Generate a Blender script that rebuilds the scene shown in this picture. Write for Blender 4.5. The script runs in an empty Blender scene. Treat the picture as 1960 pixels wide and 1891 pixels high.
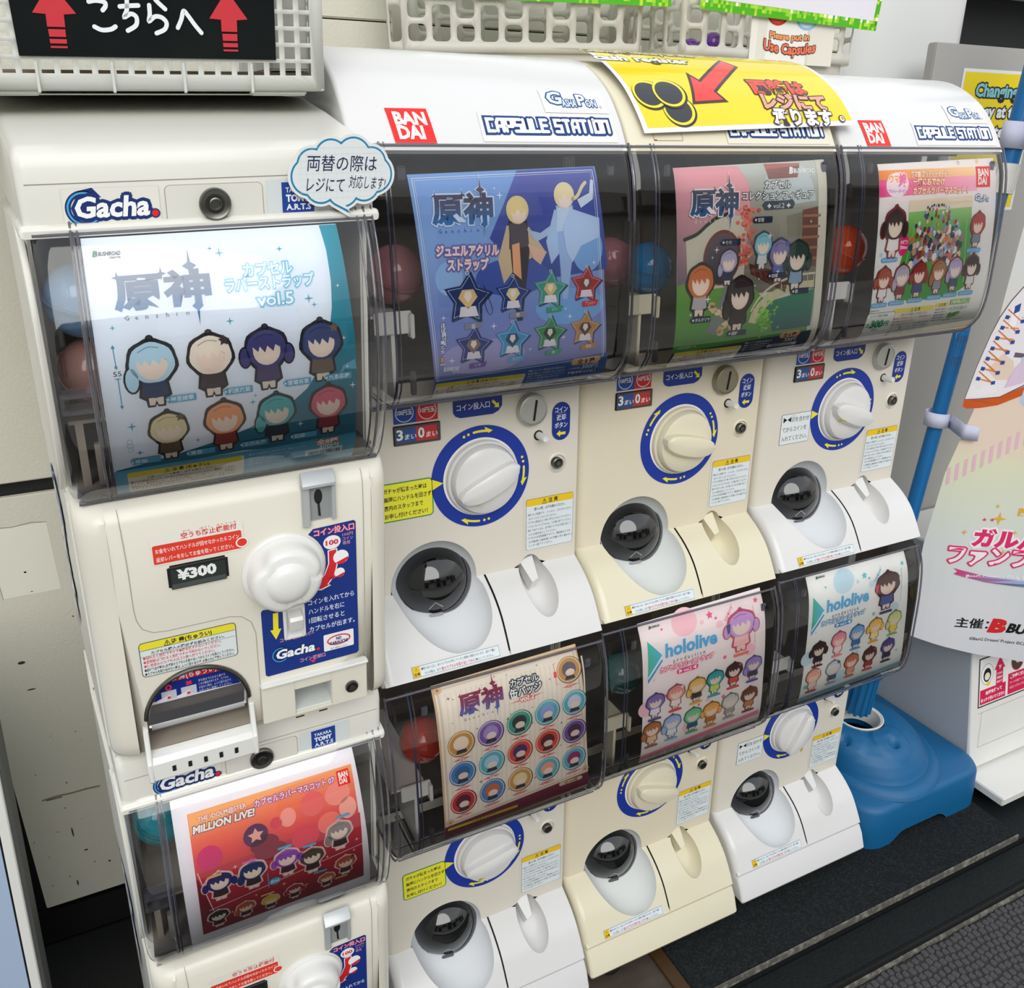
import bpy, bmesh, math, random
from mathutils import Vector, Matrix, geometry
random.seed(7)
SC = bpy.context.scene
COL = SC.collection

# ------------------------------------------------------------ camera / world
cam_d = bpy.data.cameras.new('camera')
cam = bpy.data.objects.new('camera', cam_d)
COL.objects.link(cam)
SC.camera = cam
cam_d.sensor_fit = 'HORIZONTAL'
cam_d.sensor_width = 36.0
cam_d.lens = 36.0 * 1608.7345 / 1960.0
cam_d.clip_start = 0.02
cam_d.clip_end = 100
RR = ((0.89795439, -0.44008414, -0.00196521),
      (-0.16459964, -0.33170352, -0.9289132),
      (0.4081481, 0.83444516, -0.37029232))
CPOS = Vector((0.05961183, -0.8532431, 0.47958675))
cam.matrix_world = Matrix(((RR[0][0], -RR[1][0], -RR[2][0], CPOS.x),
                           (RR[0][1], -RR[1][1], -RR[2][1], CPOS.y),
                           (RR[0][2], -RR[1][2], -RR[2][2], CPOS.z),
                           (0, 0, 0, 1)))
vs = SC.view_settings
vs.view_transform = 'Standard'
vs.look = 'None'
vs.gamma = 1.0
vs.use_curve_mapping = False
vs.exposure = 0.30

W = bpy.data.worlds.new('World')
SC.world = W
W.use_nodes = True
nt = W.node_tree
bg = nt.nodes['Background']
tc = nt.nodes.new('ShaderNodeTexCoord')
sp = nt.nodes.new('ShaderNodeSeparateXYZ')
nt.links.new(tc.outputs['Generated'], sp.inputs[0])
ramp = nt.nodes.new('ShaderNodeValToRGB')
mr = nt.nodes.new('ShaderNodeMapRange')
mr.inputs['From Min'].default_value = -1
mr.inputs['From Max'].default_value = 1
nt.links.new(sp.outputs['Z'], mr.inputs['Value'])
nt.links.new(mr.outputs['Result'], ramp.inputs['Fac'])
e = ramp.color_ramp.elements
e[0].position = 0.0
e[0].color = (0.30, 0.30, 0.31, 1)
e[1].position = 1.0
e[1].color = (0.74, 0.80, 0.88, 1)
for p, c in ((0.49, (0.36, 0.36, 0.37, 1)), (0.515, (0.55, 0.54, 0.53, 1)), (0.66, (0.66, 0.66, 0.66, 1)), (0.72, (0.94, 0.97, 1.0, 1))):
    q = e.new(p)
    q.color = c
nt.links.new(ramp.outputs['Color'], bg.inputs['Color'])
bg.inputs['Strength'].default_value = 1.0

sun_d = bpy.data.lights.new('daylight', 'SUN')
sun_d.energy = 1.75
sun_d.angle = math.radians(50)
sun_d.color = (1.0, 0.985, 0.95)
sun = bpy.data.objects.new('daylight', sun_d)
COL.objects.link(sun)
sun.rotation_euler = (math.radians(61), 0, math.radians(-16))
sun.location = (0, -2, 3)

# ------------------------------------------------------------ colours, materials
def lin(h):
    if isinstance(h, str):
        h = h.lstrip('#')
        h = tuple(int(h[i:i + 2], 16) / 255 for i in (0, 2, 4))
    return tuple((c / 12.92 if c <= 0.04045 else ((c + 0.055) / 1.055) ** 2.4) for c in h[:3])

def mat(name, col, rough=0.5, metal=0.0, bump=0.0, bscale=60.0, var=0.0, vscale=6.0, spec=0.5, coat=0.0, alpha=None, var_col=None, detail=3):
    m = bpy.data.materials.new(name)
    m.use_nodes = True
    n = m.node_tree
    b = n.nodes['Principled BSDF']
    c = lin(col)
    b.inputs['Base Color'].default_value = (*c, 1)
    b.inputs['Roughness'].default_value = rough
    b.inputs['Metallic'].default_value = metal
    b.inputs['Specular IOR Level'].default_value = spec
    b.inputs['Coat Weight'].default_value = coat
    t = n.nodes.new('ShaderNodeTexCoord')
    if var > 0:
        no = n.nodes.new('ShaderNodeTexNoise')
        no.inputs['Scale'].default_value = vscale
        no.inputs['Detail'].default_value = 6
        mx = n.nodes.new('ShaderNodeMix')
        mx.data_type = 'RGBA'
        c2 = lin(var_col) if var_col else tuple(x * 0.6 for x in c)
        mx.inputs['A'].default_value = (*c, 1)
        mx.inputs['B'].default_value = (*c2, 1)
        r = n.nodes.new('ShaderNodeMapRange')
        r.inputs['From Min'].default_value = 0.45
        r.inputs['From Max'].default_value = 0.8
        r.inputs['To Max'].default_value = var
        n.links.new(t.outputs['Object'], no.inputs['Vector'])
        n.links.new(no.outputs['Fac'], r.inputs['Value'])
        n.links.new(r.outputs['Result'], mx.inputs['Factor'])
        n.links.new(mx.outputs['Result'], b.inputs['Base Color'])
    if bump > 0:
        no = n.nodes.new('ShaderNodeTexNoise')
        no.inputs['Scale'].default_value = bscale
        no.inputs['Detail'].default_value = detail
        bp = n.nodes.new('ShaderNodeBump')
        bp.inputs['Strength'].default_value = bump
        bp.inputs['Distance'].default_value = 0.002
        n.links.new(t.outputs['Object'], no.inputs['Vector'])
        n.links.new(no.outputs['Fac'], bp.inputs['Height'])
        n.links.new(bp.outputs['Normal'], b.inputs['Normal'])
    return m

def print_mat(name, rough=0.42, spec=0.4):
    m = bpy.data.materials.new(name)
    m.use_nodes = True
    n = m.node_tree
    b = n.nodes['Principled BSDF']
    a = n.nodes.new('ShaderNodeVertexColor')
    a.layer_name = 'Col'
    n.links.new(a.outputs['Color'], b.inputs['Base Color'])
    b.inputs['Roughness'].default_value = rough
    b.inputs['Specular IOR Level'].default_value = spec
    return m

def clear_mat(name, tint=(0.93, 0.93, 0.95), rough=0.03, refl=1.0, ior=1.5):
    m = bpy.data.materials.new(name)
    m.use_nodes = True
    n = m.node_tree
    n.nodes.remove(n.nodes['Principled BSDF'])
    out = n.nodes['Material Output']
    tr = n.nodes.new('ShaderNodeBsdfTransparent')
    tr.inputs['Color'].default_value = (*tint, 1)
    gl = n.nodes.new('ShaderNodeBsdfGlossy')
    gl.inputs['Roughness'].default_value = rough
    gl.inputs['Color'].default_value = (refl, refl, refl, 1)
    fr = n.nodes.new('ShaderNodeFresnel')
    fr.inputs['IOR'].default_value = ior
    t = n.nodes.new('ShaderNodeTexCoord')
    no = n.nodes.new('ShaderNodeTexNoise')
    no.inputs['Scale'].default_value = 9
    mp = n.nodes.new('ShaderNodeMapping')
    mp.inputs['Scale'].default_value = (0.25, 1, 2.2)
    bp = n.nodes.new('ShaderNodeBump')
    bp.inputs['Strength'].default_value = 0.25
    bp.inputs['Distance'].default_value = 0.004
    n.links.new(t.outputs['Object'], mp.inputs['Vector'])
    n.links.new(mp.outputs['Vector'], no.inputs['Vector'])
    n.links.new(no.outputs['Fac'], bp.inputs['Height'])
    n.links.new(bp.outputs['Normal'], gl.inputs['Normal'])
    mx = n.nodes.new('ShaderNodeMixShader')
    n.links.new(fr.outputs['Fac'], mx.inputs['Fac'])
    n.links.new(tr.outputs[0], mx.inputs[1])
    n.links.new(gl.outputs[0], mx.inputs[2])
    n.links.new(mx.outputs[0], out.inputs['Surface'])
    return m

M = {}
M['white'] = mat('white_plastic', '#DEDDDC', 0.22, var=0.10, vscale=7, var_col='#CFCabb'.upper(), bump=0.02, bscale=300)
M['panel'] = mat('warm_white_panel', '#DDD7CA', 0.42, var=0.10, vscale=5, var_col='#C9BFA8', bump=0.04, bscale=700)
M['cream'] = mat('aged_cream_plastic', '#E2DBC2', 0.28, var=0.25, vscale=6, var_col='#D8CBA4', bump=0.02, bscale=300)
M['creampanel'] = mat('aged_cream_panel', '#E0D6BF', 0.45, var=0.2, vscale=5, var_col='#CFBE98', bump=0.04, bscale=700)
M['tomy'] = mat('ivory_plastic', '#DFDDD4', 0.24, var=0.10, vscale=6, var_col='#D2CDBB', bump=0.02, bscale=300)
M['tomybody'] = mat('ivory_body_plastic', '#DEDACC', 0.3, var=0.12, vscale=6, var_col='#CFC8B0', bump=0.03, bscale=500)
M['knobwhite'] = mat('knob_plastic', '#E3E2DE', 0.3)
M['cup'] = mat('frosted_cup_plastic', '#DADDE0', 0.5, spec=0.3)
M['cupcream'] = mat('frosted_cup_aged', '#D8DBD8', 0.5, spec=0.3)
M['dark'] = mat('dark_gap', '#0D0D0F', 0.6)
M['inner'] = mat('case_interior', '#77706A', 0.5, var=0.8, vscale=11, var_col='#A3988C')
M['innernavy'] = mat('case_side_interior', '#11161F', 0.45, var=0.4, vscale=7, var_col='#20303E')
M['steel'] = mat('brushed_steel', '#C4C5BE', 0.42, metal=.8, bump=0.05, bscale=400)
M['steeldark'] = mat('worn_steel', '#A39B88', 0.42, metal=.85, bump=0.05, bscale=300)
M['lock'] = mat('lock_metal', '#6E6E68', 0.3, metal=1.0)
M['silver'] = mat('silver_plastic', '#B9BCBD', 0.35, metal=0.3)
M['smoke'] = mat('smoked_dome_plastic', '#07090C', 0.06, spec=0.7, coat=0.6)
M['clear'] = clear_mat('clear_plastic', (0.985, 0.985, 0.99), 0.03, 1.0, 1.6)
M['rim'] = mat('clear_plastic_edge', '#8E8C97', 0.12, spec=0.9)
M['rim'].node_tree.nodes['Principled BSDF'].inputs['Transmission Weight'].default_value = 0.75
M['rim'].node_tree.nodes['Principled BSDF'].inputs['Roughness'].default_value = 0.08
M['cleardark'] = clear_mat('clear_plastic_side', (0.80, 0.80, 0.85), 0.04)
M['print'] = print_mat('printed_sticker', 0.38)
M['paper'] = print_mat('printed_paper', 0.55, 0.3)
M['gloss'] = print_mat('laminated_print', 0.12, 0.6)
M['basket'] = mat('white_basket_plastic', '#E4E5DF', 0.4, var=0.1, vscale=4, var_col='#CFCDBF')
M['basketgrey'] = mat('greyed_basket_plastic', '#E4E0D6', 0.5, var=0.25, vscale=5, var_col='#BDB6A6')
for k in ('basket', 'basketgrey'):          # thin translucent plastic
    n_ = M[k].node_tree
    pb_ = n_.nodes['Principled BSDF']
    tl_ = n_.nodes.new('ShaderNodeBsdfTranslucent')
    tl_.inputs['Color'].default_value = (.80, .80, .74, 1)
    mx_ = n_.nodes.new('ShaderNodeMixShader')
    mx_.inputs['Fac'].default_value = .38
    n_.links.new(pb_.outputs[0], mx_.inputs[1])
    n_.links.new(tl_.outputs[0], mx_.inputs[2])
    n_.links.new(mx_.outputs[0], n_.nodes['Material Output'].inputs['Surface'])
M['taupe'] = mat('chute_taupe', '#9C9184', 0.35)
M['seamblue'] = mat('clear_edge_blue_tint', '#39435F', 0.15, spec=.9)
M['wall'] = mat('painted_wall_panel', '#D0CDBE', 0.6, bump=0.25, bscale=220, var=0.3, vscale=3.0, var_col='#B8B09A')
M['black'] = mat('black_joint', '#08090A', 0.5, bump=0.1)
M['pillar'] = mat('white_pillar_paint', '#D9DAD8', 0.3, bump=0.04, bscale=30)
M['board'] = mat('grey_board', '#A9A7A3', 0.5, bump=0.05, bscale=200)
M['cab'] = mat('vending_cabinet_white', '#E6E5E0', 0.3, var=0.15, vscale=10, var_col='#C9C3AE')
M['cabshade'] = mat('vending_cabinet_shaded_side', '#B4B8BE', 0.4, var=0.1, vscale=14, var_col='#8C9096')  # cabinet's left side, its shade put into the base colour, plus scuffs
M['blue'] = mat('blue_water_base_plastic', '#065E90', 0.5, bump=0.12, bscale=900, var=0.15, vscale=8, var_col='#084E7C')
M['pole'] = mat('blue_pole', '#0A68A6', 0.3)
M['velcro'] = mat('white_velcro', '#C9CBE0', 0.8, bump=0.2, bscale=900)
M['mat'] = mat('dark_granite_mat', '#14181A', 0.9, bump=0.9, bscale=420, var=0.8, vscale=260, var_col='#33383A', spec=.25)
M['step'] = mat('dark_step_stone', '#0D1214', 0.7, bump=0.5, bscale=300, var=0.5, vscale=260, var_col='#232A2B', spec=.3)
M['edge'] = mat('worn_concrete_edge', '#5A5650', 0.8, bump=0.6, bscale=160, var=0.9, vscale=90, var_col='#A3A193')
M['asphalt'] = mat('paver_joint', '#333132', 0.9, bump=0.5, bscale=300)
M['stone'] = mat('grey_paver', '#474548', 0.8, bump=0.5, bscale=400, var=0.6, vscale=120, var_col='#5C5A58')
M['groundblack'] = mat('black_floor_tile', '#0B0B0D', .5, bump=.1, var=.4, vscale=8, var_col='#16171A')
M['floor'] = mat('brown_tile_floor', '#463D36', 0.45, var=0.8, vscale=14, var_col='#5C5148', bump=0.2, bscale=120)
M['brown'] = mat('brown_tape', '#452E15', 0.5, var=0.4, vscale=40, var_col='#35250F')
M['rubber'] = mat('black_rubber', '#0F0F10', 0.6)
M['tape'] = clear_mat('clear_tape', (0.80, 0.80, 0.80), 0.25)
M['bluewhite'] = mat('pale_blue_panel', '#A9BCD6', 0.25)

def capsule_mats(name, hexc):
    m = mat(name, hexc, .08, spec=.6)
    m.node_tree.nodes['Principled BSDF'].inputs['Alpha'].default_value = .72
    return m

# ------------------------------------------------------------ mesh helpers
def mesh_from(name, verts, faces, mats, fm=None, smooth=None):
    me = bpy.data.meshes.new(name)
    me.from_pydata([tuple(v) for v in verts], [], faces)
    for m in mats:
        me.materials.append(m)
    if fm:
        me.polygons.foreach_set('material_index', fm)
    me.update()
    bm = bmesh.new()
    bm.from_mesh(me)
    bmesh.ops.recalc_face_normals(bm, faces=bm.faces)
    bm.to_mesh(me)
    bm.free()
    if smooth is not None:
        me.polygons.foreach_set('use_smooth', [True] * len(me.polygons))
        me.set_sharp_from_angle(angle=math.radians(smooth))
    return me

def bm_mesh(name, bm, m, smooth=30, recalc=True):
    if recalc:
        bmesh.ops.recalc_face_normals(bm, faces=bm.faces)
    me = bpy.data.meshes.new(name)
    bm.to_mesh(me)
    bm.free()
    if m is not None:
        me.materials.append(m)
    if smooth:
        me.polygons.foreach_set('use_smooth', [True] * len(me.polygons))
        me.set_sharp_from_angle(angle=math.radians(smooth))
    return me

AM = [None]          # current affine matrix (3x3) applied to local vertices

def place(name, me, parent=None, label=None, cat=None, group=None, kind=None, loc=None, rot=None):
    o = bpy.data.objects.new(name, me)
    COL.objects.link(o)
    if AM[0] is not None and me is not None and not me.get('aff'):
        me.transform(AM[0].to_4x4())
        me['aff'] = 1
    if parent:
        o.parent = parent
    if label:
        o['label'] = label
    if cat:
        o['category'] = cat
    if group:
        o['group'] = group
    if kind:
        o['kind'] = kind
    if loc is not None:
        o.location = loc
    if rot is not None:
        o.rotation_euler = rot
    return o

def empty(name, loc, label, cat, group=None, rot=None):
    return place(name, None, None, label, cat, group, None, loc, rot)

def poly_prism(prof, x0, x1, bev=0.0, seg=3, axis='x', bevall=0.0):
    """prof: list of 2D pts; extruded along axis."""
    bm = bmesh.new()
    def P(t, a, b):
        return (t, a, b) if axis == 'x' else ((a, t, b) if axis == 'y' else (a, b, t))
    vs_ = [bm.verts.new(P(x0, *p)) for p in prof]
    f = bm.faces.new(vs_)
    r = bmesh.ops.extrude_face_region(bm, geom=[f])
    nv = [g for g in r['geom'] if isinstance(g, bmesh.types.BMVert)]
    d = {'x': (x1 - x0, 0, 0), 'y': (0, x1 - x0, 0), 'z': (0, 0, x1 - x0)}[axis]
    bmesh.ops.translate(bm, vec=d, verts=nv)
    bmesh.ops.recalc_face_normals(bm, faces=bm.faces)
    ai = 'xyz'.index(axis)
    if bev:
        es = [e for e in bm.edges if abs(e.verts[0].co[ai] - e.verts[1].co[ai]) < 1e-7]
        bmesh.ops.bevel(bm, geom=es, offset=bev, segments=seg, affect='EDGES', profile=0.5, clamp_overlap=True)
    if bevall:
        bmesh.ops.bevel(bm, geom=list(bm.edges), offset=bevall, segments=2, affect='EDGES', clamp_overlap=True)
    return bm

def box_bm(x0, x1, y0, y1, z0, z1, bev=0.0, seg=2):
    bm = bmesh.new()
    bmesh.ops.create_cube(bm, size=1.0)
    for v in bm.verts:
        v.co = Vector((x0 + (v.co.x + .5) * (x1 - x0), y0 + (v.co.y + .5) * (y1 - y0), z0 + (v.co.z + .5) * (z1 - z0)))
    if bev:
        bmesh.ops.bevel(bm, geom=list(bm.edges), offset=bev, segments=seg, affect='EDGES', clamp_overlap=True)
    return bm

def merge(*bms):
    out = bmesh.new()
    for b in bms:
        me = bpy.data.meshes.new('tmp')
        b.to_mesh(me)
        b.free()
        out.from_mesh(me)
        bpy.data.meshes.remove(me)
    return out

def lathe_bm(prof, c, ax='y', seg=32, lobes=None):
    """prof (r,h): h towards -y (viewer) for ax y; +z for ax z."""
    bm = bmesh.new()
    rings = []
    for (r, h) in prof:
        ring = []
        if r < 1e-6:
            ring = [None]
            p = (c[0], c[1] - h, c[2]) if ax == 'y' else (c[0], c[1], c[2] + h)
            ring[0] = bm.verts.new(p)
        else:
            for k in range(seg):
                a = 2 * math.pi * k / seg
                rr = r * (lobes(a, h) if lobes else 1)
                if ax == 'y':
                    p = (c[0] + rr * math.cos(a), c[1] - h, c[2] + rr * math.sin(a))
                else:
                    p = (c[0] + rr * math.cos(a), c[1] + rr * math.sin(a), c[2] + h)
                ring.append(bm.verts.new(p))
        rings.append(ring)
    for A, B in zip(rings, rings[1:]):
        if len(A) == 1 and len(B) == 1:
            continue
        for k in range(seg):
            k2 = (k + 1) % seg
            if len(A) == 1:
                bm.faces.new((A[0], B[k], B[k2]))
            elif len(B) == 1:
                bm.faces.new((A[k], A[k2], B[0]))
            else:
                bm.faces.new((A[k], A[k2], B[k2], B[k]))
    return bm

def tube_bm(pts, r, seg=10, closed=False):
    bm = bmesh.new()
    pts = [Vector(p) for p in pts]
    n = len(pts)
    rings = []
    for i, p in enumerate(pts):
        a = pts[i - 1] if (i > 0 or closed) else p
        b = pts[(i + 1) % n] if (i < n - 1 or closed) else p
        t = (b - a).normalized()
        u = t.orthogonal().normalized() if i == 0 else (up - t * up.dot(t)).normalized()
        up = u
        w = t.cross(u)
        rr = r[i] if isinstance(r, (list, tuple)) else r
        rings.append([bm.verts.new(p + u * rr * math.cos(2 * math.pi * k / seg) + w * rr * math.sin(2 * math.pi * k / seg)) for k in range(seg)])
    m = n if closed else n - 1
    for i in range(m):
        A, B = rings[i], rings[(i + 1) % n]
        for k in range(seg):
            k2 = (k + 1) % seg
            bm.faces.new((A[k], A[k2], B[k2], B[k]))
    if not closed:
        bm.faces.new(rings[0])
        bm.faces.new(rings[-1][::-1])
    return bm

def rrect_pts(x0, x1, y0, y1, r, seg=5):
    out = []
    for cx, cy, a0 in ((x1 - r, y1 - r, 0), (x0 + r, y1 - r, 90), (x0 + r, y0 + r, 180), (x1 - r, y0 + r, 270)):
        for k in range(seg + 1):
            a = math.radians(a0 + 90 * k / seg)
            out.append((cx + r * math.cos(a), cy + r * math.sin(a)))
    return out

def ell_pts(cx, cy, rx, ry, n=40, a0=0, a1=360):
    full = abs(a1 - a0) >= 360
    m = n if full else n + 1
    return [(cx + rx * math.cos(math.radians(a0 + (a1 - a0) * k / n)), cy + ry * math.sin(math.radians(a0 + (a1 - a0) * k / n))) for k in range(m)]

def pip(p, poly):
    x, y = p
    c = False
    j = len(poly) - 1
    for i in range(len(poly)):
        xi, yi = poly[i]
        xj, yj = poly[j]
        if (yi > y) != (yj > y) and x < (xj - xi) * (y - yi) / (yj - yi) + xi:
            c = not c
        j = i
    return c

class Profile:
    """smooth curve through (y,z) points, parameterised by polyline arc length; normal points to the viewer"""
    def __init__(s, pts):
        s.p = [Vector(p) for p in pts]
        s.t = [0.0]
        for a, b in zip(s.p, s.p[1:]):
            s.t.append(s.t[-1] + (b - a).length)
        n = len(s.p)
        s.m = []
        for i in range(n):
            if i == 0:
                s.m.append((s.p[1] - s.p[0]) / (s.t[1] - s.t[0]))
            elif i == n - 1:
                s.m.append((s.p[-1] - s.p[-2]) / (s.t[-1] - s.t[-2]))
            else:
                s.m.append((s.p[i + 1] - s.p[i - 1]) / (s.t[i + 1] - s.t[i - 1]))
    def pt(s, t):
        if t <= 0:
            return s.p[0] + s.m[0] * t
        if t >= s.t[-1]:
            return s.p[-1] + s.m[-1] * (t - s.t[-1])
        i = 0
        while s.t[i + 1] < t:
            i += 1
        h = s.t[i + 1] - s.t[i]
        u = (t - s.t[i]) / h
        u2, u3 = u * u, u * u * u
        return s.p[i] * (2 * u3 - 3 * u2 + 1) + s.m[i] * h * (u3 - 2 * u2 + u) + s.p[i + 1] * (-2 * u3 + 3 * u2) + s.m[i + 1] * h * (u3 - u2)
    def nrm(s, t):
        d = (s.pt(t + 1e-4) - s.pt(t - 1e-4)).normalized()
        return Vector((d.y, -d.x))
    def map(s, x, t, off=0.0):
        p = s.pt(t)
        n = s.nrm(t)
        return Vector((x, p.x + n.x * off, p.y + n.y * off))
    def pts(s, a, b, n):
        return [tuple(s.pt(a + (b - a) * k / n)) for k in range(n + 1)]

HOOD = Profile([(.106, .5832), (.044, .581), (.004, .572), (-.038, .547), (-.064, .519), (-.084, .487)])
CASE = Profile([(-.082, .492), (-.094, .462), (-.100, .416), (-.102, .36), (-.102, .30), (-.096, .272), (-.082, .254)])
FLAP = Profile([(0, 0), (-.025, -.014), (-.046, -.032), (-.062, -.055), (-.078, -.084), (-.096, -.122)])
TCASE = Profile([(-.002, .002), (-.012, -.012), (-.024, -.035), (-.034, -.065), (-.040, -.10), (-.039, -.135), (-.032, -.17), (-.020, -.195), (-.008, -.207)])

def plane_y(y0):          # art (x, s=-z) on a plane facing -y
    return lambda x, s, off: Vector((x, y0 - off, -s))

# ------------------------------------------------------------ flat print ("Art")
_gl = {}
def glyphs(s, off, res=2):
    k = (s, off, res)
    if k in _gl:
        return _gl[k]
    c = bpy.data.curves.new('t', 'FONT')
    c.body = s
    c.size = 1
    c.offset = off
    c.resolution_u = res
    c.fill_mode = 'FRONT'
    o = bpy.data.objects.new('t', c)
    COL.objects.link(o)
    dg = bpy.context.evaluated_depsgraph_get()
    dg.update()
    m = bpy.data.meshes.new_from_object(o.evaluated_get(dg))
    vs_ = [(v.co.x, v.co.y) for v in m.vertices]
    fs = [tuple(p.vertices) for p in m.polygons]
    bpy.data.objects.remove(o)
    bpy.data.curves.remove(c)
    bpy.data.meshes.remove(m)
    w = (min(v[0] for v in vs_), max(v[0] for v in vs_)) if vs_ else (0, 1)
    _gl[k] = (vs_, fs, w)
    return _gl[k]

LAY = 0.00012

class Art:
    def __init__(s):
        s.items = []      # (verts2d, faces, colour or fn, layer, big)
    def poly(s, pts, col, L=0, fn=None):
        pts = [tuple(p) for p in pts]
        f = geometry.tessellate_polygon([[Vector((p[0], p[1], 0)) for p in pts]])
        s.items.append((pts, [tuple(t) for t in f], fn or lin(col), L))
        return s
    def rect(s, x0, x1, y0, y1, col, L=0, fn=None):
        return s.poly([(x0, y0), (x1, y0), (x1, y1), (x0, y1)], col, L, fn)
    def rrect(s, x0, x1, y0, y1, r, col, L=0, seg=4, fn=None):
        return s.poly(rrect_pts(x0, x1, y0, y1, r, seg), col, L, fn)
    def ell(s, cx, cy, rx, ry, col, L=0, n=28, fn=None):
        return s.poly(ell_pts(cx, cy, rx, ry, n), col, L, fn)
    def ring(s, cx, cy, rx, ry, t, col, L=0, n=40, a0=0, a1=360):
        ps = ell_pts(cx, cy, rx, ry, n, a0, a1)
        qs = ell_pts(cx, cy, rx - t, ry - t, n, a0, a1)
        k = len(ps)
        full = abs(a1 - a0) >= 360
        fs = []
        for i in range(k if full else k - 1):
            j = (i + 1) % k
            fs += [(i, j, k + j), (i, k + j, k + i)]
        s.items.append((ps + qs, fs, lin(col), L))
        return s
    def frame(s, x0, x1, y0, y1, t, col, L=0, r=0.0):
        if r:
            a = rrect_pts(x0, x1, y0, y1, r)
            b = rrect_pts(x0 + t, x1 - t, y0 + t, y1 - t, max(r - t, 1e-5))
        else:
            a = [(x0, y0), (x1, y0), (x1, y1), (x0, y1)]
            b = [(x0 + t, y0 + t), (x1 - t, y0 + t), (x1 - t, y1 - t), (x0 + t, y1 - t)]
        k = len(a)
        fs = []
        for i in range(k):
            j = (i + 1) % k
            fs += [(i, j, k + j), (i, k + j, k + i)]
        s.items.append((a + b, fs, lin(col), L))
        return s
    def star(s, cx, cy, r, col, L=0, n=4, ri=0.28, rot=0, sy=1.0):
        p = []
        for k in range(2 * n):
            a = math.pi * k / n + math.radians(rot) - math.pi / 2
            q = r if k % 2 == 0 else r * ri
            p.append((cx + q * math.cos(a), cy + q * math.sin(a) * sy))
        return s.poly(p, col, L)
    def line(s, pts, w, col, L=0, caps=True, smooth=False):
        if smooth and len(pts) > 2:
            q = []
            P = [pts[0]] + list(pts) + [pts[-1]]
            for i in range(1, len(P) - 2):
                for k in range(6):
                    u = k / 6
                    q.append(tuple(0.5 * (2 * P[i][d] + (P[i + 1][d] - P[i - 1][d]) * u + (2 * P[i - 1][d] - 5 * P[i][d] + 4 * P[i + 1][d] - P[i + 2][d]) * u * u + (3 * P[i][d] - P[i - 1][d] - 3 * P[i + 1][d] + P[i + 2][d]) * u ** 3) for d in (0, 1)))
            q.append(tuple(pts[-1]))
            pts = q
        P = [Vector(p) for p in pts]
        n = len(P)
        dirs = [(P[i + 1] - P[i]).normalized() for i in range(n - 1)]
        vs_, fs = [], []
        for i, p in enumerate(P):
            d0 = dirs[max(0, i - 1)]
            d1 = dirs[min(n - 2, i)]
            t = d0 + d1
            t = t.normalized() if t.length > 1e-6 else d0
            k_ = 1 / max(.45, t.dot(d1))
            nn = Vector((-t.y, t.x)) * w / 2 * k_
            vs_ += [tuple(p + nn), tuple(p - nn)]
        for i in range(n - 1):
            k = 2 * i
            fs += [(k, k + 1, k + 3), (k, k + 3, k + 2)]
        if caps:
            for p, d, i in ((P[0], -dirs[0], 0), (P[-1], dirs[-1], 2 * n - 2)):
                k = len(vs_)
                b0 = math.atan2(d.y, d.x)
                vs_ += [(p.x + w / 2 * math.cos(b0 + math.pi * (q / 6 - .5)), p.y + w / 2 * math.sin(b0 + math.pi * (q / 6 - .5))) for q in range(7)]
                fs += [(k, k + q, k + q + 1) for q in range(1, 6)]
        s.items.append((vs_, fs, lin(col), L))
        return s
    def text(s, t, x, y, size, col, L=0, w=None, al='l', bold=0.0, shear=0.0, rot=0.0, out=None, res=2, fn=None, arc=0.0, sy=1.0):
        """baseline-left at (x,y), s grows downwards; out = [(colour, offset), ...] outermost first; w = fit width; arc = bow"""
        vs0, fs0, (a0, a1) = glyphs(t, bold, res)
        sx = size
        if w:
            sx = w / max(a1 - a0, 1e-6)
        wid = (a1 - a0) * sx
        ox = {'l': 0, 'c': -wid / 2, 'r': -wid}[al]
        passes = [(c, o) for c, o in (out or [])] + [(None, bold)]
        ca, sa = math.cos(math.radians(rot)), math.sin(math.radians(rot))
        todo = []
        for i, (c, o) in enumerate(passes):
            if c and o > bold + .03 and o > .07:
                o2 = max(bold, 0) * .5 + .035
                d_ = (o - o2)
                n8 = 8 if size > .006 else 6
                for k in range(n8):
                    todo.append((c, o2, i + k * .08, d_ * math.cos(2 * math.pi * k / n8), d_ * math.sin(2 * math.pi * k / n8)))
            else:
                todo.append((c, o, i, 0, 0))
        for c, o, i, dx_, dy_ in todo:
            vs_, fs, _ = glyphs(t, o, res)
            if dx_ or dy_:
                vs_ = [(u + dx_ * size / sx, v + dy_) for u, v in vs_]
            q = []
            for (u, v) in vs_:
                px = (u - a0) * sx + ox + v * size * sy * shear
                py = v * size * sy
                if arc:
                    py += arc * (1 - ((px - ox - wid / 2) / (wid / 2)) ** 2)
                q.append((x + px * ca + py * sa, y - py * ca + px * sa))
            s.items.append((q, fs, (lin(c) if c else (fn or lin(col))), L + i))
        return s
    def arrow(s, x0, y0, x1, y1, w, hw, hl, col, L=0):
        d = Vector((x1 - x0, y1 - y0))
        ln = d.length
        d.normalize()
        n_ = Vector((-d.y, d.x))
        a = Vector((x0, y0))
        m_ = a + d * (ln - hl)
        b = Vector((x1, y1))
        return s.poly([a + n_ * w / 2, m_ + n_ * w / 2, m_ + n_ * hw / 2, b, m_ - n_ * hw / 2, m_ - n_ * w / 2, a - n_ * w / 2], col, L)
    def lines(s, x0, y0, w, n, dy, size, col, L=1, seedt=None, src=None):
        """block of small body text"""
        for k in range(n):
            t = src[k % len(src)]
            s.text(t, x0, y0 + k * dy, size, col if isinstance(col, str) else col[k % len(col)], L, w=w * min(1.0, len(t) / 22.0) if w else None, res=1)
        return s
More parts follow.
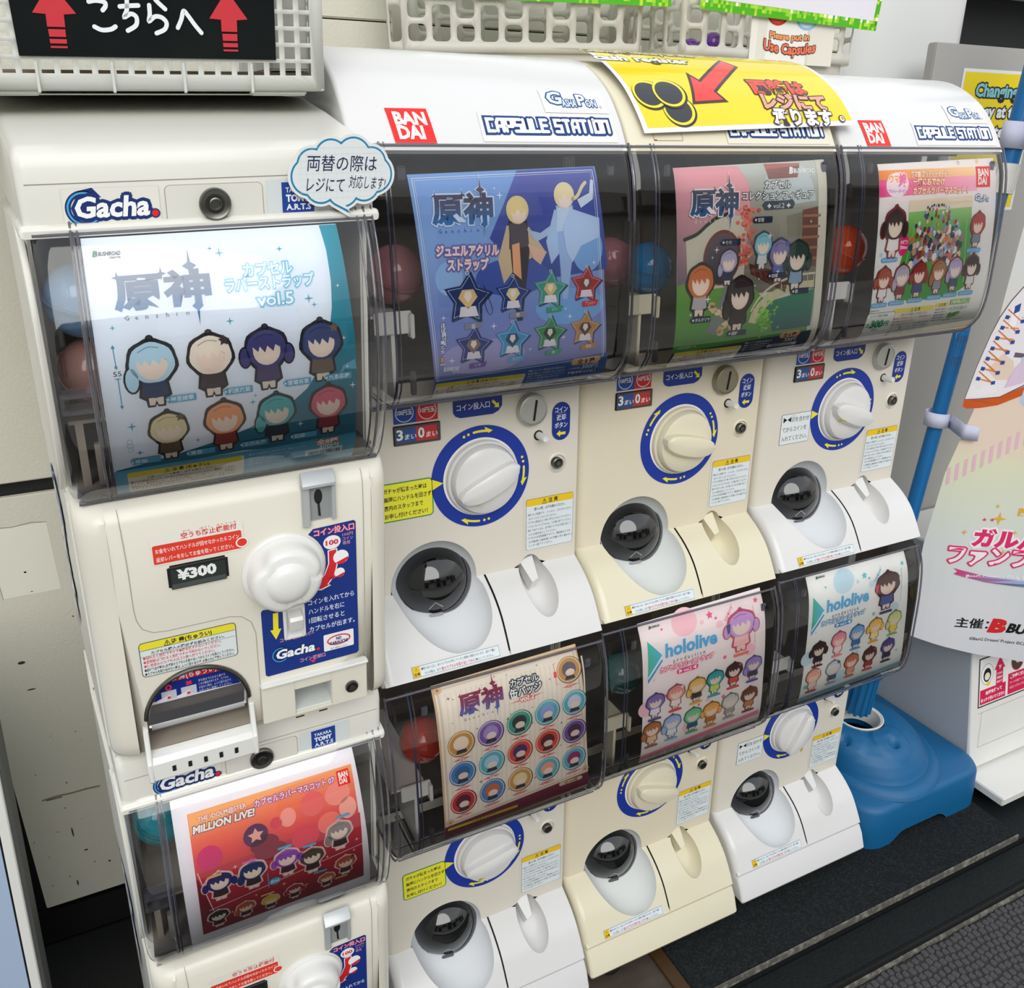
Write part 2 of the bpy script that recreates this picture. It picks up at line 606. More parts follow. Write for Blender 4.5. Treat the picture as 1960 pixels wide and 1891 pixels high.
    def charm(s, cx, cy, h, out, hair, body, pale='#EBD9CB', L=2, ring=True, w=None, fur=0):
        """plain rubber strap charm: ringed tag in two blocks of colour"""
        w = w or h * 0.62
        r = w * 0.5
        hy = cy - h * 0.14
        dk = '#' + ''.join('%02X' % int(int(hair.lstrip('#')[i:i + 2], 16) * .78) for i in (0, 2, 4))
        def blob(kx, ky, yc, n=22, am=0.0, nn=7):
            return [(cx + kx * (1 + am * math.sin(nn * a)) * math.cos(a), yc + ky * (1 + am * math.sin(nn * a)) * math.sin(a)) for a in [2 * math.pi * k / n for k in range(n)]]
        var = int(round(cx * 7919 + cy * 3571)) % 4
        if var == 1:
            for q in (-1, 1):
                s.ell(cx + q * r * .98, hy + h * .10, r * .30, h * .17, out, L, 14)
                s.ell(cx + q * r * .98, hy + h * .10, r * .22, h * .145, hair, L + 3, 14)
        elif var == 2:
            s.star(cx + r * .62, hy - h * .20, h * .085, body, L + 6, n=5, ri=.5)
        elif var == 3:
            s.ell(cx - r * .85, hy + h * .22, r * .34, h * .20, out, L, 14)
            s.ell(cx - r * .85, hy + h * .22, r * .26, h * .17, hair, L + 3, 14)
        if ring:
            s.ring(cx, cy - h * 0.47, h * .055, h * .055, h * .03, out, L, 12)
        s.poly(blob(r * 1.04, h * .34, hy, 28, .035), out, L)
        s.poly([(cx - r * .45, hy), (cx + r * .45, hy), (cx + r * .66, cy + h * .34), (cx + r * .40, cy + h * .40), (cx + r * .36, cy + h * .50), (cx + r * .06, cy + h * .50), (cx, cy + h * .46), (cx - r * .06, cy + h * .50), (cx - r * .36, cy + h * .50), (cx - r * .40, cy + h * .40), (cx - r * .66, cy + h * .34)], out, L + 1)
        s.poly([(cx - r * .36, hy), (cx + r * .36, hy), (cx + r * .54, cy + h * .33), (cx, cy + h * .37), (cx - r * .54, cy + h * .33)], body, L + 2)
        s.poly([(cx - r * .30, cy + h * .36), (cx + r * .30, cy + h * .36), (cx + r * .28, cy + h * .47), (cx + r * .08, cy + h * .47), (cx, cy + h * .40), (cx - r * .08, cy + h * .47), (cx - r * .28, cy + h * .47)], pale, L + 2)
        s.poly(blob(r * .90, h * .285, hy, 28, .02), hair, L + 3)
        # plain lower field and a jagged upper block of colour
        p = [(cx + r * .62 * math.cos(t), hy + h * .02 + h * .225 * math.sin(t)) for t in [math.radians(a) for a in range(-10, 191, 20)]]
        z = [(cx - r * .62, hy - h * .05), (cx - r * .38, hy + h * .03), (cx - r * .30, hy - h * .05), (cx - r * .08, hy + h * .05), (cx + r * .04, hy - h * .05), (cx + r * .30, hy + h * .04), (cx + r * .40, hy - h * .06), (cx + r * .62, hy)]
        s.poly(p + z, pale, L + 4)
        s.line([(cx - r * .5, hy - h * .16), (cx - r * .1, hy - h * .22), (cx + r * .3, hy - h * .2)], h * .018, dk, L + 4, smooth=True)
        return s
    def build(s, name, mp, m, cut=0.006, skin=0.0):
        """mp(x, s, off) -> 3D"""
        mp0 = mp
        if cut:
            def mp(x, y, off):
                k = math.floor(y / cut)
                u = y / cut - k
                if u < 1e-5:
                    return mp0(x, k * cut, off)
                return mp0(x, k * cut, off).lerp(mp0(x, (k + 1) * cut, off), u)
        big = bmesh.new()
        cl = big.verts.layers.float_color.new('c')
        ly = big.verts.layers.float.new('l')
        yl = None
        V, F, C = [], [], []
        anybig = False
        for (vs_, fs, col, L) in s.items:
            if not vs_:
                continue
            h = max(v[1] for v in vs_) - min(v[1] for v in vs_)
            f2 = callable(col)
            if cut and h > cut * 1.3:
                anybig = True
                bv = []
                for v in vs_:
                    q = big.verts.new((v[0], v[1], 0))
                    q[cl] = (*(col(v[0], v[1]) if f2 else col), 1)
                    q[ly] = L
                    bv.append(q)
                for f in fs:
                    try:
                        big.faces.new([bv[i] for i in f])
                    except ValueError:
                        pass
            else:
                k = len(V)
                for v in vs_:
                    V.append(mp(v[0], v[1], skin + L * LAY))
                    C.append((*(col(v[0], v[1]) if f2 else col), 1))
                F += [tuple(k + i for i in f) for f in fs]
        if anybig:
            ys = [v.co.y for v in big.verts]
            y = (math.floor(min(ys) / cut) + 1) * cut
            while y < max(ys):
                bmesh.ops.bisect_plane(big, geom=list(big.verts) + list(big.edges) + list(big.faces), plane_co=(0, y, 0), plane_no=(0, 1, 0), dist=1e-7)
                y += cut
            k = len(V)
            big.verts.index_update()
            for v in big.verts:
                V.append(mp(v.co.x, v.co.y, skin + v[ly] * LAY))
                C.append(tuple(v[cl]))
            F += [tuple(k + v.index for v in f.verts) for f in big.faces]
        big.free()
        me = bpy.data.meshes.new(name)
        me.from_pydata(V, [], F)
        me.materials.append(m)
        a = me.color_attributes.new('Col', 'FLOAT_COLOR', 'POINT')
        a.data.foreach_set('color', [c for q in C for c in q])
        me.update()
        return me

# ------------------------------------------------------------ shared sticker prints
NAVY, YEL, RED = '#12308A', '#EFE23A', '#D5222E'
CAUT = ['購入の際、必ずお読みください。', '・倒れると危険です。のったり、よりかかったり、', 'ゆすったりしないでください。', '・カプセル取出口より奥へ手を入れないでください。',
        '・いらなくなったカプセルは、ゴミ箱に捨ててください。', '・続けて出すときは、必ず前のカプセルを取り出して', 'からお金を投入してください。', '・カプセルは包装容器ですので、開封後は小さな', 'お子様(特に3歳未満のお子様)の手の届かない', 'ところへ捨ててください。']

def art_caution():
    a = Art()
    x0, x1, y0, y1 = .2155, .2825, -.0895, -.0205
    a.rect(x0 - .003, x1 + .002, y0 - .004, y1 + .003, '#DAD5C9', 0)
    a.rrect(x0, x1, y0, y1, .003, '#22262C', 1)
    a.rrect(x0 + .0004, x1 - .0004, y0 + .0004, y1 - .0004, .0027, '#DDE5E8', 2)
    a.rrect(x0 + .0004, x1 - .0004, y0 + .0004, y0 + .0095, .0025, '#EAC21E', 3)
    a.text('⚠ 注 意', (x0 + x1) / 2, y0 + .0078, .0068, '#1C1A18', 4, w=.022, al='c', bold=.02)
    y = y0 + .0158
    for i, t in enumerate(CAUT):
        if i == 0:
            a.text(t, (x0 + x1) / 2, y, .0042, '#1C1A18', 3, w=.044, al='c', res=1, bold=.012)
            y += .0066
        else:
            ind = not t.startswith('・')
            a.text(t, x0 + (.004 if ind else .001), y, .0036, '#26262A', 3, w=min(.0635, len(t) * .00285), res=1)
            y += .0050 if ind else .0054
    return a

def art_dial(low=False):
    a = Art()
    cx, cy, ro, ri = .1559, -.1304, .0633, .0478
    a.ring(cx, cy, ro, ro, ro - ri + .0004, '#16359A', 1, 72)
    a.ring(cx, cy, ri + .0006, ri + .0006, .0024, '#F2F0EC', 2, 72)
    def arc_arrow(a0, rev=False):
        r = .0563
        sg = 1
        p = [(cx + r * math.cos(math.radians(a0 + sg * t)), cy + r * math.sin(math.radians(a0 + sg * t))) for t in range(-4, 15, 3)]
        a.line(p, .0028, YEL, 3)
        for t in (-11, -17):
            a.ell(cx + r * math.cos(math.radians(a0 + t)), cy + r * math.sin(math.radians(a0 + t)), .0017, .0017, YEL, 3, 12)
        q = math.radians(a0 + 11)
        c1, s1 = math.cos(q), math.sin(q)
        tx, ty = -s1, c1
        a.poly([(cx + (r + .0012) * c1, cy + (r + .0012) * s1), (cx + (r + .0048) * c1 - tx * .0015, cy + (r + .0048) * s1 - ty * .0015), (cx + (r + .0005) * c1 + tx * .0095, cy + (r + .0005) * s1 + ty * .0095), (cx + (r - .0025) * c1 + tx * .0045, cy + (r - .0025) * s1 + ty * .0045)], YEL, 4)
    return a, arc_arrow, cx, cy

def art_dial_for(angles, tri=True):
    a, f, cx, cy = art_dial()
    for t in angles:
        f(t)
    if tri:
        a.poly([(cx - .062, cy - .0065), (cx - .0485, cy), (cx - .062, cy + .0065)], YEL, 4)
    return a

def art_coinplates():
    a = Art()
    x0, x1 = .0508, .1045
    m_ = .0782
    a.rrect(x0, x1, -.2265, -.2078, .0015, '#F4F1EA', 1)
    a.rect(x0 + .0006, m_, -.2262, -.2083, '#1747A0', 2)
    a.rect(m_, x1 - .0006, -.2262, -.2083, '#CF202B', 2)
    for cx, t in ((.0645, '100円玉'), (.0915, '10円玉')):
        a.ring(cx, -.2205, .0108, .0108, .0009, '#F2EFEA', 3, 32)
        a.text(t, cx, -.2185, .0068, '#F2EFEA', 3, w=.0175, al='c', bold=.03)
    return a

def art_counts(n1='3', n2='0'):
    a = Art()
    x0, x1, m_ = .0513, .1052, .0765
    a.rect(x0, x1, -.2055, -.1842, '#4A3B36', 0)
    a.rect(x0 + .0012, m_, -.2035, -.187, '#1C4A94', 1)
    a.rect(m_, x1 - .004, -.2035, -.187, '#C3202B', 1)
    for x, t in ((x0 + .002, n1), (m_ + .002, n2)):
        a.text(t, x, -.1905, .0165, '#F0ECE6', 3, w=.0078, bold=.03, out=[('#16243F', .06)])
        a.text('まい', x + .0095, -.1905, .0072, '#F0ECE6', 2, w=.0135, bold=.015, shear=.15)
    return a

def art_slotlabel():
    a = Art()
    a.poly([(.1222, -.226), (.1222, -.2125), (.125, -.208), (.131, -.2055), (.172, -.2055), (.179, -.2085), (.1838, -.2145), (.1838, -.226)], NAVY, 1)
    a.text('コイン投入口', .1265, -.2145, .0085, '#EDEBF2', 2, w=.0415, bold=.012)
    a.arrow(.1712, -.2215, .1800, -.2125, .0032, .0082, .0052, YEL, 2)
    return a

def art_return():
    a = Art()
    a.rrect(.2502, .2752, -.2085, -.1605, .0124, NAVY, 1, 7)
    for k, t in enumerate(('コイン', '返却', 'ボタン')):
        a.text(t, .2627, -.1963 + k * .0098, .0078, '#E9ECF5', 2, al='c', w=(.0175 if k != 1 else .0125), bold=.015)
    a.text('へんきゃく', .2627, -.1943, .002, '#E9ECF5', 2, al='c', w=.010, res=1)
    a.arrow(.2690, -.1690, .2565, -.1690, .0035, .0085, .005, YEL, 2)
    return a

def art_notice_yellow():
    a = Art()
    x0, x1, y0, y1 = .030, .0945, -.1405, -.0935
    a.rrect(x0, x1, y0, y1, .005, '#2E8A45', 1)
    a.rrect(x0 + .0013, x1 - .0013, y0 + .0013, y1 - .0013, .004, '#EDE93B', 2)
    for k, t in enumerate(('ガチャが詰まった時は', '無理にハンドルを回さず', '店内のスタッフまで', 'お申し付けください！')):
        a.text(t, x0 + .005, y0 + .0115 + k * .0102, .0066, '#1D1D1A', 3, w=.0052 * len(t), bold=.018)
    return a

def art_notice_white():
    a = Art()
    x0, x1, y0, y1 = .0375, .0935, -.137, -.091
    a.rrect(x0, x1, y0, y1, .0015, '#1E2A30', 1)
    a.rrect(x0 + .0005, x1 - .0005, y0 + .0005, y1 - .0005, .0012, '#E3E9EA', 2)
    a.poly([(x0 + .0035, y0 + .0045), (x0 + .0035, y0 + .0125), (x0 + .0105, y0 + .0085)], '#15181A', 3)
    a.poly([(x0 + .018, y0 + .0045), (x0 + .018, y0 + .0125), (x0 + .011, y0 + .0085)], '#15181A', 3)
    a.text('印を合わせ', x0 + .0192, y0 + .0125, .0085, '#15181A', 3, w=.0335)
    a.text('てからコインを', x0 + .0035, y0 + .0265, .0085, '#15181A', 3, w=.046)
    a.text('入れてください。', x0 + .003, y0 + .0402, .0085, '#15181A', 3, w=.0495)
    a.text('しるし', x0 + .0195, y0 + .0042, .0022, '#15181A', 3, res=1)
    return a

def art_flapnote():
    a = Art()
    x0, x1, y0, y1 = .0355, .1452, .0918, .1045
    a.rect(x0 - .001, x1 + .003, y0 - .002, y1 + .001, '#DBDCDA', 0)
    a.rect(x0, x1, y0, y1, '#39434C', 1)
    a.rect(x0 + .0004, x1 - .0004, y0 + .0004, y1 - .0004, '#DDE6EA', 2)
    a.rect(x0 + .0004, x0 + .0095, y0 + .0004, y1 - .0004, '#EAC21E', 3)
    a.text('⚠', x0 + .005, y0 + .0048, .0040, '#1C1A18', 4, al='c', w=.0045)
    a.text('注意', x0 + .005, y0 + .0105, .0040, '#1C1A18', 4, al='c', w=.0075, bold=.02)
    a.text('●取り出し口に、前のカプセルが残っていると故障の原因となります。続けて購入', x0 + .011, y0 + .0052, .0034, '#222A30', 3, w=.094, res=1)
    a.text('される際は、必ず', x0 + .014, y0 + .0108, .0034, '#222A30', 3, w=.020, res=1)
    a.text('前のカプセルを取り出してから', x0 + .035, y0 + .0110, .0042, '#D8434A', 3, w=.042, bold=.02, res=1)
    a.text('購入してください。', x0 + .078, y0 + .0108, .0034, '#222A30', 3, w=.024, res=1)
    return a

def bandai(a, x0, x1, y0, y1, L=1, sk=.003):
    a.poly([(x0, y0), (x1 - sk, y0 - .0003), (x1, y1), (x0 + sk, y1)], '#E4251F', L)
    w = (x1 - x0)
    h = (y1 - y0)
    for t, yy, dx in (('BAN', .47, 0), ('DAI', .87, .2)):
        a.text(t, x0 + w * .13 + sk * (yy - .1), y0 + h * yy, h * .5, '#F7F4F0', L + 1, w=w * .72 * (1 if t == 'BAN' else .82), bold=.045, shear=-.08)
    return a

def capsule_station(a, x0, x1, y0, y1, L=1):
    Z = {'C': [[(1, 0), (0, 0), (0, 1), (1, 1)]], 'A': [[(0, 1), (0, .3), (.3, 0), (1, 0), (1, 1)], [(.0, .6), (1, .6)]], 'P': [[(0, 1), (0, 0), (1, 0), (1, .6), (0, .6)]],
         'S': [[(1, 0), (0, 0), (0, .5), (1, .5), (1, 1), (0, 1)]], 'U': [[(0, 0), (0, 1), (1, 1), (1, 0)]], 'L': [[(0, 0), (0, 1), (1, 1)]], 'E': [[(1, 0), (0, 0), (0, 1), (1, 1)], [(0, .5), (.9, .5)]],
         'T': [[(0, 0), (1, 0)], [(.5, 0), (.5, 1)]], 'I': [[(.5, 0), (.5, 1)]], 'O': [[(0, 0), (1, 0), (1, 1), (0, 1), (0, -.12)]], 'N': [[(0, 1), (0, 0), (1, 0), (1, 1)]]}
    t = 'CAPSULE STATION'
    h = y1 - y0
    wd = [0.45 if c in 'I ' else 1 for c in t]
    cw = (x1 - x0 - h * .30) / (sum(wd) + .52 * (len(t) - 1) * 1.0)
    for ps in range(2):
        x = x0 + h * .15
        for c, w_ in zip(t, wd):
            if c != ' ':
                for q, st in enumerate(Z[c]):
                    pts = [(x + (p[0] if c != 'I' else .5) * cw * w_, y0 + h * .22 + p[1] * h * .56) for p in st]
                    a.line(pts, h * (.37 if ps == 0 else .15), '#163D7D' if ps == 0 else '#F3F4F6', L + ps * 2 + q + (.3 if t.index(c) % 2 else 0) * (ps == 0), caps=True)
            x += cw * (w_ + .52)

def gashapon(a, x0, x1, y0, y1, L=1):
    h = y1 - y0
    a.text('G', x0, y1 - h * .28, h * 1.05, '#E9EFF6', L, w=h * .85, bold=.03, out=[('#1F568F', .11)])
    a.text('ASHA', x0 + h * .78, y1 - h * .1, h * .62, '#E9EFF6', L + 1, w=(x1 - x0) * .27, bold=.02, out=[('#1F568F', .11)])
    a.text('P', x0 + h * .78 + (x1 - x0) * .30, y1 - h * .2, h * .95, '#E9EFF6', L + 2, w=h * .5, bold=.03, out=[('#1F568F', .10)])
    a.text('ON', x0 + h * 1.25 + (x1 - x0) * .30, y1 - h * .12, h * .62, '#E9EFF6', L + 1, w=(x1 - x0) * .20, bold=.02, out=[('#1F568F', .11)])
    a.ring(x1 - .0015, y1 - h * .12, .0013, .0013, .0004, '#1F568F', L, 12)

def genshin(a, x0, x1, y0, y1, c1, c2, L=3, glow=None, sub='#54606E', sy0=None, sy1=None, sx=None):
    """large two-character title with star spikes; colour fades c1 -> c2 downwards"""
    A, B = lin(c1), lin(c2)
    def fn(x, y):
        u = max(0, min(1, (y - y0) / (y1 - y0)))
        u = u * u
        return tuple(p + (q - p) * u for p, q in zip(A, B))
    w, h = x1 - x0, y1 - y0
    out = [(glow, .085)] if glow else None
    a.text('原神', x0, y1 - h * .06, h * 1.14, c1, L, w=w, bold=.038, out=out, fn=fn)
    L2 = L + (2 if glow else 1)
    for cx, cy, r, sy in ((x0 + w * .06, y0 + h * .05, w * .055, 1.3), (x0 + w * .50, y0 + h * .02, w * .055, 1.4), (x0 + w * .80, y0 - h * .16, w * .075, 2.6), (x0 + w * .84, y1 + h * .08, w * .06, 3.6)):
        if glow:
            a.star(cx, cy, r * 1.35, glow, L, sy=sy)
        p = []
        for k in range(8):
            t = math.pi * k / 4 - math.pi / 2
            q = r if k % 2 == 0 else r * .3
            p.append((cx + q * math.cos(t), cy + q * math.sin(t) * sy))
        a.poly(p, c1, L2, fn)
    t = 'Genshin'
    xx = sx or (x0 + w * .12)
    for k, ch in enumerate(t):
        a.text(ch, xx + k * w * .105, y1 + h * .34, h * .21, sub, L, res=1)
    return a

def sparkles(a, pts, col, L=3):
    for x, y, r in pts:
        a.star(x, y, r, col, L, ri=.22)

def caution_strip(a, x0, x1, y0, y1, L=3, red=True, body=5):
    a.rrect(x0, x1, y0, y1 + .004, .002, '#E9E6D8', L)
    a.rect(x0 + .0004, x1 - .002, y0 + .0004, y0 + .0055, '#E8D52B', L + 1)
    a.text('⚠ 注 意 (ちゅうい)', (x0 + x1) / 2, y0 + .0048, .0045, '#25231C', L + 2, w=.034, al='c', bold=.015, res=1)
    src = ['お買い上げのお客様へ 必ずお読みください。', '●小さな部品があります。口の中には絶対に入れないでください。窒息などの危険が', 'あります。●保護者の方へ：必ず安全を確認してから開けてください。本商品は', '●直射日光の当たる場所や高温多湿の所に保管しないでください。変形する恐れ', 'がありますので絶対におやめください。改良のため予告なく変更します。']
    y = y0 + .0095
    k = 0
    while y < y1 and k < body:
        t = src[k % 5]
        a.text(t, x0 + .002 + (.012 if k == 0 else 0), y, .0032, '#3A3A38' if k == 0 else ('#A8484C' if red else '#4A4A48'), L + 1, w=(x1 - x0) * (.6 if k == 0 else .9), res=1)
        y += .0037
        k += 1

def grad(y0, y1, stops):
    st = [(p, lin(c)) for p, c in stops]
    def fn(x, y):
        u = (y - y0) / (y1 - y0)
        u = max(0, min(1, u))
        for (p0, c0), (p1, c1) in zip(st, st[1:]):
            if u <= p1:
                k = (u - p0) / max(p1 - p0, 1e-6)
                return tuple(a_ + (b_ - a_) * k for a_, b_ in zip(c0, c1))
        return st[-1][1]
    return fn

# ------------------------------------------------------------ dial-type capsule machines
OR = {1: (.2805, 0, 0), 2: (.577, .0116, 0), 3: (.8813, .0203, 0), 4: (.2805, .009, -.582), 5: (.577, .0206, -.582), 6: (.8813, .0293, -.582)}
WM = .288

def with_holes(outer, holes, cuts, mp, thick=None):
    """triangulated 2D region with holes, mapped to 3D"""
    V, E = [], []
    def loop(ps):
        k = len(V)
        V.extend(Vector(p) for p in ps)
        n = len(ps)
        E.extend((k + i, k + (i + 1) % n) for i in range(n))
    loop(outer)
    for h in holes:
        loop(h)
    xs = [p[0] for p in outer]
    for c in cuts:
        k = len(V)
        V.extend((Vector((min(xs), c)), Vector((max(xs), c))))
        E.append((k, k + 1))
    r = geometry.delaunay_2d_cdt(V, E, [], 0, 1e-6)
    vs_, fs = r[0], r[2]
    keep = []
    for f in fs:
        c = (sum(vs_[i].x for i in f) / 3, sum(vs_[i].y for i in f) / 3)
        if pip(c, outer) and not any(pip(c, h) for h in holes):
            keep.append(f)
    bm = bmesh.new()
    bv = [bm.verts.new(mp(v.x, v.y)) for v in vs_]
    for f in keep:
        bm.faces.new([bv[i] for i in f])
    for v in [v for v in bm.verts if not v.link_faces]:
        bm.verts.remove(v)
    return bm

def bowl_bm(rim, centre, depthf, mp, n=9, inward=None):
    """concave recess: rim pts (x,s) shrink to centre; mp(x,s,depth)"""
    bm = bmesh.new()
    rings = []
    for k in range(n + 1):
        t = k / n
        sc = 1 - t ** 1.6
        rings.append([bm.verts.new(mp(centre[0] + (p[0] - centre[0]) * sc, centre[1] + (p[1] - centre[1]) * sc, depthf(t))) for p in rim] if k < n else [bm.verts.new(mp(centre[0], centre[1], depthf(1)))])
    m_ = len(rim)
    for A, B in zip(rings, rings[1:]):
        for i in range(m_):
            j = (i + 1) % m_
            if len(B) == 1:
                bm.faces.new((A[i], A[j], B[0]))
            else:
                bm.faces.new((A[i], A[j], B[j], B[i]))
    return bm

def flapmap(x, s, off=0.0):
    """s<0: up the flat panel; s>0: down the curved flap; off>0 towards the viewer"""
    if s <= 0:
        return Vector((x, -off, -s))
    p = FLAP.pt(s)
    n = FLAP.nrm(s)
    k = min(1, s / .012)
    n = Vector((-1, 0)).lerp(n, k).normalized()
    return Vector((x, p.x + n.x * off, p.y + n.y * off))

ARCH = (.092, .0035, .0552)

def machine(i, white, label, poster_art, hood=False, arrows=((8, 98, 248)), tri=True, knob_rot=25, notice=None, counts=('3', '0'), worn=False, base=False, knob_tri=True, inner='inner', bracket=None):
    ox, oy, oz = OR[i]
    A_, P_ = (M['white'], M['panel']) if white else (M['cream'], M['creampanel'])
    R = empty('capsule_machine', (ox, oy, oz), label, 'capsule machine')
    def part(n, bm, m, smooth=30, **kw):
        return place(n, bm_mesh(n, bm, m, smooth), R, **kw)
    # cabinet: lower box, rear box, sides behind the case
    zb = -.085 if not base else -.118
    cab = merge(box_bm(.002, .286, .030, .30, zb, .254, .006), box_bm(.002, .286, .20, .30, .25, .492, .004),
                box_bm(.0, .006, .04, .21, .25, .490, .002), box_bm(.282, .288, .04, .21, .25, .490, .002))
    part('cabinet', cab, A_)
    tr = merge(box_bm(.007, .281, .195, .1995, .256, .486), box_bm(.007, .281, .012, .195, .2545, .258), box_bm(.007, .281, -.02, .195, .482, .4845))
    part('hopper_lining', tr, M[inner], 0)
    # front panel with rounded left edge and the arch opening
    outer = [(.012, -.0025), (.012, .2535), (.286, .2535), (.286, -.0005)]
    cx, cy, cr = ARCH
    arch = [(cx + cr * math.cos(math.radians(t)), cy + cr * math.sin(math.radians(t))) for t in range(-2, 183, 6)]
    arch = [p for p in arch]
    oval = ell_pts(.2213, -.030, .0215, .0445, 36)
    up = sorted([p for p in oval if p[1] > -.0005], key=lambda p: p[0])
    o2 = [(.012, 0)] + [(cx - cr, 0)] + [p for p in reversed(arch) if p[1] > .0005] + [(cx + cr, 0)] + [(.199, 0)] + up + [(.2437, 0)] + [(.286, 0), (.286, .2535), (.012, .2535)]
    pan = with_holes(o2, [], [], lambda x, z: Vector((x, 0, z)))
    # rounded side returns
    def side(x0, sgn, r):
        b = bmesh.new()
        prev = None
        for k in range(7):
            t = math.pi / 2 * k / 6
            x = x0 - sgn * r * math.sin(t)
            y = r * (1 - math.cos(t))
            c = (b.verts.new((x, y, 0)), b.verts.new((x, y, .2535)))
            if prev:
                b.faces.new((prev[0], prev[1], c[1], c[0]))
            prev = c
        c = (b.verts.new((x, .035, 0)), b.verts.new((x, .035, .2535)))
        b.faces.new((prev[0], prev[1], c[1], c[0]))
        return b
    pm = merge(pan, side(.012, 1, .012), side(.286, -1, .002))
    bmesh.ops.remove_doubles(pm, verts=pm.verts, dist=1e-5)
    part('front_panel', pm, P_, 25)
    # arch wall (depth of the opening)
    b = bmesh.new()
    prev = None
    for (x, z) in arch:
        c = (b.verts.new((x, 0, z)), b.verts.new((cx + (x - cx) * .96, .045, z)))
        if prev:
            b.faces.new((prev[0], prev[1], c[1], c[0]))
        prev = c
    part('arch_wall', b, P_, 60)
    # flaps
    cup = []
    CUPX, CUPS = .0945, .0
    for k in range(41):
        t = math.pi * k / 40
        # lower boundary from left (dome side) down to bottom and up to the right
        x = .0945 - .0555 * math.cos(t) + .012 * math.sin(t)
        s_ = .0912 * math.sin(t) ** .82 if 0 < k < 40 else 0
        cup.append((x, s_))
    cup[0] = (.0385, 0)
    cup[-1] = (cx + cr, 0)
    left = [(.012, 0)] + [c for c in cup] + [(.1568, 0), (.1572, .107), (.012, .107)]
    cuts = [.01 * k for k in range(1, 11)]
    fl = with_holes(left, [], cuts, flapmap)
    lowoval = [p for p in ell_pts(.2213, -.030, .0215, .0445, 36) if p[1] < -.0005]
    lowoval = [(x, -y) for x, y in lowoval]
    lo = sorted(lowoval, key=lambda p: math.atan2(p[1] - .03, p[0] - .2213))
    # order along the boundary: left top -> bottom -> right top
    lo_l = sorted([p for p in lowoval if p[0] < .2213], key=lambda p: p[1])
    lo_r = sorted([p for p in lowoval if p[0] >= .2213], key=lambda p: -p[1])
    right = [(.1596, 0), (.199, 0)] + lo_l + lo_r + [(.2437, 0), (.286, 0), (.286, .107), (.1596, .107)]
    fr_ = with_holes(right, [], cuts, flapmap)
    def flapside(x0, sgn, r, back=.05):
        b = bmesh.new()
        prev = None
        for k in range(8):
            if k < 7:
                t = math.pi / 2 * k / 6
                x, d = x0 - sgn * r * math.sin(t), r * (1 - math.cos(t))
                col = [b.verts.new(flapmap(x, s_, -d)) for s_ in [.107 * q / 10 for q in range(11)]]
            else:
                col = [b.verts.new((x, .04, -.085 * q / 10)) for q in range(11)]
            if prev:
                for q in range(10):
                    b.faces.new((prev[q], prev[q + 1], col[q + 1], col[q]))
            prev = col
        return b
    lf = merge(fl, flapside(.012, 1, .012))
    bmesh.ops.remove_doubles(lf, verts=lf.verts, dist=1e-5)
    part('capsule_flap', lf, A_, 35)
    rf = merge(fr_, flapside(.286, -1, .002))
    bmesh.ops.remove_doubles(rf, verts=rf.verts, dist=1e-5)
    part('coin_flap', rf, A_, 35)
    # dark slit behind the flaps
    sl = bmesh.new()
    pv = None
    for q in range(11):
        c = (sl.verts.new(flapmap(.1560, .107 * q / 10, -.003)), sl.verts.new(flapmap(.1608, .107 * q / 10, -.003)))
        if pv:
            sl.faces.new((pv[0], pv[1], c[1], c[0]))
        pv = c
    part('flap_gap', sl, M['dark'])
    # flap underside
    part('flap_underside', poly_prism([tuple(FLAP.pt(.107)), tuple(FLAP.pt(.107) + Vector((.006, -.004))), (.04, -.085), (.04, -.07), tuple(FLAP.pt(.103) + Vector((.004, 0)))], .002, .2865, .001), A_)
    # capsule cup: scooped recess below the dome
    rim = [(x, s_) for x, s_ in cup]
    full = rim + [(x, -z) for x, z in arch if z > .001]
    dep = lambda t: -.040 * math.sin(min(1, t * 1.15) * math.pi / 2)
    part('capsule_cup', bowl_bm(full, (.085, .020), lambda t: -.028 * math.sin(min(1, t * 1.3) * math.pi / 2), flapmap), M['cup' if white else 'cupcream'], 60)
    # dome: smoked ball door with a clear rim
    dc = (.0990, .0400, -.0080)
    dr_ = .0535
    dome = lathe_bm([(dr_ * math.sin(math.radians(t)), dr_ * math.cos(math.radians(t))) for t in range(0, 121, 8)], dc, seg=44)
    rotm = Matrix.Translation(Vector(dc)) @ Matrix.Rotation(math.radians(-27), 4, 'X') @ Matrix.Rotation(math.radians(-12), 4, 'Z') @ Matrix.Translation(-Vector(dc))
    dome.transform(rotm)
    d_ = part('dome_door', dome, M['smoke'], 60)
    rimb = lathe_bm([(.0450, .0300), (.0478, .0285), (.0500, .0255), (.0512, .0220), (.0520, .0185), (.0505, .0165)], dc, seg=56)
    rimb.transform(rotm)
    place('dome_rim', bm_mesh('dome_rim', rimb, M['rim'], 50), d_)
    lt = box_bm(dc[0] - .012, dc[0] + .006, dc[1] - .034, dc[1] - .026, dc[2] - .0480, dc[2] - .0440, .001)
    lt.transform(rotm)
    place('dome_latch', bm_mesh('dome_latch', lt, M['rim'], 30), d_)
    ch = tube_bm([Vector(dc) + Vector(q).normalized() * .0538 for q in ((-.010, -.036, -.036), (-.002, -.041, -.029), (.006, -.036, -.036))], .0006, 6)
    ch.transform(rotm)
    place('dome_arrow_mark', bm_mesh('dome_arrow_mark', ch, M['silver'], 30), d_)
    # coin cup
    ov = [(x, -y) for x, y in ell_pts(.2213, -.030, .0215, .0445, 40)]
    part('coin_cup', bowl_bm(ov, (.2213, .022), lambda t: -.024 * math.sin(min(1, t * 1.4) * math.pi / 2), flapmap), A_, 60)
    wd = bmesh.new()
    tp = [(.2085, -.006), (.2265, -.010), (.2255, .020), (.2155, .024)]
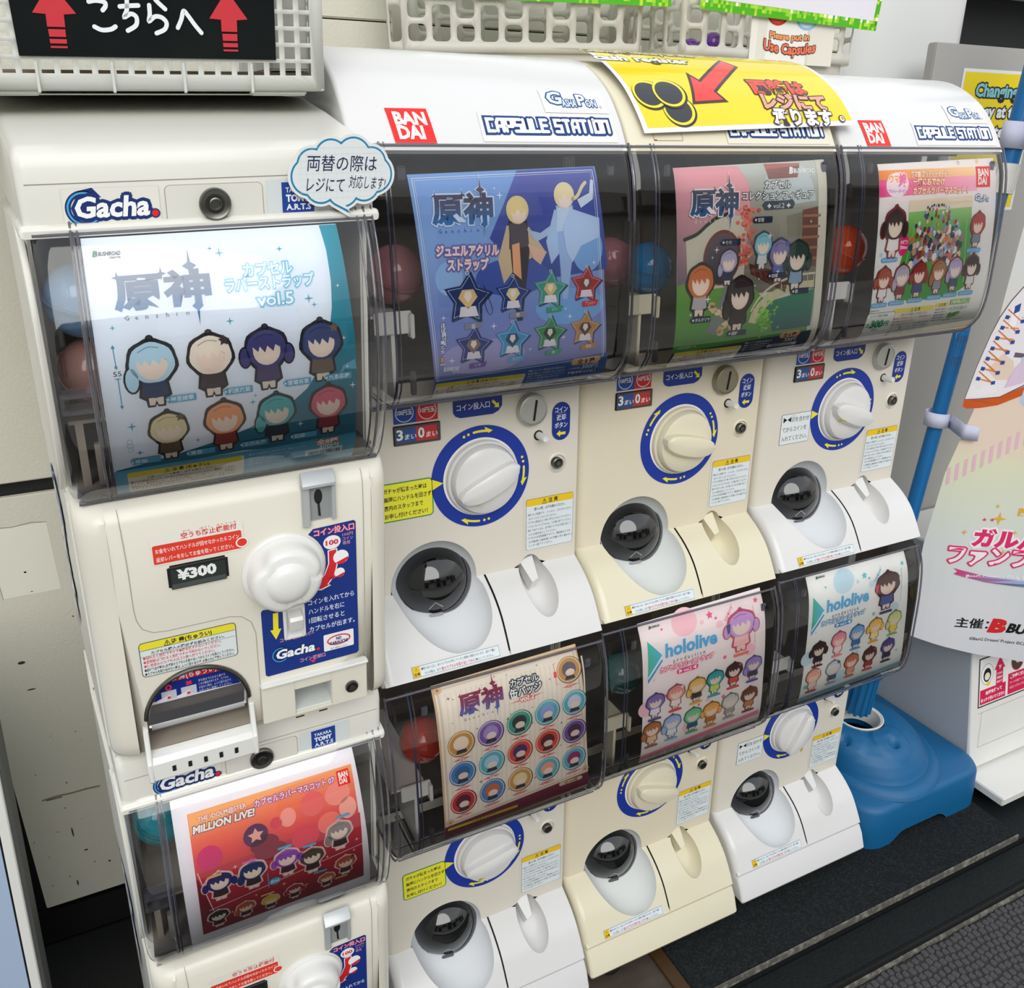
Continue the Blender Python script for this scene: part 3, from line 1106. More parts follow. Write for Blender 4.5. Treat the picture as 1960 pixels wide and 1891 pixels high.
    a1 = [wd.verts.new(flapmap(x, s_, -.004)) for x, s_ in tp]
    a2 = [wd.verts.new(flapmap(x, s_, -.024)) for x, s_ in tp]
    wd.faces.new(a1)
    for k in range(4):
        wd.faces.new((a1[k], a1[(k + 1) % 4], a2[(k + 1) % 4], a2[k]))
    part('coin_guide', wd, A_, 20)
    # dial
    da = art_dial_for(arrows, tri)
    place('dial_ring', da.build('dial_ring', plane_y(0), M['print'], 0, .0003), R, label='navy ring sticker with yellow turn arrows')
    kc = (.1575, 0, .1292)
    kp = [(.0462, 0), (.0462, .004), (.0452, .0055), (.0432, .0062), (.0428, .0045), (.0424, .006), (.0418, .011), (.040, .0145), (.034, .0175), (.022, .0195), (0, .020)]
    kn = part('dial_knob', lathe_bm(kp, kc, seg=56), M['white'] if white else M['cream'], 28)
    # grip: crescent ridge across the knob
    g = bmesh.new()
    n_ = 18
    secs = []
    for k in range(n_ + 1):
        t = -1 + 2 * k / n_
        x = .0405 * t
        hw = .0155 * math.sqrt(max(0, 1 - t ** 4)) * (1 - .25 * t * t) + .0028
        h0 = .012
        h1 = .032 - .006 * t * t
        cc = []
        for (u, h) in ((-1.15, h0), (-1.02, h0 + (h1 - h0) * .5), (-.80, h0 + (h1 - h0) * .86), (-.2, h1), (.35, h0 + (h1 - h0) * .98), (.62, h0 + (h1 - h0) * .84), (.76, h0)):
            cc.append(g.verts.new((kc[0] + x, kc[1] - h, kc[2] + u * hw)))
        secs.append(cc)
    for A2, B2 in zip(secs, secs[1:]):
        for q in range(6):
            g.faces.new((A2[q], A2[q + 1], B2[q + 1], B2[q]))
    g.faces.new(secs[0])
    g.faces.new(secs[-1][::-1])
    kr = Matrix.Translation(Vector(kc)) @ Matrix.Rotation(math.radians(-knob_rot), 4, 'Y') @ Matrix.Translation(-Vector(kc))
    g.transform(kr)
    place('knob_grip', bm_mesh('knob_grip', g, M['white'] if white else M['cream'], 35), kn)
    if knob_tri:
        ta = Art()
        ta.poly([(-.006, -.0045), (.006, -.0045), (0, .0065)], '#E7DC2E', 0)
        tm_ = ta.build('pointer_mark', lambda x, s, off: kr @ Vector((kc[0] - .0235 + x * .9, kc[1] - .0256 - off + s * .99, kc[2] - .0152 - s * .55)), M['print'], 0)
        place('pointer_mark', tm_, kn, label='yellow triangle pointer')
    # coin slot disc
    cs = (.2211, 0, .2052)
    m_ = M['steel'] if white else M['steeldark']
    c_ = part('coin_slot', lathe_bm([(.0195, 0), (.0195, .006), (.0185, .0085), (.0165, .0092), (.016, .0085), (0, .0085)], cs, seg=40), m_, 30)
    sm = box_bm(cs[0] - .0012 + .002, cs[0] + .0012 + .002, -.0096, -.0082, cs[2] - .0125, cs[2] + .0125, .0003)
    sm.transform(Matrix.Translation(Vector(cs)) @ Matrix.Rotation(math.radians(8), 4, 'Y') @ Matrix.Translation(-Vector(cs)))
    place('slot', bm_mesh('slot', sm, M['dark'], 0), c_)
    # return button
    b_ = part('return_button', lathe_bm([(.0046, 0), (.0044, .017), (.0036, .0185), (.0018, .0185), (.0015, .0175), (0, .0175)], (.2325, 0, .1708), seg=20), M['knobwhite'], 30)
    place('button_well', bm_mesh('button_well', lathe_bm([(.0064, .0002), (0, .0002)], (.2320, 0, .1708), seg=24), M['dark'], 0), b_)
    # lock in a recess
    lk = part('cabinet_lock', lathe_bm([(.0132, .0), (.0122, .0012), (.0108, .0016), (.0098, .0004)], (.2585, 0, .1318), seg=32), P_, 40)
    place('lock_barrel', bm_mesh('lock_barrel', lathe_bm([(.0072, 0), (.0070, .0062), (.0062, .0068), (.0046, .0062), (.0044, .0048), (.0030, .0048), (.0029, .0066), (0, .0066)], (.2568, 0, .1328), seg=28), M['lock'], 30), lk)
    place('key_ring_gap', bm_mesh('key_ring_gap', lathe_bm([(.0045, .0064), (.0031, .0064)], (.2568, 0, .1328), seg=24), M['dark'], 0), lk)
    # print
    pr = M['print']
    pl = plane_y(0)
    if i <= 3:
        place('coin_value_plate', art_coinplates().build('coin_value_plate', pl, pr, 0, .0003), R, label='blue and red plate reading 100円玉 and 10円玉')
        cp = place('coin_count_plate', bm_mesh('coin_count_plate', box_bm(.0505, .1060, -.0022, .001, .1835, .2062, .0008), M['dark'], 20), R)
        place('coin_count_card', art_counts(*counts).build('coin_count_card', plane_y(-.0023), M['gloss'], 0, .0002), cp, label='card reading 3まい 0まい')
        place('slot_label', art_slotlabel().build('slot_label', pl, pr, 0, .0003), R, label='navy label reading コイン投入口')
    place('return_label', art_return().build('return_label', pl, pr, 0, .0003), R, label='navy label reading コイン返却ボタン')
    place('caution_sticker', art_caution().build('caution_sticker', pl, pr, 0, .0003), R, label='white caution sticker with yellow heading')
    if i != 4:
        place('flap_sticker', art_flapnote().build('flap_sticker', flapmap, pr, 0, .0003), R, label='narrow caution sticker with red line')
    if notice == 'yellow':
        place('notice_sticker', art_notice_yellow().build('notice_sticker', pl, pr, 0, .0003), R, label='yellow sticker with green border about jammed capsules')
    if notice == 'white':
        place('notice_sticker', art_notice_white().build('notice_sticker', pl, pr, 0, .0003), R, label='white sticker reading 印を合わせてからコインを入れてください。')
    # hinge slot at the flap corner
    part('flap_hinge', box_bm(.014, .0215, -.0015, .01, -.0085, -.0035, .0004), M['silver'], 0)
    # hood
    if hood:
        pp = HOOD.pts(0, HOOD.t[-1], 26)
        prof = [(.30, .5832)] + pp + [(-.080, .484), (.30, .484)]
        hd = part('hood', poly_prism(prof, 0, WM, .011, 4), A_, 32)
        ha = Art()
        if i != 2:
            bandai(ha, .0395, .0822, .1865, .2212, 2, .003)
        else:
            ha.frame(.0330, .0700, .1830, .2165, .0004, '#8A6A50', 1, .001)
            ha.rect(.0330, .0365, .2152, .2165, '#A8322A', 2)
        ha.rect(.129, .2775, .188, .2195, '#DDDCD8' if white else '#DAD3BC', 0)
        ha.rect(.1296, .2769, .1886, .2189, '#E6E5E1' if white else '#E4DDC8', 1)
        capsule_station(ha, .1335, .2725, .1915, .2135, 3)
        ha.rect(.203, .2755, .159, .1872, '#DDDCD8' if white else '#DAD3BC', 0)
        ha.rect(.2036, .2749, .1596, .1872, '#E6E5E1' if white else '#E4DDC8', 1)
        gashapon(ha, .2095, .2695, .1625, .1820, 3)
        place('hood_logos', ha.build('hood_logos', HOOD.map, pr, .004, .0004), hd, label='red BANDAI mark and navy CAPSULE STATION lettering')
    # case: clear front shell with side strips
    cs_ = CASE.pts(-.002, CASE.t[-1], 22)
    bot = [(-.07, .2475), (-.04, .2455), (.01, .2465)]
    path = cs_ + bot
    def shell(x0, x1, r, m2, nm, lab=None):
        b = bmesh.new()
        cols = []
        nx = 6
        def ring(x, d):
            out = []
            for k, p in enumerate(path):
                a0 = path[max(0, k - 1)]
                a1 = path[min(len(path) - 1, k + 1)]
                t = Vector((a1[0] - a0[0], a1[1] - a0[1])).normalized()
                n2 = Vector((t.y, -t.x))
                out.append(b.verts.new((x, p[0] - n2.x * d, p[1] - n2.y * d)))
            return out
        xs = []
        if r:
            for k in range(nx + 1):
                t = math.pi / 2 * k / nx
                xs.append((x0 + r * (1 - math.cos(t)), r * (1 - math.sin(t))))
        else:
            xs.append((x0, 0))
        if r:
            for k in range(nx + 1):
                t = math.pi / 2 * (1 - k / nx)
                xs.append((x1 - r * (1 - math.cos(t)), r * (1 - math.sin(t))))
        else:
            xs.append((x1, 0))
        prev = None
        for x, d in xs:
            c = ring(x, d)
            if prev:
                for q in range(len(c) - 1):
                    b.faces.new((prev[q], prev[q + 1], c[q + 1], c[q]))
            prev = c
        # side walls back to the cabinet
        for x in (x0, x1):
            b2 = [b.verts.new((x, p[0] + r, p[1] if p[1] > .25 else .2475)) for p in path]
            b3 = [b.verts.new((x, .035, max(p[1], .25))) for p in path]
            for q in range(len(path) - 1):
                b.faces.new((b2[q], b2[q + 1], b3[q + 1], b3[q]))
        return b
    case = part('case_front', shell(-.002, .290, .012, None, ''), M['clear'], 40, label='clear curved plastic case')
    # thick clear edges: left seam, right edge, top and bottom lip
    def seam(x, r, a=0.0, b_=None):
        pts = [(x, p[0] + .0012, p[1]) for p in path]
        return tube_bm(pts, r, 6)
    def many(n, bms, m=M['rim'], par=case, sm=40):
        for b_ in bms:
            place(n, bm_mesh(n, b_, m, sm), par)
    many('case_seam', [seam(.0265, .0012)], M['seamblue'])
    many('case_seam', [seam(.0310, .0008)])
    many('case_edge', [seam(-.0005, .0013), seam(.2885, .0016)])
    many('case_lip', [tube_bm([(0, -.0815, .491), (.288, -.0815, .491)], .0016, 6), tube_bm([(.004, -.079, .2512), (.286, -.079, .2512)], .0018, 6), tube_bm([(.004, -.055, .2462), (.286, -.055, .2462)], .0012, 6)])
    many('case_clip', [box_bm(.040, .0475, -.0905, -.087, .462, .474, .001), box_bm(.2595, .267, -.0905, -.087, .464, .476, .001), box_bm(.046, .0515, -.083, -.078, .262, .286, .001), box_bm(.2655, .271, -.083, -.078, .266, .290, .001)])
    # inner bracket and white shelf
    if bracket:
        bx, bz = bracket
        for b_ in (box_bm(bx - .020, bx + .018, -.070, -.066, bz - .012, bz + .010, .001), box_bm(bx + .014, bx + .018, -.078, -.066, bz - .016, bz + .008, .001), box_bm(.004, bx + .012, -.066, .10, bz + .004, bz + .0065), box_bm(bx - .003, bx + .001, -.066, .02, .256, bz + .005)):
            part('capsule_bracket', b_, M['knobwhite'] if white else M['cream'], 20)
    # poster inside the case
    if poster_art:
        pm_ = poster_art.build('poster_card', lambda x, s, off: CASE.map(x, s, off - .0034), M['paper'], .006)
        place('poster_card', pm_, R, label='printed display card inside the clear case')
        # plain backing of the card
    if base:
        bp = [(-.0735, -.0775), (-.0825, -.091), (-.0920, -.117), (-.0895, -.1225), (.30, -.1225), (.30, -.083), (-.02, -.083)]
        part('base_skirt', poly_prism(bp, 0, WM, .010, 3), A_, 30)
        for wx in (.05, .238):
            up_ = 0.0065 if ox + wx > .72 else 0
            part('caster', lathe_bm([(0, -.011), (.014, -.011), (.0165, -.008), (.0165, .008), (.014, .011), (0, .011)], (wx, -.068, -.1355 + up_), 'y', 24), M['rubber'], 30)
    return R

# ------------------------------------------------------------ display cards (flat prints)
def poly_bg(a, tl, tr, br, bl, fn, L=0, n=24, left=None, right=None):
    """four-sided card with smooth side edges"""
    L_, R_ = [], []
    for k in range(n + 1):
        u = k / n
        xl = tl[0] + (bl[0] - tl[0]) * u
        xr = tr[0] + (br[0] - tr[0]) * u
        L_.append((xl, tl[1] + (bl[1] - tl[1]) * u))
        R_.append((xr, tr[1] + (br[1] - tr[1]) * u))
    vs_ = L_ + R_
    fs = []
    for k in range(n):
        fs += [(k, k + 1, n + 1 + k + 1), (k, n + 1 + k + 1, n + 1 + k)]
    a.items.append((vs_, fs, fn, L))

def card_strap_vol5():
    a = Art()
    poly_bg(a, (.034, .0085), (.2170, .0085), (.2240, .2245), (.034, .2245), grad(.01, .22, [(0, '#EAF1F9'), (.35, '#E6EEF8'), (.75, '#E3E8F2'), (1, '#D5E3EE')]))
    teal = lambda x, y: tuple(p + (q - p) * max(0, min(1, (y - .02) / .17)) for p, q in zip(lin('#1C98AE'), lin('#12657F')))
    arc = [(.2035, .009), (.2062, .03), (.2068, .055), (.2055, .075), (.2010, .100), (.1935, .121), (.182, .138), (.165, .152), (.1355, .166), (.105, .175), (.075, .182), (.036, .1885)]
    a.poly(arc + [(.036, .1945), (.08, .1895), (.13, .1875), (.155, .190), (.2232, .1905), (.2222, .10), (.2172, .009)], '#158BA2', 1, teal)
    lo = grad(.186, .2245, [(0, '#2C93B5'), (.3, '#7FB9D3'), (1, '#9CC7DA')])
    a.poly([(.0342, .1895), (.0342, .2245), (.2239, .2245), (.2235, .186), (.15, .189), (.08, .1885)], '#7FB9D3', 2, lo)
    a.poly([(.2215, .118), (.2225, .1265), (.213, .125), (.205, .136), (.212, .122)], '#59AFC6', 2)
    genshin(a, .050, .1172, .0385, .0625, '#78869C', '#2E73A5', 3, sub='#6F7B8B', sx=.0555)
    a.text('B', .0402, .0232, .0058, '#2F7B56', 3, w=.0034, bold=.05, shear=.2)
    a.text('BUSHIROAD', .0441, .0229, .0042, '#27303A', 3, w=.0145, bold=.03, shear=.12)
    a.text('CREATIVE', .0510, .0253, .0020, '#27303A', 3, w=.0075, bold=.02)
    for t, x, y, w in (('カプセル', .1414, .0455, .0368), ('ラバーストラップ', .1273, .0560, .0665), ('vol.5', .1490, .0690, .0275)):
        a.text(t, x, y, .0112 if t[0] != 'v' else .0128, '#F4FAFD', 3, w=w, bold=.02, out=[('#A9DBEE', .12), ('#5FB4DA', .07)])
    cs = [(.0700, .110, .053, '#15191E', '#B7D7E8', '#24345C'), (.1112, .109, .051, '#1E1A1C', '#EDE3D4', '#3A2A2C'), (.1525, .109, .051, '#17162A', '#3F3D78', '#4A3A66'), (.1950, .108, .051, '#14171F', '#2B3F74', '#6D5A4C'),
          (.0762, .162, .044, '#191512', '#DFD0A2', '#5A4A36'), (.1175, .1605, .047, '#2A1814', '#E8A06A', '#8E2F2A'), (.1575, .160, .046, '#14262B', '#4FB0B4', '#1F2C36'), (.1990, .159, .047, '#2A1416', '#D5607A', '#8A2C30')]
    for x, y, h, o, hr, bd in cs:
        a.charm(x, y, h, o, hr, bd, L=4, w=h * .66)
    for (x, y, t) in ((.0876, .1335, '神里綾華'), (.1294, .1330, '楓原万葉'), (.1748, .1325, '雷電将軍'), (.2090, .1322, '九条裟羅'), (.0578, .183, '早柚'), (.0982, .1825, '宵宮'), (.139, .182, 'エウルア'), (.1791, .1815, '煙緋')):
        x2 = min(x, .2075)
        a.poly([(x2 - .0115, y - .0022), (x2 - .0095, y - .0042), (x2 + .0105, y - .0042), (x2 + .0105, y + .0012), (x2 - .0095, y + .0012)], '#5AA7C8', 10)
        a.text(t, x2 - .0078, y, .0042, '#F2F8FB', 11, w=min(.0165, .0043 * len(t)), bold=.01, res=1)
        a.star(x2 - .0098, y - .0015, .0011, '#F2F8FB', 11, ri=.6)
    sparkles(a, [(.1261, .0266, .0036), (.1704, .0265, .0026), (.1197, .0227, .0018), (.1881, .0666, .0038), (.1919, .0717, .0024), (.1277, .078, .003), (.0468, .0749, .002), (.0508, .1503, .0038), (.0967, .17, .0022), (.0541, .1737, .003), (.1395, .1433, .0028), (.1418, .138, .0018)], '#3B9AB8', 3)
    sparkles(a, [(.2192, .1398, .003), (.2131, .0998, .002), (.2117, .0586, .0018), (.1762, .1686, .0028), (.2150, .1233, .002)], '#E6F4F8', 3)
    a.line([(.0452, .089), (.0458, .1045)], .0006, '#2E9AB4', 3)
    a.line([(.0459, .1115), (.0461, .133)], .0006, '#2E9AB4', 3)
    a.poly([(.0438, .0895), (.0452, .0868), (.0466, .0895)], '#2E9AB4', 3)
    a.poly([(.0447, .1325), (.0461, .1352), (.0475, .1325)], '#2E9AB4', 3)
    a.text('55', .0432, .1098, .0052, '#3B4450', 3, w=.0055)
    a.text('約', .0447, .1040, .0026, '#3B4450', 3, w=.002, res=1)
    a.text('mm', .0440, .1124, .0022, '#3B4450', 3, w=.0038, res=1)
    for k, y in enumerate((.163, .1665, .170)):
        a.ring(.0480, y, .0026 - .0006 * (k != 1), .0022, .0005, '#A8CFDD', 3, 14)
    caution_strip(a, .0430, .1310, .1925, .2180, 4)
    a.text('全8種', .1900, .1935, .0062, '#FFFFFF', 5, w=.018, bold=.02, out=[('#D9854B', .16)])
    a.text('300円', .1925, .1995, .0068, '#EDF5F9', 4, w=.0165, bold=.02)
    for k in range(4):
        a.text('●商品の仕様が変更になる場合があります。写真はイメージです。', .135, .1945 + .004 * k, .003, '#D5E8F0', 4, w=.046 - .004 * k, res=1)
    a.rect(.1813, .2128, .1995, .2068, '#E5EBEE', 4)
    x = .1835
    rnd = random.Random(3)
    while x < .211:
        w = rnd.choice((.0003, .0005, .0008))
        a.rect(x, x + w, .2015, .2065, '#3A4248', 5)
        x += w + rnd.choice((.0004, .0006))
    return a

def card_idol():
    a = Art()
    a_bg = grad(.01, .22, [(0, '#F0EEF3'), (1, '#E6E6EE')])
    poly_bg(a, (.0395, .006), (.2170, .003), (.2275, .190), (.0425, .2245), a_bg)
    def fn(x, y):
        u = max(0, min(1, (y - .024) / .15))
        st = [(0, '#F3A468'), (.12, '#EF8A62'), (.3, '#E2504F'), (.5, '#C02A3C'), (.66, '#A81D30'), (1, '#7E1420')]
        c = grad(0, 1, st)(0, u)
        return c
    poly_bg(a, (.0532, .0245), (.2136, .0240), (.2192, .1705), (.0536, .1735), fn, 1)
    a.poly([(.054, .046), (.09, .036), (.15, .027), (.2136, .0245), (.054, .0247)], '#F6B06E', 2)
    a.poly([(.0540, .089), (.0652, .138), (.0536, .160)], '#6E1222', 2)
    a.poly([(.0560, .087), (.2170, .078), (.2172, .1158), (.066, .137)], '#A81C30', 2, grad(.08, .14, [(0, '#C93347'), (1, '#8C1527')]))
    rnd = random.Random(5)
    for cx, cy, rx, ry, c in ((.1126, .066, .012, .012, '#5A2A5C'), (.1200, .078, .014, .010, '#8A1F3C'), (.068, .074, .012, .013, '#D22C74'), (.170, .052, .012, .013, '#E8746F'), (.196, .050, .013, .012, '#F09A8C'), (.145, .058, .008, .010, '#F2A59A'), (.133, .060, .006, .006, '#D8485A'), (.125, .088, .016, .010, '#8E1C3A'), (.160, .085, .014, .012, '#E0405A'), (.185, .078, .012, .012, '#F07C70'), (.205, .068, .009, .012, '#F4B0A0')):
        a.ell(cx, cy, rx, ry, c, 3 + rnd.randint(0, 1), 24)
    a.star(.1126, .066, .008, '#F0B2A0', 5, n=5, ri=.5)
    a.line([(.0555, .0857), (.0658, .138)], .0007, '#F2D9DC', 5, smooth=False)
    a.line([(.062, .136), (.2171, .1164)], .0007, '#F2D9DC', 5)
    for x, y, h, hr in ((.0742, .108, .036, '#2A2468'), (.1058, .108, .036, '#1F3564'), (.1398, .107, .035, '#8E4BB0'), (.1646, .1155, .035, '#4D4436'), (.1940, .096, .036, '#8C8684'), (.1989, .1385, .030, '#B2502C'), (.0698, .152, .028, '#1E1C20'), (.0961, .153, .026, '#B25530'), (.1208, .1555, .024, '#D9C13A'), (.1453, .152, .024, '#9E2B34'), (.1785, .152, .024, '#B8643A')):
        a.charm(x, y, h, '#E8C2BE', hr, '#39222B', L=6, w=h * .78)
    a.text('THE iDOLM@STER', .0618, .0345, .0062, '#F3ECE8', 4, w=.0456, bold=.02, out=[('#C9736B', .09)])
    a.text('MiLLiON LiVE!', .0559, .0448, .0100, '#F6F1EE', 4, w=.058, bold=.045, shear=.15, out=[('#4B3B4A', .11)])
    a.text('カプセルラバーマスコット 07', .1150, .0372, .0078, '#F3E3F2', 4, w=.0798, bold=.03, out=[('#9B3FA0', .11)])
    bandai(a, .1974, .2108, .0272, .0430, 4, .0008)
    for x, y, c in ((.070, .094, '#E9B36A'), (.1035, .0905, '#E060A8'), (.1385, .088, '#4FB3D6'), (.163, .0955, '#4FB3D6'), (.1995, .075, '#4FB3D6'), (.118, .1405, '#E9B36A'), (.172, .1345, '#4FB3D6'), (.194, .155, '#E9B36A')):
        a.rrect(x - .007, x + .007, y - .0013, y + .0013, .0012, c, 12)
    a.rect(.1195, .1203, .1125, .1325, '#4FB3D6', 6)
    a.ell(.1263, .1262, .0058, .0048, '#3FA6CC', 6, 20)
    a.text('約60', .1220, .128, .0052, '#F0F6FA', 7, w=.0085, bold=.02)
    sparkles(a, [(.060, .100, .0022), (.090, .092, .0026), (.0905, .107, .0018), (.135, .135, .0025), (.107, .137, .002), (.180, .118, .0022), (.2115, .108, .0026), (.208, .121, .002), (.063, .142, .0018), (.158, .148, .002), (.083, .150, .002)], '#F6E8D2', 6)
    return a

def abstract_figure(a, cx, cy, sc, cols, L=3, flip=1):
    """soft, faceless drapery shapes standing where the card has its illustration"""
    hair, skin, cloth, dark, cape = cols
    f = flip
    a.poly([(cx - f * .012 * sc, cy + .014 * sc), (cx - f * .022 * sc, cy + .045 * sc), (cx - f * .016 * sc, cy + .068 * sc), (cx, cy + .05 * sc), (cx + f * .030 * sc, cy + .040 * sc), (cx + f * .012 * sc, cy + .016 * sc)], cape, L)
    a.poly([(cx - .010 * sc, cy + .010 * sc), (cx + .010 * sc, cy + .010 * sc), (cx + .012 * sc, cy + .040 * sc), (cx + .004 * sc, cy + .105 * sc), (cx - .002 * sc, cy + .105 * sc), (cx - .008 * sc, cy + .045 * sc)], dark, L + 1)
    a.poly([(cx - .009 * sc, cy + .012 * sc), (cx + .009 * sc, cy + .012 * sc), (cx + .011 * sc, cy + .034 * sc), (cx - .010 * sc, cy + .036 * sc)], cloth, L + 2)
    a.ell(cx, cy, .0120 * sc, .0130 * sc, hair, L + 3, 22)
    a.poly([(cx - .0075 * sc, cy + .001 * sc), (cx - .003 * sc, cy + .004 * sc), (cx, cy - .001 * sc), (cx + .004 * sc, cy + .004 * sc), (cx + .009 * sc, cy), (cx + .008 * sc, cy + .009 * sc), (cx + .002 * sc, cy + .0125 * sc), (cx - .005 * sc, cy + .010 * sc)], skin, L + 4)

def card_jewel():
    a = Art()
    bgf = grad(.02, .245, [(0, '#7FA9DF'), (.35, '#8FB2E2'), (.6, '#7C92CF'), (.8, '#8C8FC6'), (1, '#3F66A8')])
    TL, TR, BR, BL = (.0485, .0262), (.2455, .0195), (.2640, .2420), (.0685, .2520)
    poly_bg(a, TL, TR, BR, BL, bgf)
    a.poly([(.1586, .0232), (.2440, .0202), (.2500, .060), (.2580, .120), (.20, .125), (.158, .118), (.1258, .085)], '#3A55A8', 1, grad(.02, .12, [(0, '#5A63B4'), (1, '#39519F')]))
    a.ell(.150, .122, .040, .018, '#4A62B4', 2, 30)
    a.ell(.2340, .100, .0175, .022, '#86B4E4', 2, 24)
    a.ell(.083, .120, .014, .016, '#9FC4EC', 1, 24)
    a.ell(.118, .198, .046, .018, '#A5A3D2', 1, 30)
    a.ell(.215, .155, .04, .018, '#7FB0E2', 1, 30)
    abstract_figure(a, .156, .0600, 1.0, ('#E9D79A', '#F3E0D2', '#5B5560', '#3A3742', '#D9C6A4'), 3, 1)
    a.poly([(.149, .092), (.157, .090), (.159, .125), (.150, .118)], '#F0B48A', 6)
    a.poly([(.166, .092), (.187, .100), (.180, .112), (.172, .106)], '#EBC6AE', 6)
    a.poly([(.165, .078), (.180, .082), (.194, .074), (.190, .084), (.176, .090)], '#B9D2EE', 6)
    abstract_figure(a, .2075, .0475, .95, ('#F0E3B8', '#F6E6DC', '#CFE0F4', '#A9C4EA', '#BBD4F2'), 3, 1)
    a.poly([(.214, .060), (.247, .070), (.248, .088), (.226, .096), (.216, .112), (.209, .100), (.205, .078)], '#C3D8F3', 7)
    a.poly([(.222, .052), (.236, .046), (.238, .033), (.2415, .034), (.240, .052), (.226, .060)], '#DCE8F6', 7)
    a.line([(.214, .052), (.222, .049), (.228, .040), (.232, .036)], .0035, '#F0E3B8', 6, smooth=True)
    for d, w in ((.0038, .0007), (.0058, .0004)):
        a.line([(TL[0] + d, TL[1] + d), (TR[0] - d, TR[1] + d), (BR[0] - d - .002, .2120), (BL[0] - .004 + d, .2195), (TL[0] + d, TL[1] + d)], w, '#E3EDF8', 3, caps=False)
    genshin(a, .0685, .1305, .0450, .0700, '#4E4A62', '#3C7BB8', 8, glow='#DCEBFA', sub='#5A6E92', sx=.0740)
    a.text('ジュエルアクリル', .0705, .0985, .0112, '#F8EEF0', 6, w=.0645, bold=.04, rot=1.5, out=[('#5A6FB8', .17), ('#E58A7C', .08)])
    a.text('ストラップ', .0810, .1118, .0118, '#F8EEF0', 6, w=.0425, bold=.04, rot=1.5, out=[('#5A6FB8', .17), ('#E58A7C', .08)])
    st = [(.1010, .1400, .0265, '#20386F', '#E6C98C'), (.1492, .1395, .0200, '#1F3F86', '#E9D8A4'), (.1909, .1370, .0200, '#3D9E8E', '#E2C27E'), (.2326, .1345, .0195, '#B5222E', '#6E4638'),
          (.1058, .1860, .0205, '#2B3A86', '#8E7468'), (.1483, .1840, .0205, '#3F9BC8', '#284A6C'), (.1908, .1815, .0200, '#3F8F62', '#2A3A34'), (.2325, .1795, .0195, '#B98A54', '#5A4034')]
    labs = ['空', '蛍', 'ジン', 'アンバー', 'リサ', 'ガイア', '魈', '鍾離']
    lc = ['#8C8FA0', '#8C8FA0', '#35A07C', '#D2303A', '#6C4BA0', '#5FA9D6', '#35A07C', '#C98A44']
    for k, (x, y, r, c, h) in enumerate(st):
        a.star(x + .0012, y + .001, r * 1.02, '#2A3560', 7, n=5, ri=.56, rot=6)
        a.star(x, y, r, c, 8, n=5, ri=.56, rot=6)
        a.star(x, y, r * .86, '#DCE6F2', 9, n=5, ri=.56, rot=6)
        a.star(x, y, r * .83, c, 10, n=5, ri=.56, rot=6)
        a.poly([(x - r * .22, y - r * .34), (x + r * .22, y - r * .34), (x + r * .38, y - r * .06), (x, y + r * .36), (x - r * .38, y - r * .06)], h, 11)
        a.poly([(x - r * .10, y - r * .28), (x + r * .12, y - r * .28), (x + r * .16, y - r * .08), (x, y + r * .12), (x - r * .16, y - r * .08)], '#F1E6DC', 12)
        a.poly([(x - r * .36, y + r * .62), (x - r * .30, y + r * .26), (x + r * .30, y + r * .26), (x + r * .40, y + r * .62)], '#E8E4EA', 11)
        a.ring(x, y - r * .92, r * .08, r * .08, r * .03, '#E9EEF5', 11, 12)
        yy = y + r * .98
        xx = x + .005
        a.poly([(xx - .009, yy - .0025), (xx + .010, yy - .0035), (xx + .008, yy + .0022), (xx - .009, yy + .0028)], lc[k], 11)
        a.text(labs[k], xx, yy + .0012, .0042, '#F3F3F5', 12, al='c', w=.0028 * len(labs[k]) + .001, res=1)
    a.line([(.118, .128), (.122, .138), (.127, .152), (.1235, .156), (.1195, .148), (.119, .138)], .0005, '#1F2436', 12, smooth=True)
    sparkles(a, [(.138, .0465, .004), (.133, .040, .002), (.0885, .0925, .0025), (.0785, .131, .0045), (.0755, .156, .003), (.128, .168, .0038), (.083, .1985, .0036), (.2415, .113, .003), (.214, .165, .0036), (.209, .157, .002), (.207, .186, .0032), (.169, .195, .0022)], '#F1F6FC', 6)
    for k, ch in enumerate('ほぼ原寸大！'):
        a.text(ch, .0722 + k * .0002, .1650 + k * .0046, .0052, '#F0F4FA', 6, bold=.03, out=[('#28447C', .12)], res=1)
    for k, ch in enumerate('厚さ約'):
        a.text(ch, .0712, .1810 + k * .0046, .0040, '#F0F4FA', 6, bold=.03, out=[('#28447C', .12)], res=1)
    a.text('8', .0712, .1985, .0058, '#F3B24A', 6, bold=.05, out=[('#28447C', .1)])
    a.text('mm', .0708, .2025, .0040, '#F0F4FA', 6, w=.0058, bold=.03, out=[('#28447C', .12)])
    a.poly([(.0668, .2210), (.264, .2080), (.2640, .2420), (.0685, .2520)], '#33599E', 2, grad(.21, .25, [(0, '#2E569C'), (1, '#4F74B0')]))
    a.text('BUSHIROAD', .0745, .2090, .0058, '#EDF3FA', 6, w=.0165, bold=.04, shear=.12)
    a.text('CREATIVE', .0835, .2118, .0024, '#EDF3FA', 6, w=.0075, res=1)
    def rot_caution(x0, x1, y0, y1):
        caution_strip(a, x0, x1, y0, y1, 5)
    rot_caution(.0675, .1665, .2225, .2425)
    a.poly([(.2190, .2165), (.2225, .2115), (.2525, .2105), (.2555, .2140), (.2520, .2185), (.2225, .2195)], '#E3B98A', 5)
    a.text('全 8 種', .2375, .2178, .0068, '#3A2C22', 6, al='c', w=.021, bold=.02)
    a.text('300円', .2335, .2255, .0080, '#EDF3FA', 5, w=.0195, shear=.1)
    a.text('メーカー希望小売価格', .2185, .2248, .0026, '#EDF3FA', 5, w=.013, res=1)
    a.rect(.2170, .2560, .2285, .2338, '#22376C', 4)
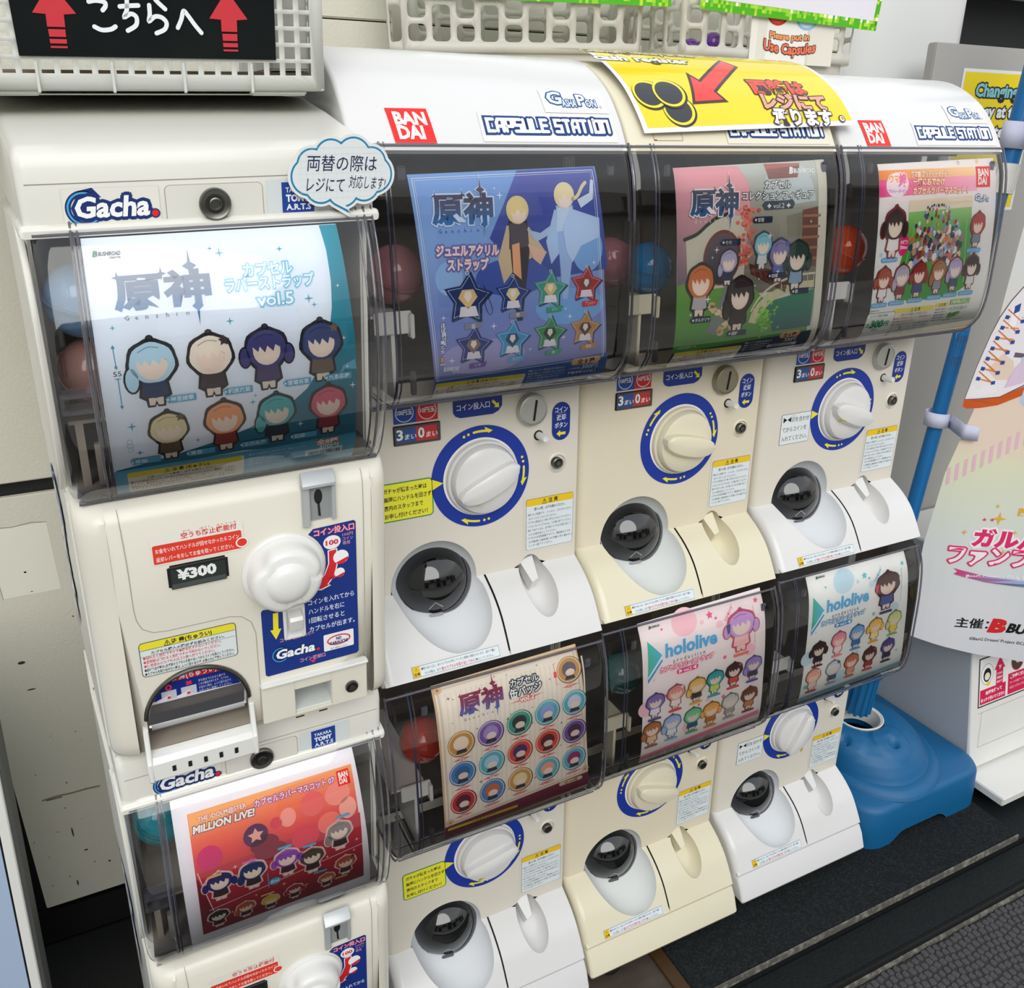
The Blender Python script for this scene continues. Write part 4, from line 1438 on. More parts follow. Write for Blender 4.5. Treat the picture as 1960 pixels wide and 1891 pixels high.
    a.text('対象年齢15才以上', .2185, .2328, .0050, '#EDF3FA', 5, w=.036, bold=.02)
    for k in range(5):
        a.text(('●画像はイメージです。実際の商品と異なる場合があります。', '●お客様の環境により、同じ商品が続けて出ることがあります。', '発売元：株式会社ブシロードクリエイティブ', '〒164-0011 東京都中野区中央1-38-1', '住友中野坂上ビル2F')[k], .170, .2215 + .0041 * k, .0031, '#E3EAF4', 4, w=.043 - .004 * (k > 2), res=1)
    return a

def card_figures():
    a = Art()
    TL, TR, BR, BL = (.0515, .0222), (.2655, .0135), (.2795, .2400), (.0655, .2525)
    poly_bg(a, TL, TR, BR, BL, lambda x, y: lin('#D8D5CB'))
    X = lambda u, v: (TL[0] + (BL[0] - TL[0]) * v + u * .2, .02 + v * .21)
    sky = grad(.02, .15, [(0, '#E8A9B2'), (.45, '#DFA9B0'), (.75, '#A98E9E'), (1, '#6A6472')])
    a.poly([(.0515, .0222), (.1376, .0205), (.152, .040), (.156, .072), (.150, .150), (.0595, .150)], '#D9A9B0', 1, sky)
    a.poly([(.1376, .0205), (.2515, .0160), (.2620, .085), (.2640, .160), (.150, .160), (.156, .072), (.152, .040)], '#B9B7AA', 2, grad(.02, .16, [(0, '#C7CFC9'), (.3, '#A9A699'), (1, '#6E6A5E')]))
    a.poly([(.175, .0185), (.228, .0175), (.223, .034), (.180, .036)], '#C0776C', 3)
    a.poly([(.232, .070), (.2600, .066), (.2620, .135), (.236, .132)], '#7A5348', 3)
    for k in range(5):
        a.rect(.2335, .2605, .075 + k * .012, .078 + k * .012, '#A97B64', 4)
    a.poly([(.2080, .076), (.232, .072), (.234, .098), (.212, .100)], '#8C8A78', 3)
    a.poly([(.1780, .0245), (.232, .020), (.246, .040), (.252, .060), (.222, .063), (.196, .060), (.172, .058)], '#C9D3D4', 3)
    grass = grad(.14, .225, [(0, '#6FA04A'), (.5, '#5F9C3C'), (1, '#4E8F3A')])
    a.poly([(.0590, .1455), (.075, .1415), (.150, .140), (.195, .175), (.2600, .205), (.262, .216), (.0625, .2235)], '#5F9C3C', 3, grass)
    wall = [(.0675, .0985), (.082, .0935), (.096, .084), (.110, .076), (.128, .0725), (.150, .075), (.152, .150), (.125, .150), (.125, .118), (.118, .102), (.109, .1005), (.098, .110), (.0935, .128), (.092, .150), (.074, .152)]
    a.poly([(.0675, .0985), (.082, .0935), (.096, .084), (.110, .076), (.128, .0725), (.150, .075), (.152, .150), (.074, .152)], '#CDC9B8', 4)
    a.line([(.066, .0965), (.082, .0915), (.096, .082), (.110, .0745), (.130, .0705)], .004, '#39402F', 5, smooth=True)
    a.ell(.1185, .118, .0262, .030, '#7C4238', 5, 40)
    a.ell(.1190, .119, .0236, .0272, '#3C3D48', 6, 40, fn=grad(.09, .146, [(0, '#6B5C68'), (1, '#26292F')]))
    rnd = random.Random(4)
    for k in range(70):
        y = .064 + .062 * rnd.random()
        x = .1500 + rnd.gauss(0, 1) * (.0035 + .004 * (1 - abs(y - .078) / .05 if y > .06 else 0))
        a.ell(x, y, .0028, .0022, rnd.choice(('#D8705E', '#E08A74', '#C85F54')), 7 + rnd.randint(0, 2), 7)
    for x0, y0, x1, y1 in ((.158, .126, .200, .156),):
        a.poly([(x0, y0), (x1 + .02, y0 + .016), (x1 + .016, y1 + .006), (x0 + .004, y1 - .018)], '#5A2E28', 7)
        for k in range(5):
            a.line([(x0 + .006 + k * .010, y0 + .006 + k * .003), (x0 + .010 + k * .010, y0 + .014 + k * .003)], .0014, '#8C4A3C', 8)
    a.poly([(.125, .150), (.160, .143), (.166, .172), (.150, .190), (.118, .205), (.104, .200), (.118, .170)], '#7E8784', 5)
    for k in range(26):
        t = k / 25
        a.ell(.1315 - .006 * math.sin(t * 9) + .045 * (t - .5) * (1 if k % 2 else -.1), .168 + .036 * t, .0050, .0038, rnd.choice(('#DCC295', '#CFAF80', '#E6D2A8')), 8, 9)
    a.poly([(.186, .172), (.262, .160), (.2640, .206), (.205, .208)], '#1F6A5C', 5, grad(.16, .21, [(0, '#3A8A6A'), (1, '#17545A')]))
    br = [(.165, .1935), (.168, .183), (.176, .172), (.190, .162), (.210, .1545), (.235, .1505), (.2600, .1500), (.2605, .1585), (.236, .1595), (.214, .164), (.196, .172), (.184, .182), (.176, .196)]
    a.poly(br, '#CFC7A6', 7)
    a.line([(.167, .180), (.176, .167), (.190, .156), (.210, .148), (.236, .143), (.259, .142)], .0026, '#D6D0B4', 8, smooth=True)
    for k in range(10):
        t = k / 9
        x = .170 + .088 * t
        y = .176 - .034 * math.sin(min(1, t * 1.1) * math.pi / 2)
        a.line([(x, y), (x + .001, y + .012)], .0014, '#C6BE9C', 8)
    for k in range(60):
        a.ell(.1900 + rnd.gauss(0, .0075), .1930 + rnd.gauss(0, .0085), .0024, .0018, rnd.choice(('#7FC23A', '#6CB030', '#93D04A')), 9 + rnd.randint(0, 1), 7)
    for x, y, h, o, hr, bd in ((.0905, .151, .062, '#3A2A22', '#C9763A', '#B9B6B8'), (.1275, .128, .042, '#3A3A4A', '#B4AECB', '#2B3356'), (.1755, .112, .044, '#3F5A62', '#8CC3CE', '#D6D6D8'), (.2015, .124, .052, '#4A4668', '#8A85B0', '#5A6EB0'), (.2290, .131, .060, '#22302C', '#2F4A42', '#8FA8C0'), (.1480, .170, .066, '#241C1C', '#3B3130', '#3A2622')):
        a.charm(x, y, h, o, hr, bd, L=11, ring=False, w=h * .62)
    for x, y, t in ((.0945, .1845, 'タルタリヤ'), (.1497, .2045, '鍾離'), (.1291, .1015, '七七'), (.1731, .0790, '甘雨'), (.2001, .1415, '刻晴'), (.2385, .1615, '魈')):
        a.poly([(x - .0155, y), (x - .0125, y - .0035), (x + .013, y - .0035), (x + .013, y + .0032), (x - .0125, y + .0032)], '#1C2A48', 17)
        a.text(t, x - .0085, y + .0018, .0046, '#F0EFE8', 18, w=min(.0205, .0045 * len(t)), bold=.01, res=1)
        a.star(x - .0112, y, .0018, '#F0EFE8', 18, ri=.6)
    genshin(a, .0712, .1370, .0462, .0715, '#4E5364', '#2D5D8C', 12, glow='#F1EDEF', sub='#F3F0EE', sx=.0772)
    a.text('カプセル', .1740, .0455, .0100, '#FAFAF8', 6, w=.0385, bold=.02, out=[('#4A4F58', .10)])
    a.text('コレクションフィギュア', .1427, .0570, .0100, '#FAFAF8', 6, w=.1045, bold=.02, out=[('#4A4F58', .10)])
    a.poly([(.171, .0635), (.175, .0595), (.2165, .0585), (.2195, .0625), (.2165, .0680), (.1755, .0690)], '#4D5563', 5)
    a.text('✦ vol.2 ✦', .1955, .0672, .0078, '#F5F5F2', 8, al='c', w=.035)
    a.text('BUSHIROAD', .2175, .0290, .0072, '#FAFAF8', 6, w=.0320, bold=.03)
    a.text('B', .2105, .0295, .0100, '#FAFAF8', 6, w=.0058, bold=.06, shear=.2)
    a.text('CREATIVE', .2355, .0322, .0028, '#FAFAF8', 6, w=.0142, res=1)
    a.poly([(.2515, .0140), (.2655, .0135), (.2795, .2400), (.2690, .2405)], '#DAD6C8', 4)
    a.poly([(.0630, .2240), (.2690, .2120), (.2705, .2405), (.0655, .2525)], '#1D2E4A', 5)
    caution_strip(a, .0665, .1640, .2225, .2440, 7)
    a.poly([(.2185, .2155), (.2225, .2110), (.2480, .2100), (.2525, .2130), (.2480, .2180), (.2225, .2190)], '#D9A878', 7)
    a.text('全 6 種', .2350, .2172, .0062, '#2A2018', 8, al='c', w=.020, bold=.02)
    a.text('300円', .2290, .2250, .0078, '#F0F0EE', 7, w=.0190, shear=.1)
    a.rect(.2060, .2520, .2272, .2325, '#E0DFD8', 7)
    a.text('対象年齢15才以上', .2090, .2315, .0048, '#22304A', 8, w=.036, bold=.02)
    for k in range(4):
        a.text('●画像はイメージです。実際の商品とは異なる場合があります。', .168, .2215 + .004 * k, .0031, '#E3E6EA', 7, w=.042 - .003 * k, res=1)
    a.text('※台座は別売りです。', .068, .2180, .0034, '#EDF0E8', 6, w=.028, res=1)
    sparkles(a, [(.1090, .109, .004), (.104, .117, .0022), (.1550, .118, .002), (.2005, .137, .0035), (.1015, .162, .005), (.104, .171, .003), (.079, .178, .0025), (.2440, .083, .0026), (.168, .151, .002), (.173, .144, .002)], '#F6F5F0', 18)
    return a

def card_horse():
    a = Art()
    TL, TR, BR, BL = (.0560, .0195), (.2690, .0120), (.2930, .2470), (.0730, .2540)
    def sx(y):
        return .0563 + (y - .02) * .073
    poly_bg(a, TL, TR, BR, BL, grad(.02, .25, [(0, '#F0ECEA'), (1, '#E9E9E4')]))
    hor = lambda x, y: tuple(p + (q - p) * max(0, min(1, (x - .06) / .19)) for p, q in zip(lin('#EF9436'), lin('#F6E0B0')))
    a.poly([(.0569, .0275), (.2290, .0236), (.232, .0350), (.0577, .0388)], '#F0A040', 1, hor)
    pnk = lambda x, y: tuple(p + (q - p) * max(0, min(1, (x - .06) / .20)) for p, q in zip(lin('#EE4E93'), lin('#F9C4DA')))
    a.poly([(.0577, .0390), (.2320, .0350), (.2360, .0540), (.0592, .0595)], '#F070A8', 1, pnk)
    a.text('ウマ娘 プリティーダービー', .1124, .0358, .0088, '#FFF8EE', 3, w=.0705, bold=.03, out=[('#D27A2C', .08)])
    a.text('一緒におでかけ', .1155, .0455, .0098, '#FFF4B8', 3, w=.0575, bold=.04, out=[('#C84A6A', .1)])
    a.text('カプセルラバーマスコット 1', .1165, .0562, .0095, '#FFF4B8', 3, w=.1010, bold=.04, out=[('#C84A6A', .1)])
    a.ell(.0890, .0450, .0195, .0150, '#F7EAF2', 3, 24)
    a.text('ウマ', .0740, .0420, .0110, '#F2B25A', 4, w=.018, bold=.05, out=[('#FFFFFF', .12)])
    a.text('娘', .0900, .0455, .0160, '#F07FB0', 5, w=.0150, bold=.06, out=[('#FFFFFF', .12)])
    a.text('プリティーダービー', .0735, .0545, .0050, '#B05FB8', 4, w=.032, bold=.03, out=[('#FFFFFF', .1)])
    bandai(a, .2317, .2600, .0235, .0500, 3, .0014)
    gashapon(a, .2330, .2600, .0590, .0690, 4)
    green = grad(.07, .19, [(0, '#9CCB7A'), (.3, '#4FA240'), (1, '#3D9A3A')])
    a.poly([(.113, .0720), (.228, .0690), (.2330, .100), (.2440, .150), (.2420, .176), (.215, .188), (.150, .190), (.112, .186), (.102, .170), (.114, .120)], '#4FA240', 2, green)
    a.poly([(.112, .064), (.228, .060), (.230, .074), (.112, .078)], '#E8D9C4', 3)
    for q in ((.118, .150, .128, .080), (.140, .188, .150, .120), (.215, .185, .205, .110), (.235, .170, .222, .090)):
        a.line([(q[0], q[1]), (q[2], q[3])], .0016, '#8FCB78', 3)
    rnd = random.Random(11)
    pal = ['#8C3A2C', '#D9703A', '#EFE6DC', '#5B4A86', '#2F3E66', '#C9A06C', '#E9E9F2', '#3A2A2C', '#B56A9C', '#86B2DA', '#F0C9B4']
    for k in range(230):
        u = rnd.random() ** .75
        y = .068 + .075 * u
        hw = .018 + .030 * math.sin(min(1, u * 1.25) * math.pi * .62)
        x = .168 + .07 * (y - .09) + rnd.uniform(-1, 1) * hw
        r = .0014 + .0034 * u
        a.ell(x, y, r, r * 1.2, rnd.choice(pal), 4 + rnd.randint(0, 3), 8)
    for x, y, h, hr, bd in ((.0900, .1010, .064, '#3A2220', '#EDE7E6'), (.2445, .1030, .047, '#B9342C', '#7D8CA0'), (.0830, .1645, .046, '#A8503A', '#E6E3E8'), (.1150, .1625, .047, '#B9B4C4', '#8A3C40'), (.1465, .1615, .048, '#9E3430', '#3F4E8A'), (.1828, .1600, .047, '#A97448', '#8C98A6'), (.2140, .1580, .047, '#B8A8CE', '#33606E'), (.2465, .1570, .048, '#33201F', '#E3DDE0')):
        a.charm(x, y, h, '#7D2A2C', hr, bd, L=9, w=h * .60)
    a.ell(.1100, .1175, .0085, .0130, '#E31C7C', 9, 24)
    a.text('ほぼ実寸', .1100, .1155, .0048, '#FDF0F5', 10, al='c', w=.0125, bold=.03)
    a.text('約60mm', .1100, .1220, .0052, '#FDF0F5', 10, al='c', w=.0130, bold=.04)
    for x, y, t in ((.0885, .1345, 'スペシャルウィーク'), (.2440, .1295, 'サイレンススズカ'), (.082, .1910, 'マルゼンスキー'), (.1133, .1900, 'ゴールドシップ'), (.1464, .1890, 'ダイワスカーレット'), (.1825, .1876, 'グラスワンダー'), (.2128, .1864, 'メジロマックイーン'), (.2442, .1855, 'ライスシャワー')):
        a.rrect(x - .0142, x + .0142, y - .0030, y + .0030, .0028, '#5FA9D8', 9)
        a.text(t, x, y + .0014, .0036, '#F2F8FB', 10, al='c', w=.024, res=1, bold=.01)
    a.rrect(.0660, .1165, .2012, .2305, .004, '#1C6B4A', 4)
    a.rrect(.0666, .1159, .2018, .2299, .0034, '#EEF0EA', 5)
    a.text('メーカー希望小売価格', .0730, .2065, .0034, '#3A4A44', 6, w=.030, res=1)
    a.text('各', .0690, .2210, .0070, '#1C8A58', 6, w=.0065, bold=.03)
    a.text('300', .0765, .2222, .0150, '#1C8A58', 6, w=.0235, bold=.06)
    a.text('円', .1010, .2205, .0085, '#1C8A58', 6, w=.0085, bold=.03)
    a.text('(税込)', .0830, .2275, .0040, '#3A4A44', 6, w=.012, res=1)
    a.text('©Cygames, Inc.', .0660, .1990, .0034, '#4A4A4A', 4, w=.020, res=1)
    a.rect(.1135, .1885, .1985, .2045, '#EFD92C', 4)
    a.text('⚠ 注 意', .1530, .2035, .0056, '#2A281C', 5, al='c', w=.018, bold=.02)
    a.rect(.1912, .2155, .1965, .2020, '#EFD92C', 4)
    a.text('⚠ 注 意', .2035, .2010, .0048, '#2A281C', 5, al='c', w=.013, bold=.02)
    src = ['お買い上げのお客様へ：必ずお読みください。', '●本商品の対象年齢は15才以上です。対象年齢未満のお子', '様には絶対に与えないでください。', '●小さな部品がありますので、小さなお子様の手の届かな', 'いところに保管してください。窒息などの危険があり', 'ますので、絶対に口の中に入れないでください。', '●火のそばや高温・高湿になる場所に置かないでください。', '●パーツの先端にはご注意ください。']
    for k, t in enumerate(src):
        a.text(t, .1165 + .0008 * k + (.012 if k == 0 else 0), .2092 + k * .0048, .0038, '#C0484A' if k in (1, 2) else '#3A3A3A', 4, w=(.050 if k == 0 else (.040 if k == 2 else .070)), res=1)
    for k in range(5):
        a.text('●本商品は抽選式につき種類は選べません', .1930, .2065 + k * .0042, .0030, '#4A4A4A', 4, w=.022, res=1)
    a.rect(.2185, .2570, .1935, .2005, '#57A83C', 4)
    a.text('対象年齢15才以上', .2200, .1992, .0060, '#F7F6C8', 5, w=.0355, bold=.04)
    a.text('1カプセル1個入り', .2200, .2085, .0062, '#5C9A40', 4, w=.0350)
    a.text('全8種', .2205, .2190, .0090, '#57A83C', 4, w=.0235, bold=.05)
    a.text('（商品素材）本体：PVC', .2150, .2245, .0036, '#5A5A5A', 4, w=.040, res=1)
    for k, (x, y, c) in enumerate(((.200, .018, '#D9C4E6'), (.236, .0165, '#F1D28C'), (.256, .090, '#C8DE9A'), (.2510, .113, '#F0C58C'), (.073, .128, '#BCD0E8'), (.254, .135, '#C8D8EC'))):
        a.star(x, y, .004, c, 2, n=5, ri=.5, rot=k * 20)
    a.poly([(.0722, .2490), (.2926, .2410), (.2928, .2435), (.0724, .2515)], '#E0B23C', 3)
    return a

def card_badges():
    a = Art()
    TL, TR, BR, BL = (.0560, -.001), (.2510, -.0045), (.2655, .2165), (.0600, .2215)
    poly_bg(a, TL, TR, BR, BL, lambda x, y: lin('#D6B894'))
    poly_bg(a, (.0590, .003), (.2490, -.0005), (.2632, .1870), (.0618, .1990), lambda x, y: lin('#EBE3D6'), 1)
    for k in range(30):
        x = .064 + k * .0066
        a.rect(x, x + .0022, .012, .185, '#E5DACB', 2)
    for d in (.0022, .0034):
        a.line([(.0600 + d, .003 + d), (.2485 - d, .000 + d), (.2620 - d, .1865 - d), (.0622 + d, .198 - d), (.0600 + d, .003 + d)], .0004, '#C79C78', 3, caps=False)
    for x, y in ((.063, .006), (.2585, .180), (.067, .193)):
        a.ell(x, y, .0055, .005, '#DDBE9A', 4, 16)
        a.star(x, y, .003, '#8C5A3C', 5, ri=.25)
    genshin(a, .0855, .1440, .0185, .0440, '#8A2F4E', '#4A5AA8', 5, sub='#5A4A48', sx=.0905)
    a.text('カプセル', .1545, .0262, .0105, '#F2F2F0', 5, w=.0385, bold=.02, out=[('#2C3A4A', .16)])
    a.text('缶バッジ', .1525, .0400, .0130, '#F2F2F0', 5, w=.0435, bold=.03, out=[('#2C3A4A', .14)])
    a.text('vol.2', .1650, .0490, .0098, '#F4EDEA', 5, w=.0200, bold=.04, out=[('#D84A4E', .14)])
    a.poly([(.1495, .0478), (.165, .0462), (.165, .0476)], '#D84A4E', 4)
    a.poly([(.2005, .0448), (.185, .0468), (.185, .0454)], '#D84A4E', 4)
    B = [(.2360, .0250, '#C79A5C', '#6C6470')]
    rows = [(.0813, [('#C2944E', '#E9DACB'), ('#7C5CA8', '#A892C8'), ('#3FA08C', '#3C3C40'), ('#5FB2C4', '#9AA8D8'), ('#5FB2C4', '#D6D2E2')]),
            (.1240, [('#4F86C0', '#3F6C9C'), ('#5FB2C4', '#A9CFE0'), ('#D8503F', '#4B3A70'), ('#D8503F', '#5C2A36'), ('#7458A0', '#54334E')]),
            (.1665, [('#C0343A', '#5A2634'), ('#4F86C0', '#C9714A'), ('#C79A5C', '#E3D6A4'), ('#5FB2C4', '#E8A590'), ('#5FB2C4', '#9A2F6C')])]
    for y0, cs in rows:
        for k, (c, h) in enumerate(cs):
            B.append((.0848 + .0390 * k, y0 - .0024 * k, c, h))
    for n_, (x, y, c, h) in enumerate(B):
        rr = .0172
        a.ell(x + .0006, y + .0006, rr * 1.03, rr * 1.03, '#4A4248', 4, 32)
        a.ell(x, y, rr, rr, c, 5, 32)
        a.ring(x, y, rr * .93, rr * .93, rr * .05, '#EDE3D3', 6, 28)
        a.ell(x, y - rr * .05, rr * .58, rr * .56, h, 7, 22)
        a.ell(x + rr * .05, y + rr * .20, rr * .38, rr * .28, '#EFD9CB', 8, 16)
        a.poly([(x - rr * .42, y + rr * .74), (x - rr * .30, y + rr * .44), (x + rr * .34, y + rr * .44), (x + rr * .44, y + rr * .74)], '#3A3540', 9)
        a.poly([(x - .0125, y + .0222), (x, y + .0202), (x + .0130, y + .0212), (x, y + .0232)], '#E8585A', 6)
        a.text(('鍾離', '凝光', '刻晴', '魈', '甘雨', '七七', '行秋', '重雲', '香菱', '辛炎', '北斗', '胡桃', 'タルタリヤ', 'アルベド', 'ディオナ', 'ロサリア')[n_], x, y + .0230, .0036, '#F6EAE6', 8, al='c', res=1, bold=.02, out=[('#E8585A', .16)])
    a.line([(.2185, .0125), (.2155, .0128), (.2170, .0405), (.2205, .0402)], .0004, '#D84A4E', 5)
    a.rrect(.2140, .2182, .0225, .0305, .001, '#E8585A', 6)
    sparkles(a, [(.0745, .0185, .003), (.080, .021, .0016), (.136, .008, .0016), (.152, .010, .0014), (.1935, .0085, .0018), (.208, .030, .002), (.1475, .0665, .003), (.1515, .0610, .0016), (.1065, .0675, .0022), (.222, .0960, .0028), (.1810, .083, .002), (.1815, .061, .0016), (.109, .1455, .003), (.110, .1105, .002), (.1845, .167, .0024), (.1465, .171, .002), (.0760, .0505, .0014), (.221, .1300, .0018)], '#6A4A40', 4)
    a.poly([(.0597, .1990), (.2634, .1868), (.2648, .2100), (.0600, .2215)], '#7A2D40', 4)
    a.rrect(.2200, .2550, .1895, .1960, .003, '#E6C9A4', 5)
    a.text('全16種', .2375, .1948, .0054, '#4A2A24', 6, al='c', w=.020)
    a.rect(.0640, .1600, .2020, .2065, '#D8C83A', 6)
    a.text('⚠ 注 意 (ちゅうい)', .112, .2058, .0044, '#25231C', 7, w=.034, al='c', res=1)
    a.text('BUSHIROAD', .2210, .0020, .0040, '#5A5450', 5, w=.0135, shear=.12)
    return a

def hololive(a, x, y, w, L=4):
    h = w * .34
    T1, T2, T3 = '#3CB8B4', '#EAF6F8', '#3D8FCB'
    p = lambda dx, dy: (x + w * dx, y + w * dy)
    a.poly([p(0, .08), p(.19, .27), p(0, .50)], T3, L)
    a.poly([p(0, .04), p(.185, .235), p(0, .455)], T2, L + 1)
    a.poly([p(0, .0), p(.18, .20), p(0, .42)], T1, L + 2, lambda X, Y: tuple(u + (v - u) * max(0, min(1, (X - x) / (w * .18))) for u, v in zip(lin('#3DB89A'), lin('#4CB9DC'))))
    a.text('hololive', x + w * .225, y + w * .245, w * .225, '#4BAADA', L, w=w * .70, bold=.035)
    a.text('p r o d u c t i o n', x + w * .33, y + w * .335, w * .075, '#5A666E', L, w=w * .43, res=1)

def card_holo(v):
    a = Art()
    pink = v == 2
    if pink:
        TL, TR, BR, BL = (.0545, -.001), (.2635, -.0055), (.2735, .2185), (.0610, .2235)
        bgc = [(0, '#F2E6E6'), (1, '#EFE9E4')]
        acc, acc2 = '#F0A9B4', '#E7668A'
        ox, oy = 0, 0
    else:
        TL, TR, BR, BL = (.0520, .0000), (.2560, .0000), (.2760, .2180), (.0560, .2225)
        bgc = [(0, '#EFEFEC'), (1, '#EDEDE8')]
        acc, acc2 = '#A8D3E2', '#4FA6D0'
        ox, oy = -.004, .011
    poly_bg(a, TL, TR, BR, BL, grad(0, .22, bgc))
    for x, y, r in ((.128, .013, .021), (.185, .030, .006), (.0640, .128, .013), (.240, .083, .010), (.140, .180, .012), (.1560, .020, .0035), (.075, .085, .002), (.17, .145, .004)):
        a.ell(x + ox, y + oy, r, r * .95, {2: '#F3C8D0', 1: '#C9DFE8'}[v], 1, 30)
    for k, (x, y, r) in enumerate(((.1705, .013, .0062), (.180, .0195, .003), (.0905, .0145, .0025), (.0945, .116, .0042), (.1945, .083, .0042), (.2520, .0100, .0045), (.1540, .1485, .003), (.1975, .1480, .0042), (.0680, .180, .0060), (.2615, .166, .003), (.245, .030, .003))):
        a.star(x + ox, y + oy, r, acc2 if pink else '#6FC2C6', 2, n=5, ri=.5, rot=k * 17)
    a.text('BUSHIROAD', .0735, .0095, .0042, '#4A5450', 3, w=.0150, bold=.03, shear=.12)
    a.text('B', .0705, .0100, .0056, '#2F7B56', 3, w=.003, bold=.05, shear=.2)
    hololive(a, .0650 + ox, .0255 + oy, .1245, 4)
    a.text('カプセルラバーストラップ', .0845 + ox, .0768 + oy, .0088, '#FBF6F4', 4, w=.0900, bold=.03, out=[(('#E0467A' if pink else '#3D86BC'), .13)])
    a.rrect(.1120 + ox, .1485 + ox, .0792 + oy, .0872 + oy, .004, '#E84A8C' if pink else '#4A96CC', 4)
    a.text('▶ vol.%d ◀' % v, .1302 + ox, .0855 + oy, .0070, '#FBF6F4', 5, al='c', w=.029, bold=.03)
    a.charm(.2225 + ox * 1.8, .0480 + oy, .066, '#C4586E' if pink else '#4A2A2E', '#C9A2D6' if pink else '#5A3630', '#F2C9C4' if pink else '#5A6AA8', L=5, w=.052)
    a.poly([(.1955 + ox * 1.8, .036 + oy), (.203 + ox * 1.8, .033 + oy), (.202 + ox * 1.8, .046 + oy), (.198 + ox * 1.8, .049 + oy)], '#4A4A8C' if pink else '#E83A6C', 10)
    a.rrect(.2100 + ox * 1.8, .2370 + ox * 1.8, .0832 + oy, .0878 + oy, .002, '#F0826E' if pink else '#4A4A6C', 10)
    a.line([(.245, .016 + oy), (.248, .075 + oy)], .0004, acc2, 4)
    for k, ch in enumerate('ほぼ原寸大！'):
        a.text(ch, .1935 + ox * 2 + k * .0030, .0275 + oy - k * .0036, .0050, acc2, 4, bold=.03, out=[('#FFFFFF', .1)], res=1)
    if pink:
        pts = [(.0783, .1255, '#8C78B8', '#EDE6F2'), (.1126, .1215, '#E39A94', '#F2E6E2'), (.1481, .1205, '#EDC46A', '#3A3A44'), (.1796, .1180, '#3FA8A8', '#CFE06C'), (.2131, .1150, '#4A2A2C', '#D8564A'), (.2480, .1140, '#A892CE', '#4A4458'),
               (.0757, .1700, '#B9794C', '#E9C8A0'), (.1091, .1690, '#A9BEE2', '#E8E8F0'), (.1450, .1690, '#7FCB9C', '#2F5A86'), (.1772, .1695, '#EDB25A', '#B9783C'), (.2110, .1655, '#D2D2CC', '#A9A9A4'), (.2463, .1650, '#7A4A34', '#C98A5C')]
        tc_ = ['#5A4A8C', '#E0464A', '#EDB23A', '#3FA8B8', '#E0464A', '#6A4AA0', '#A9683C', '#8FB2DE', '#5FB87C', '#E08A3A', '#A9A9A4', '#8C3A34']
    else:
        pts = [(.0811, .1340, '#3C2426', '#2A1E22'), (.1210, .1270, '#F29AA8', '#F7E2E2'), (.1593, .1250, '#7CB2E0', '#4A74B0'), (.1982, .1230, '#F2C66A', '#F6E2A8'), (.2397, .1200, '#D8DE9A', '#F0D65A'),
               (.0772, .1800, '#F2B29C', '#F0D8CC'), (.1179, .1770, '#DDE2E8', '#4A5A6C'), (.1563, .1755, '#C97A5C', '#E8A48C'), (.1956, .1740, '#5A2A30', '#B23A44'), (.2350, .1690, '#5A4A8C', '#2A2A34')]
        tc_ = ['#7A2A30', '#F090A8', '#5A9AD0', '#F0B040', '#8CC05A', '#C04A44', '#8FB2DE', '#E07A5A', '#E04A5C', '#2A2A30']
    for k, (x, y, hr, bd) in enumerate(pts):
        a.charm(x, y, .040 if pink else .043, hr if sum(lin(hr)) < .5 else '#' + ''.join('%02X' % int(255 * (c ** .4545) * .62) for c in lin(hr)), hr, bd, L=5, w=.031)
        a.rrect(x - .0110, x + .0110, y + .0205, y + .0240, .0016, tc_[k], 11)
    if pink:
        a.poly([(.0609, .2070), (.2690, .1945), (.2700, .2020), (.0610, .2150)], '#E88AA0', 4)
    else:
        a.poly([(.0559, .2120), (.2755, .2050), (.2760, .2120), (.0560, .2190)], '#8CCBE4', 4)
    for k in range(3):
        a.text('©2016 COVER Corp.　発売元：株式会社ブシロードクリエイティブ　対象年齢15才以上', .075, .2118 + .0035 * k if pink else .2160, .0032, '#6A6A6A', 5, w=.12, res=1)
    return a

# ------------------------------------------------------------ crank machines (left stack), built in their own slightly leaning frame
TO = Vector((.024, -.158, .434))
XD = Vector((.9994, -.0226, .0244))
ZD = Vector((.035, -.05, 1)).normalized()
YD = Vector((.0226, .9985, .05)).normalized()
TA = Matrix(((XD.x, YD.x, ZD.x), (XD.y, YD.y, ZD.y), (XD.z, YD.z, ZD.z)))
def tw(u, v, w, j=0):
    return TO - ZD * .52 * j + TA @ Vector((u, v, w))

BODYP = Profile([(.012, -.2055), (-.008, -.2075), (-.020, -.2125), (-.026, -.222), (-.026, -.30), (-.026, -.38), (-.026, -.436), (-.022, -.448), (-.010, -.456), (.012, -.459)])
S0 = BODYP.t[3] + (-.222)      # s = S0 - w on the flat part
def bs(w):
    return S0 - w
def wplane(v0):
    return lambda x, s, off: Vector((x, v0 - off, -s))

def gacha_logo(a, x0, x1, y0, y1, L=2, small=False):
    h = y1 - y0
    w = x1 - x0
    a.ring(x0 + h * .48, y0 + h * .52, h * .52, h * .52, h * .16, '#12306E', L, 30, 25, 330)
    a.ring(x0 + h * .48, y0 + h * .52, h * .47, h * .47, h * .05, '#49A6DC', L + 1, 30, 40, 320)
    a.poly([(x0 + h * .30, y0 + h * .03), (x0 + h * .75, y0 - h * .06), (x0 + h * .98, y0 + h * .22), (x0 + h * .70, y0 + h * .18)], '#12306E', L)
    a.text('Gacha', x0 + h * .18, y1 - h * .24, h * .80, '#F6F6F4', L + 1, w=w * .82, bold=.035, shear=.16, out=[('#12306E', .16)])
    a.ell(x1 - w * .045, y1 - h * .27, h * .10, h * .10, '#D8242E', L + 3, 14)
    a.ring(x1 - w * .045, y1 - h * .27, h * .14, h * .14, h * .04, '#12306E', L + 3, 14)

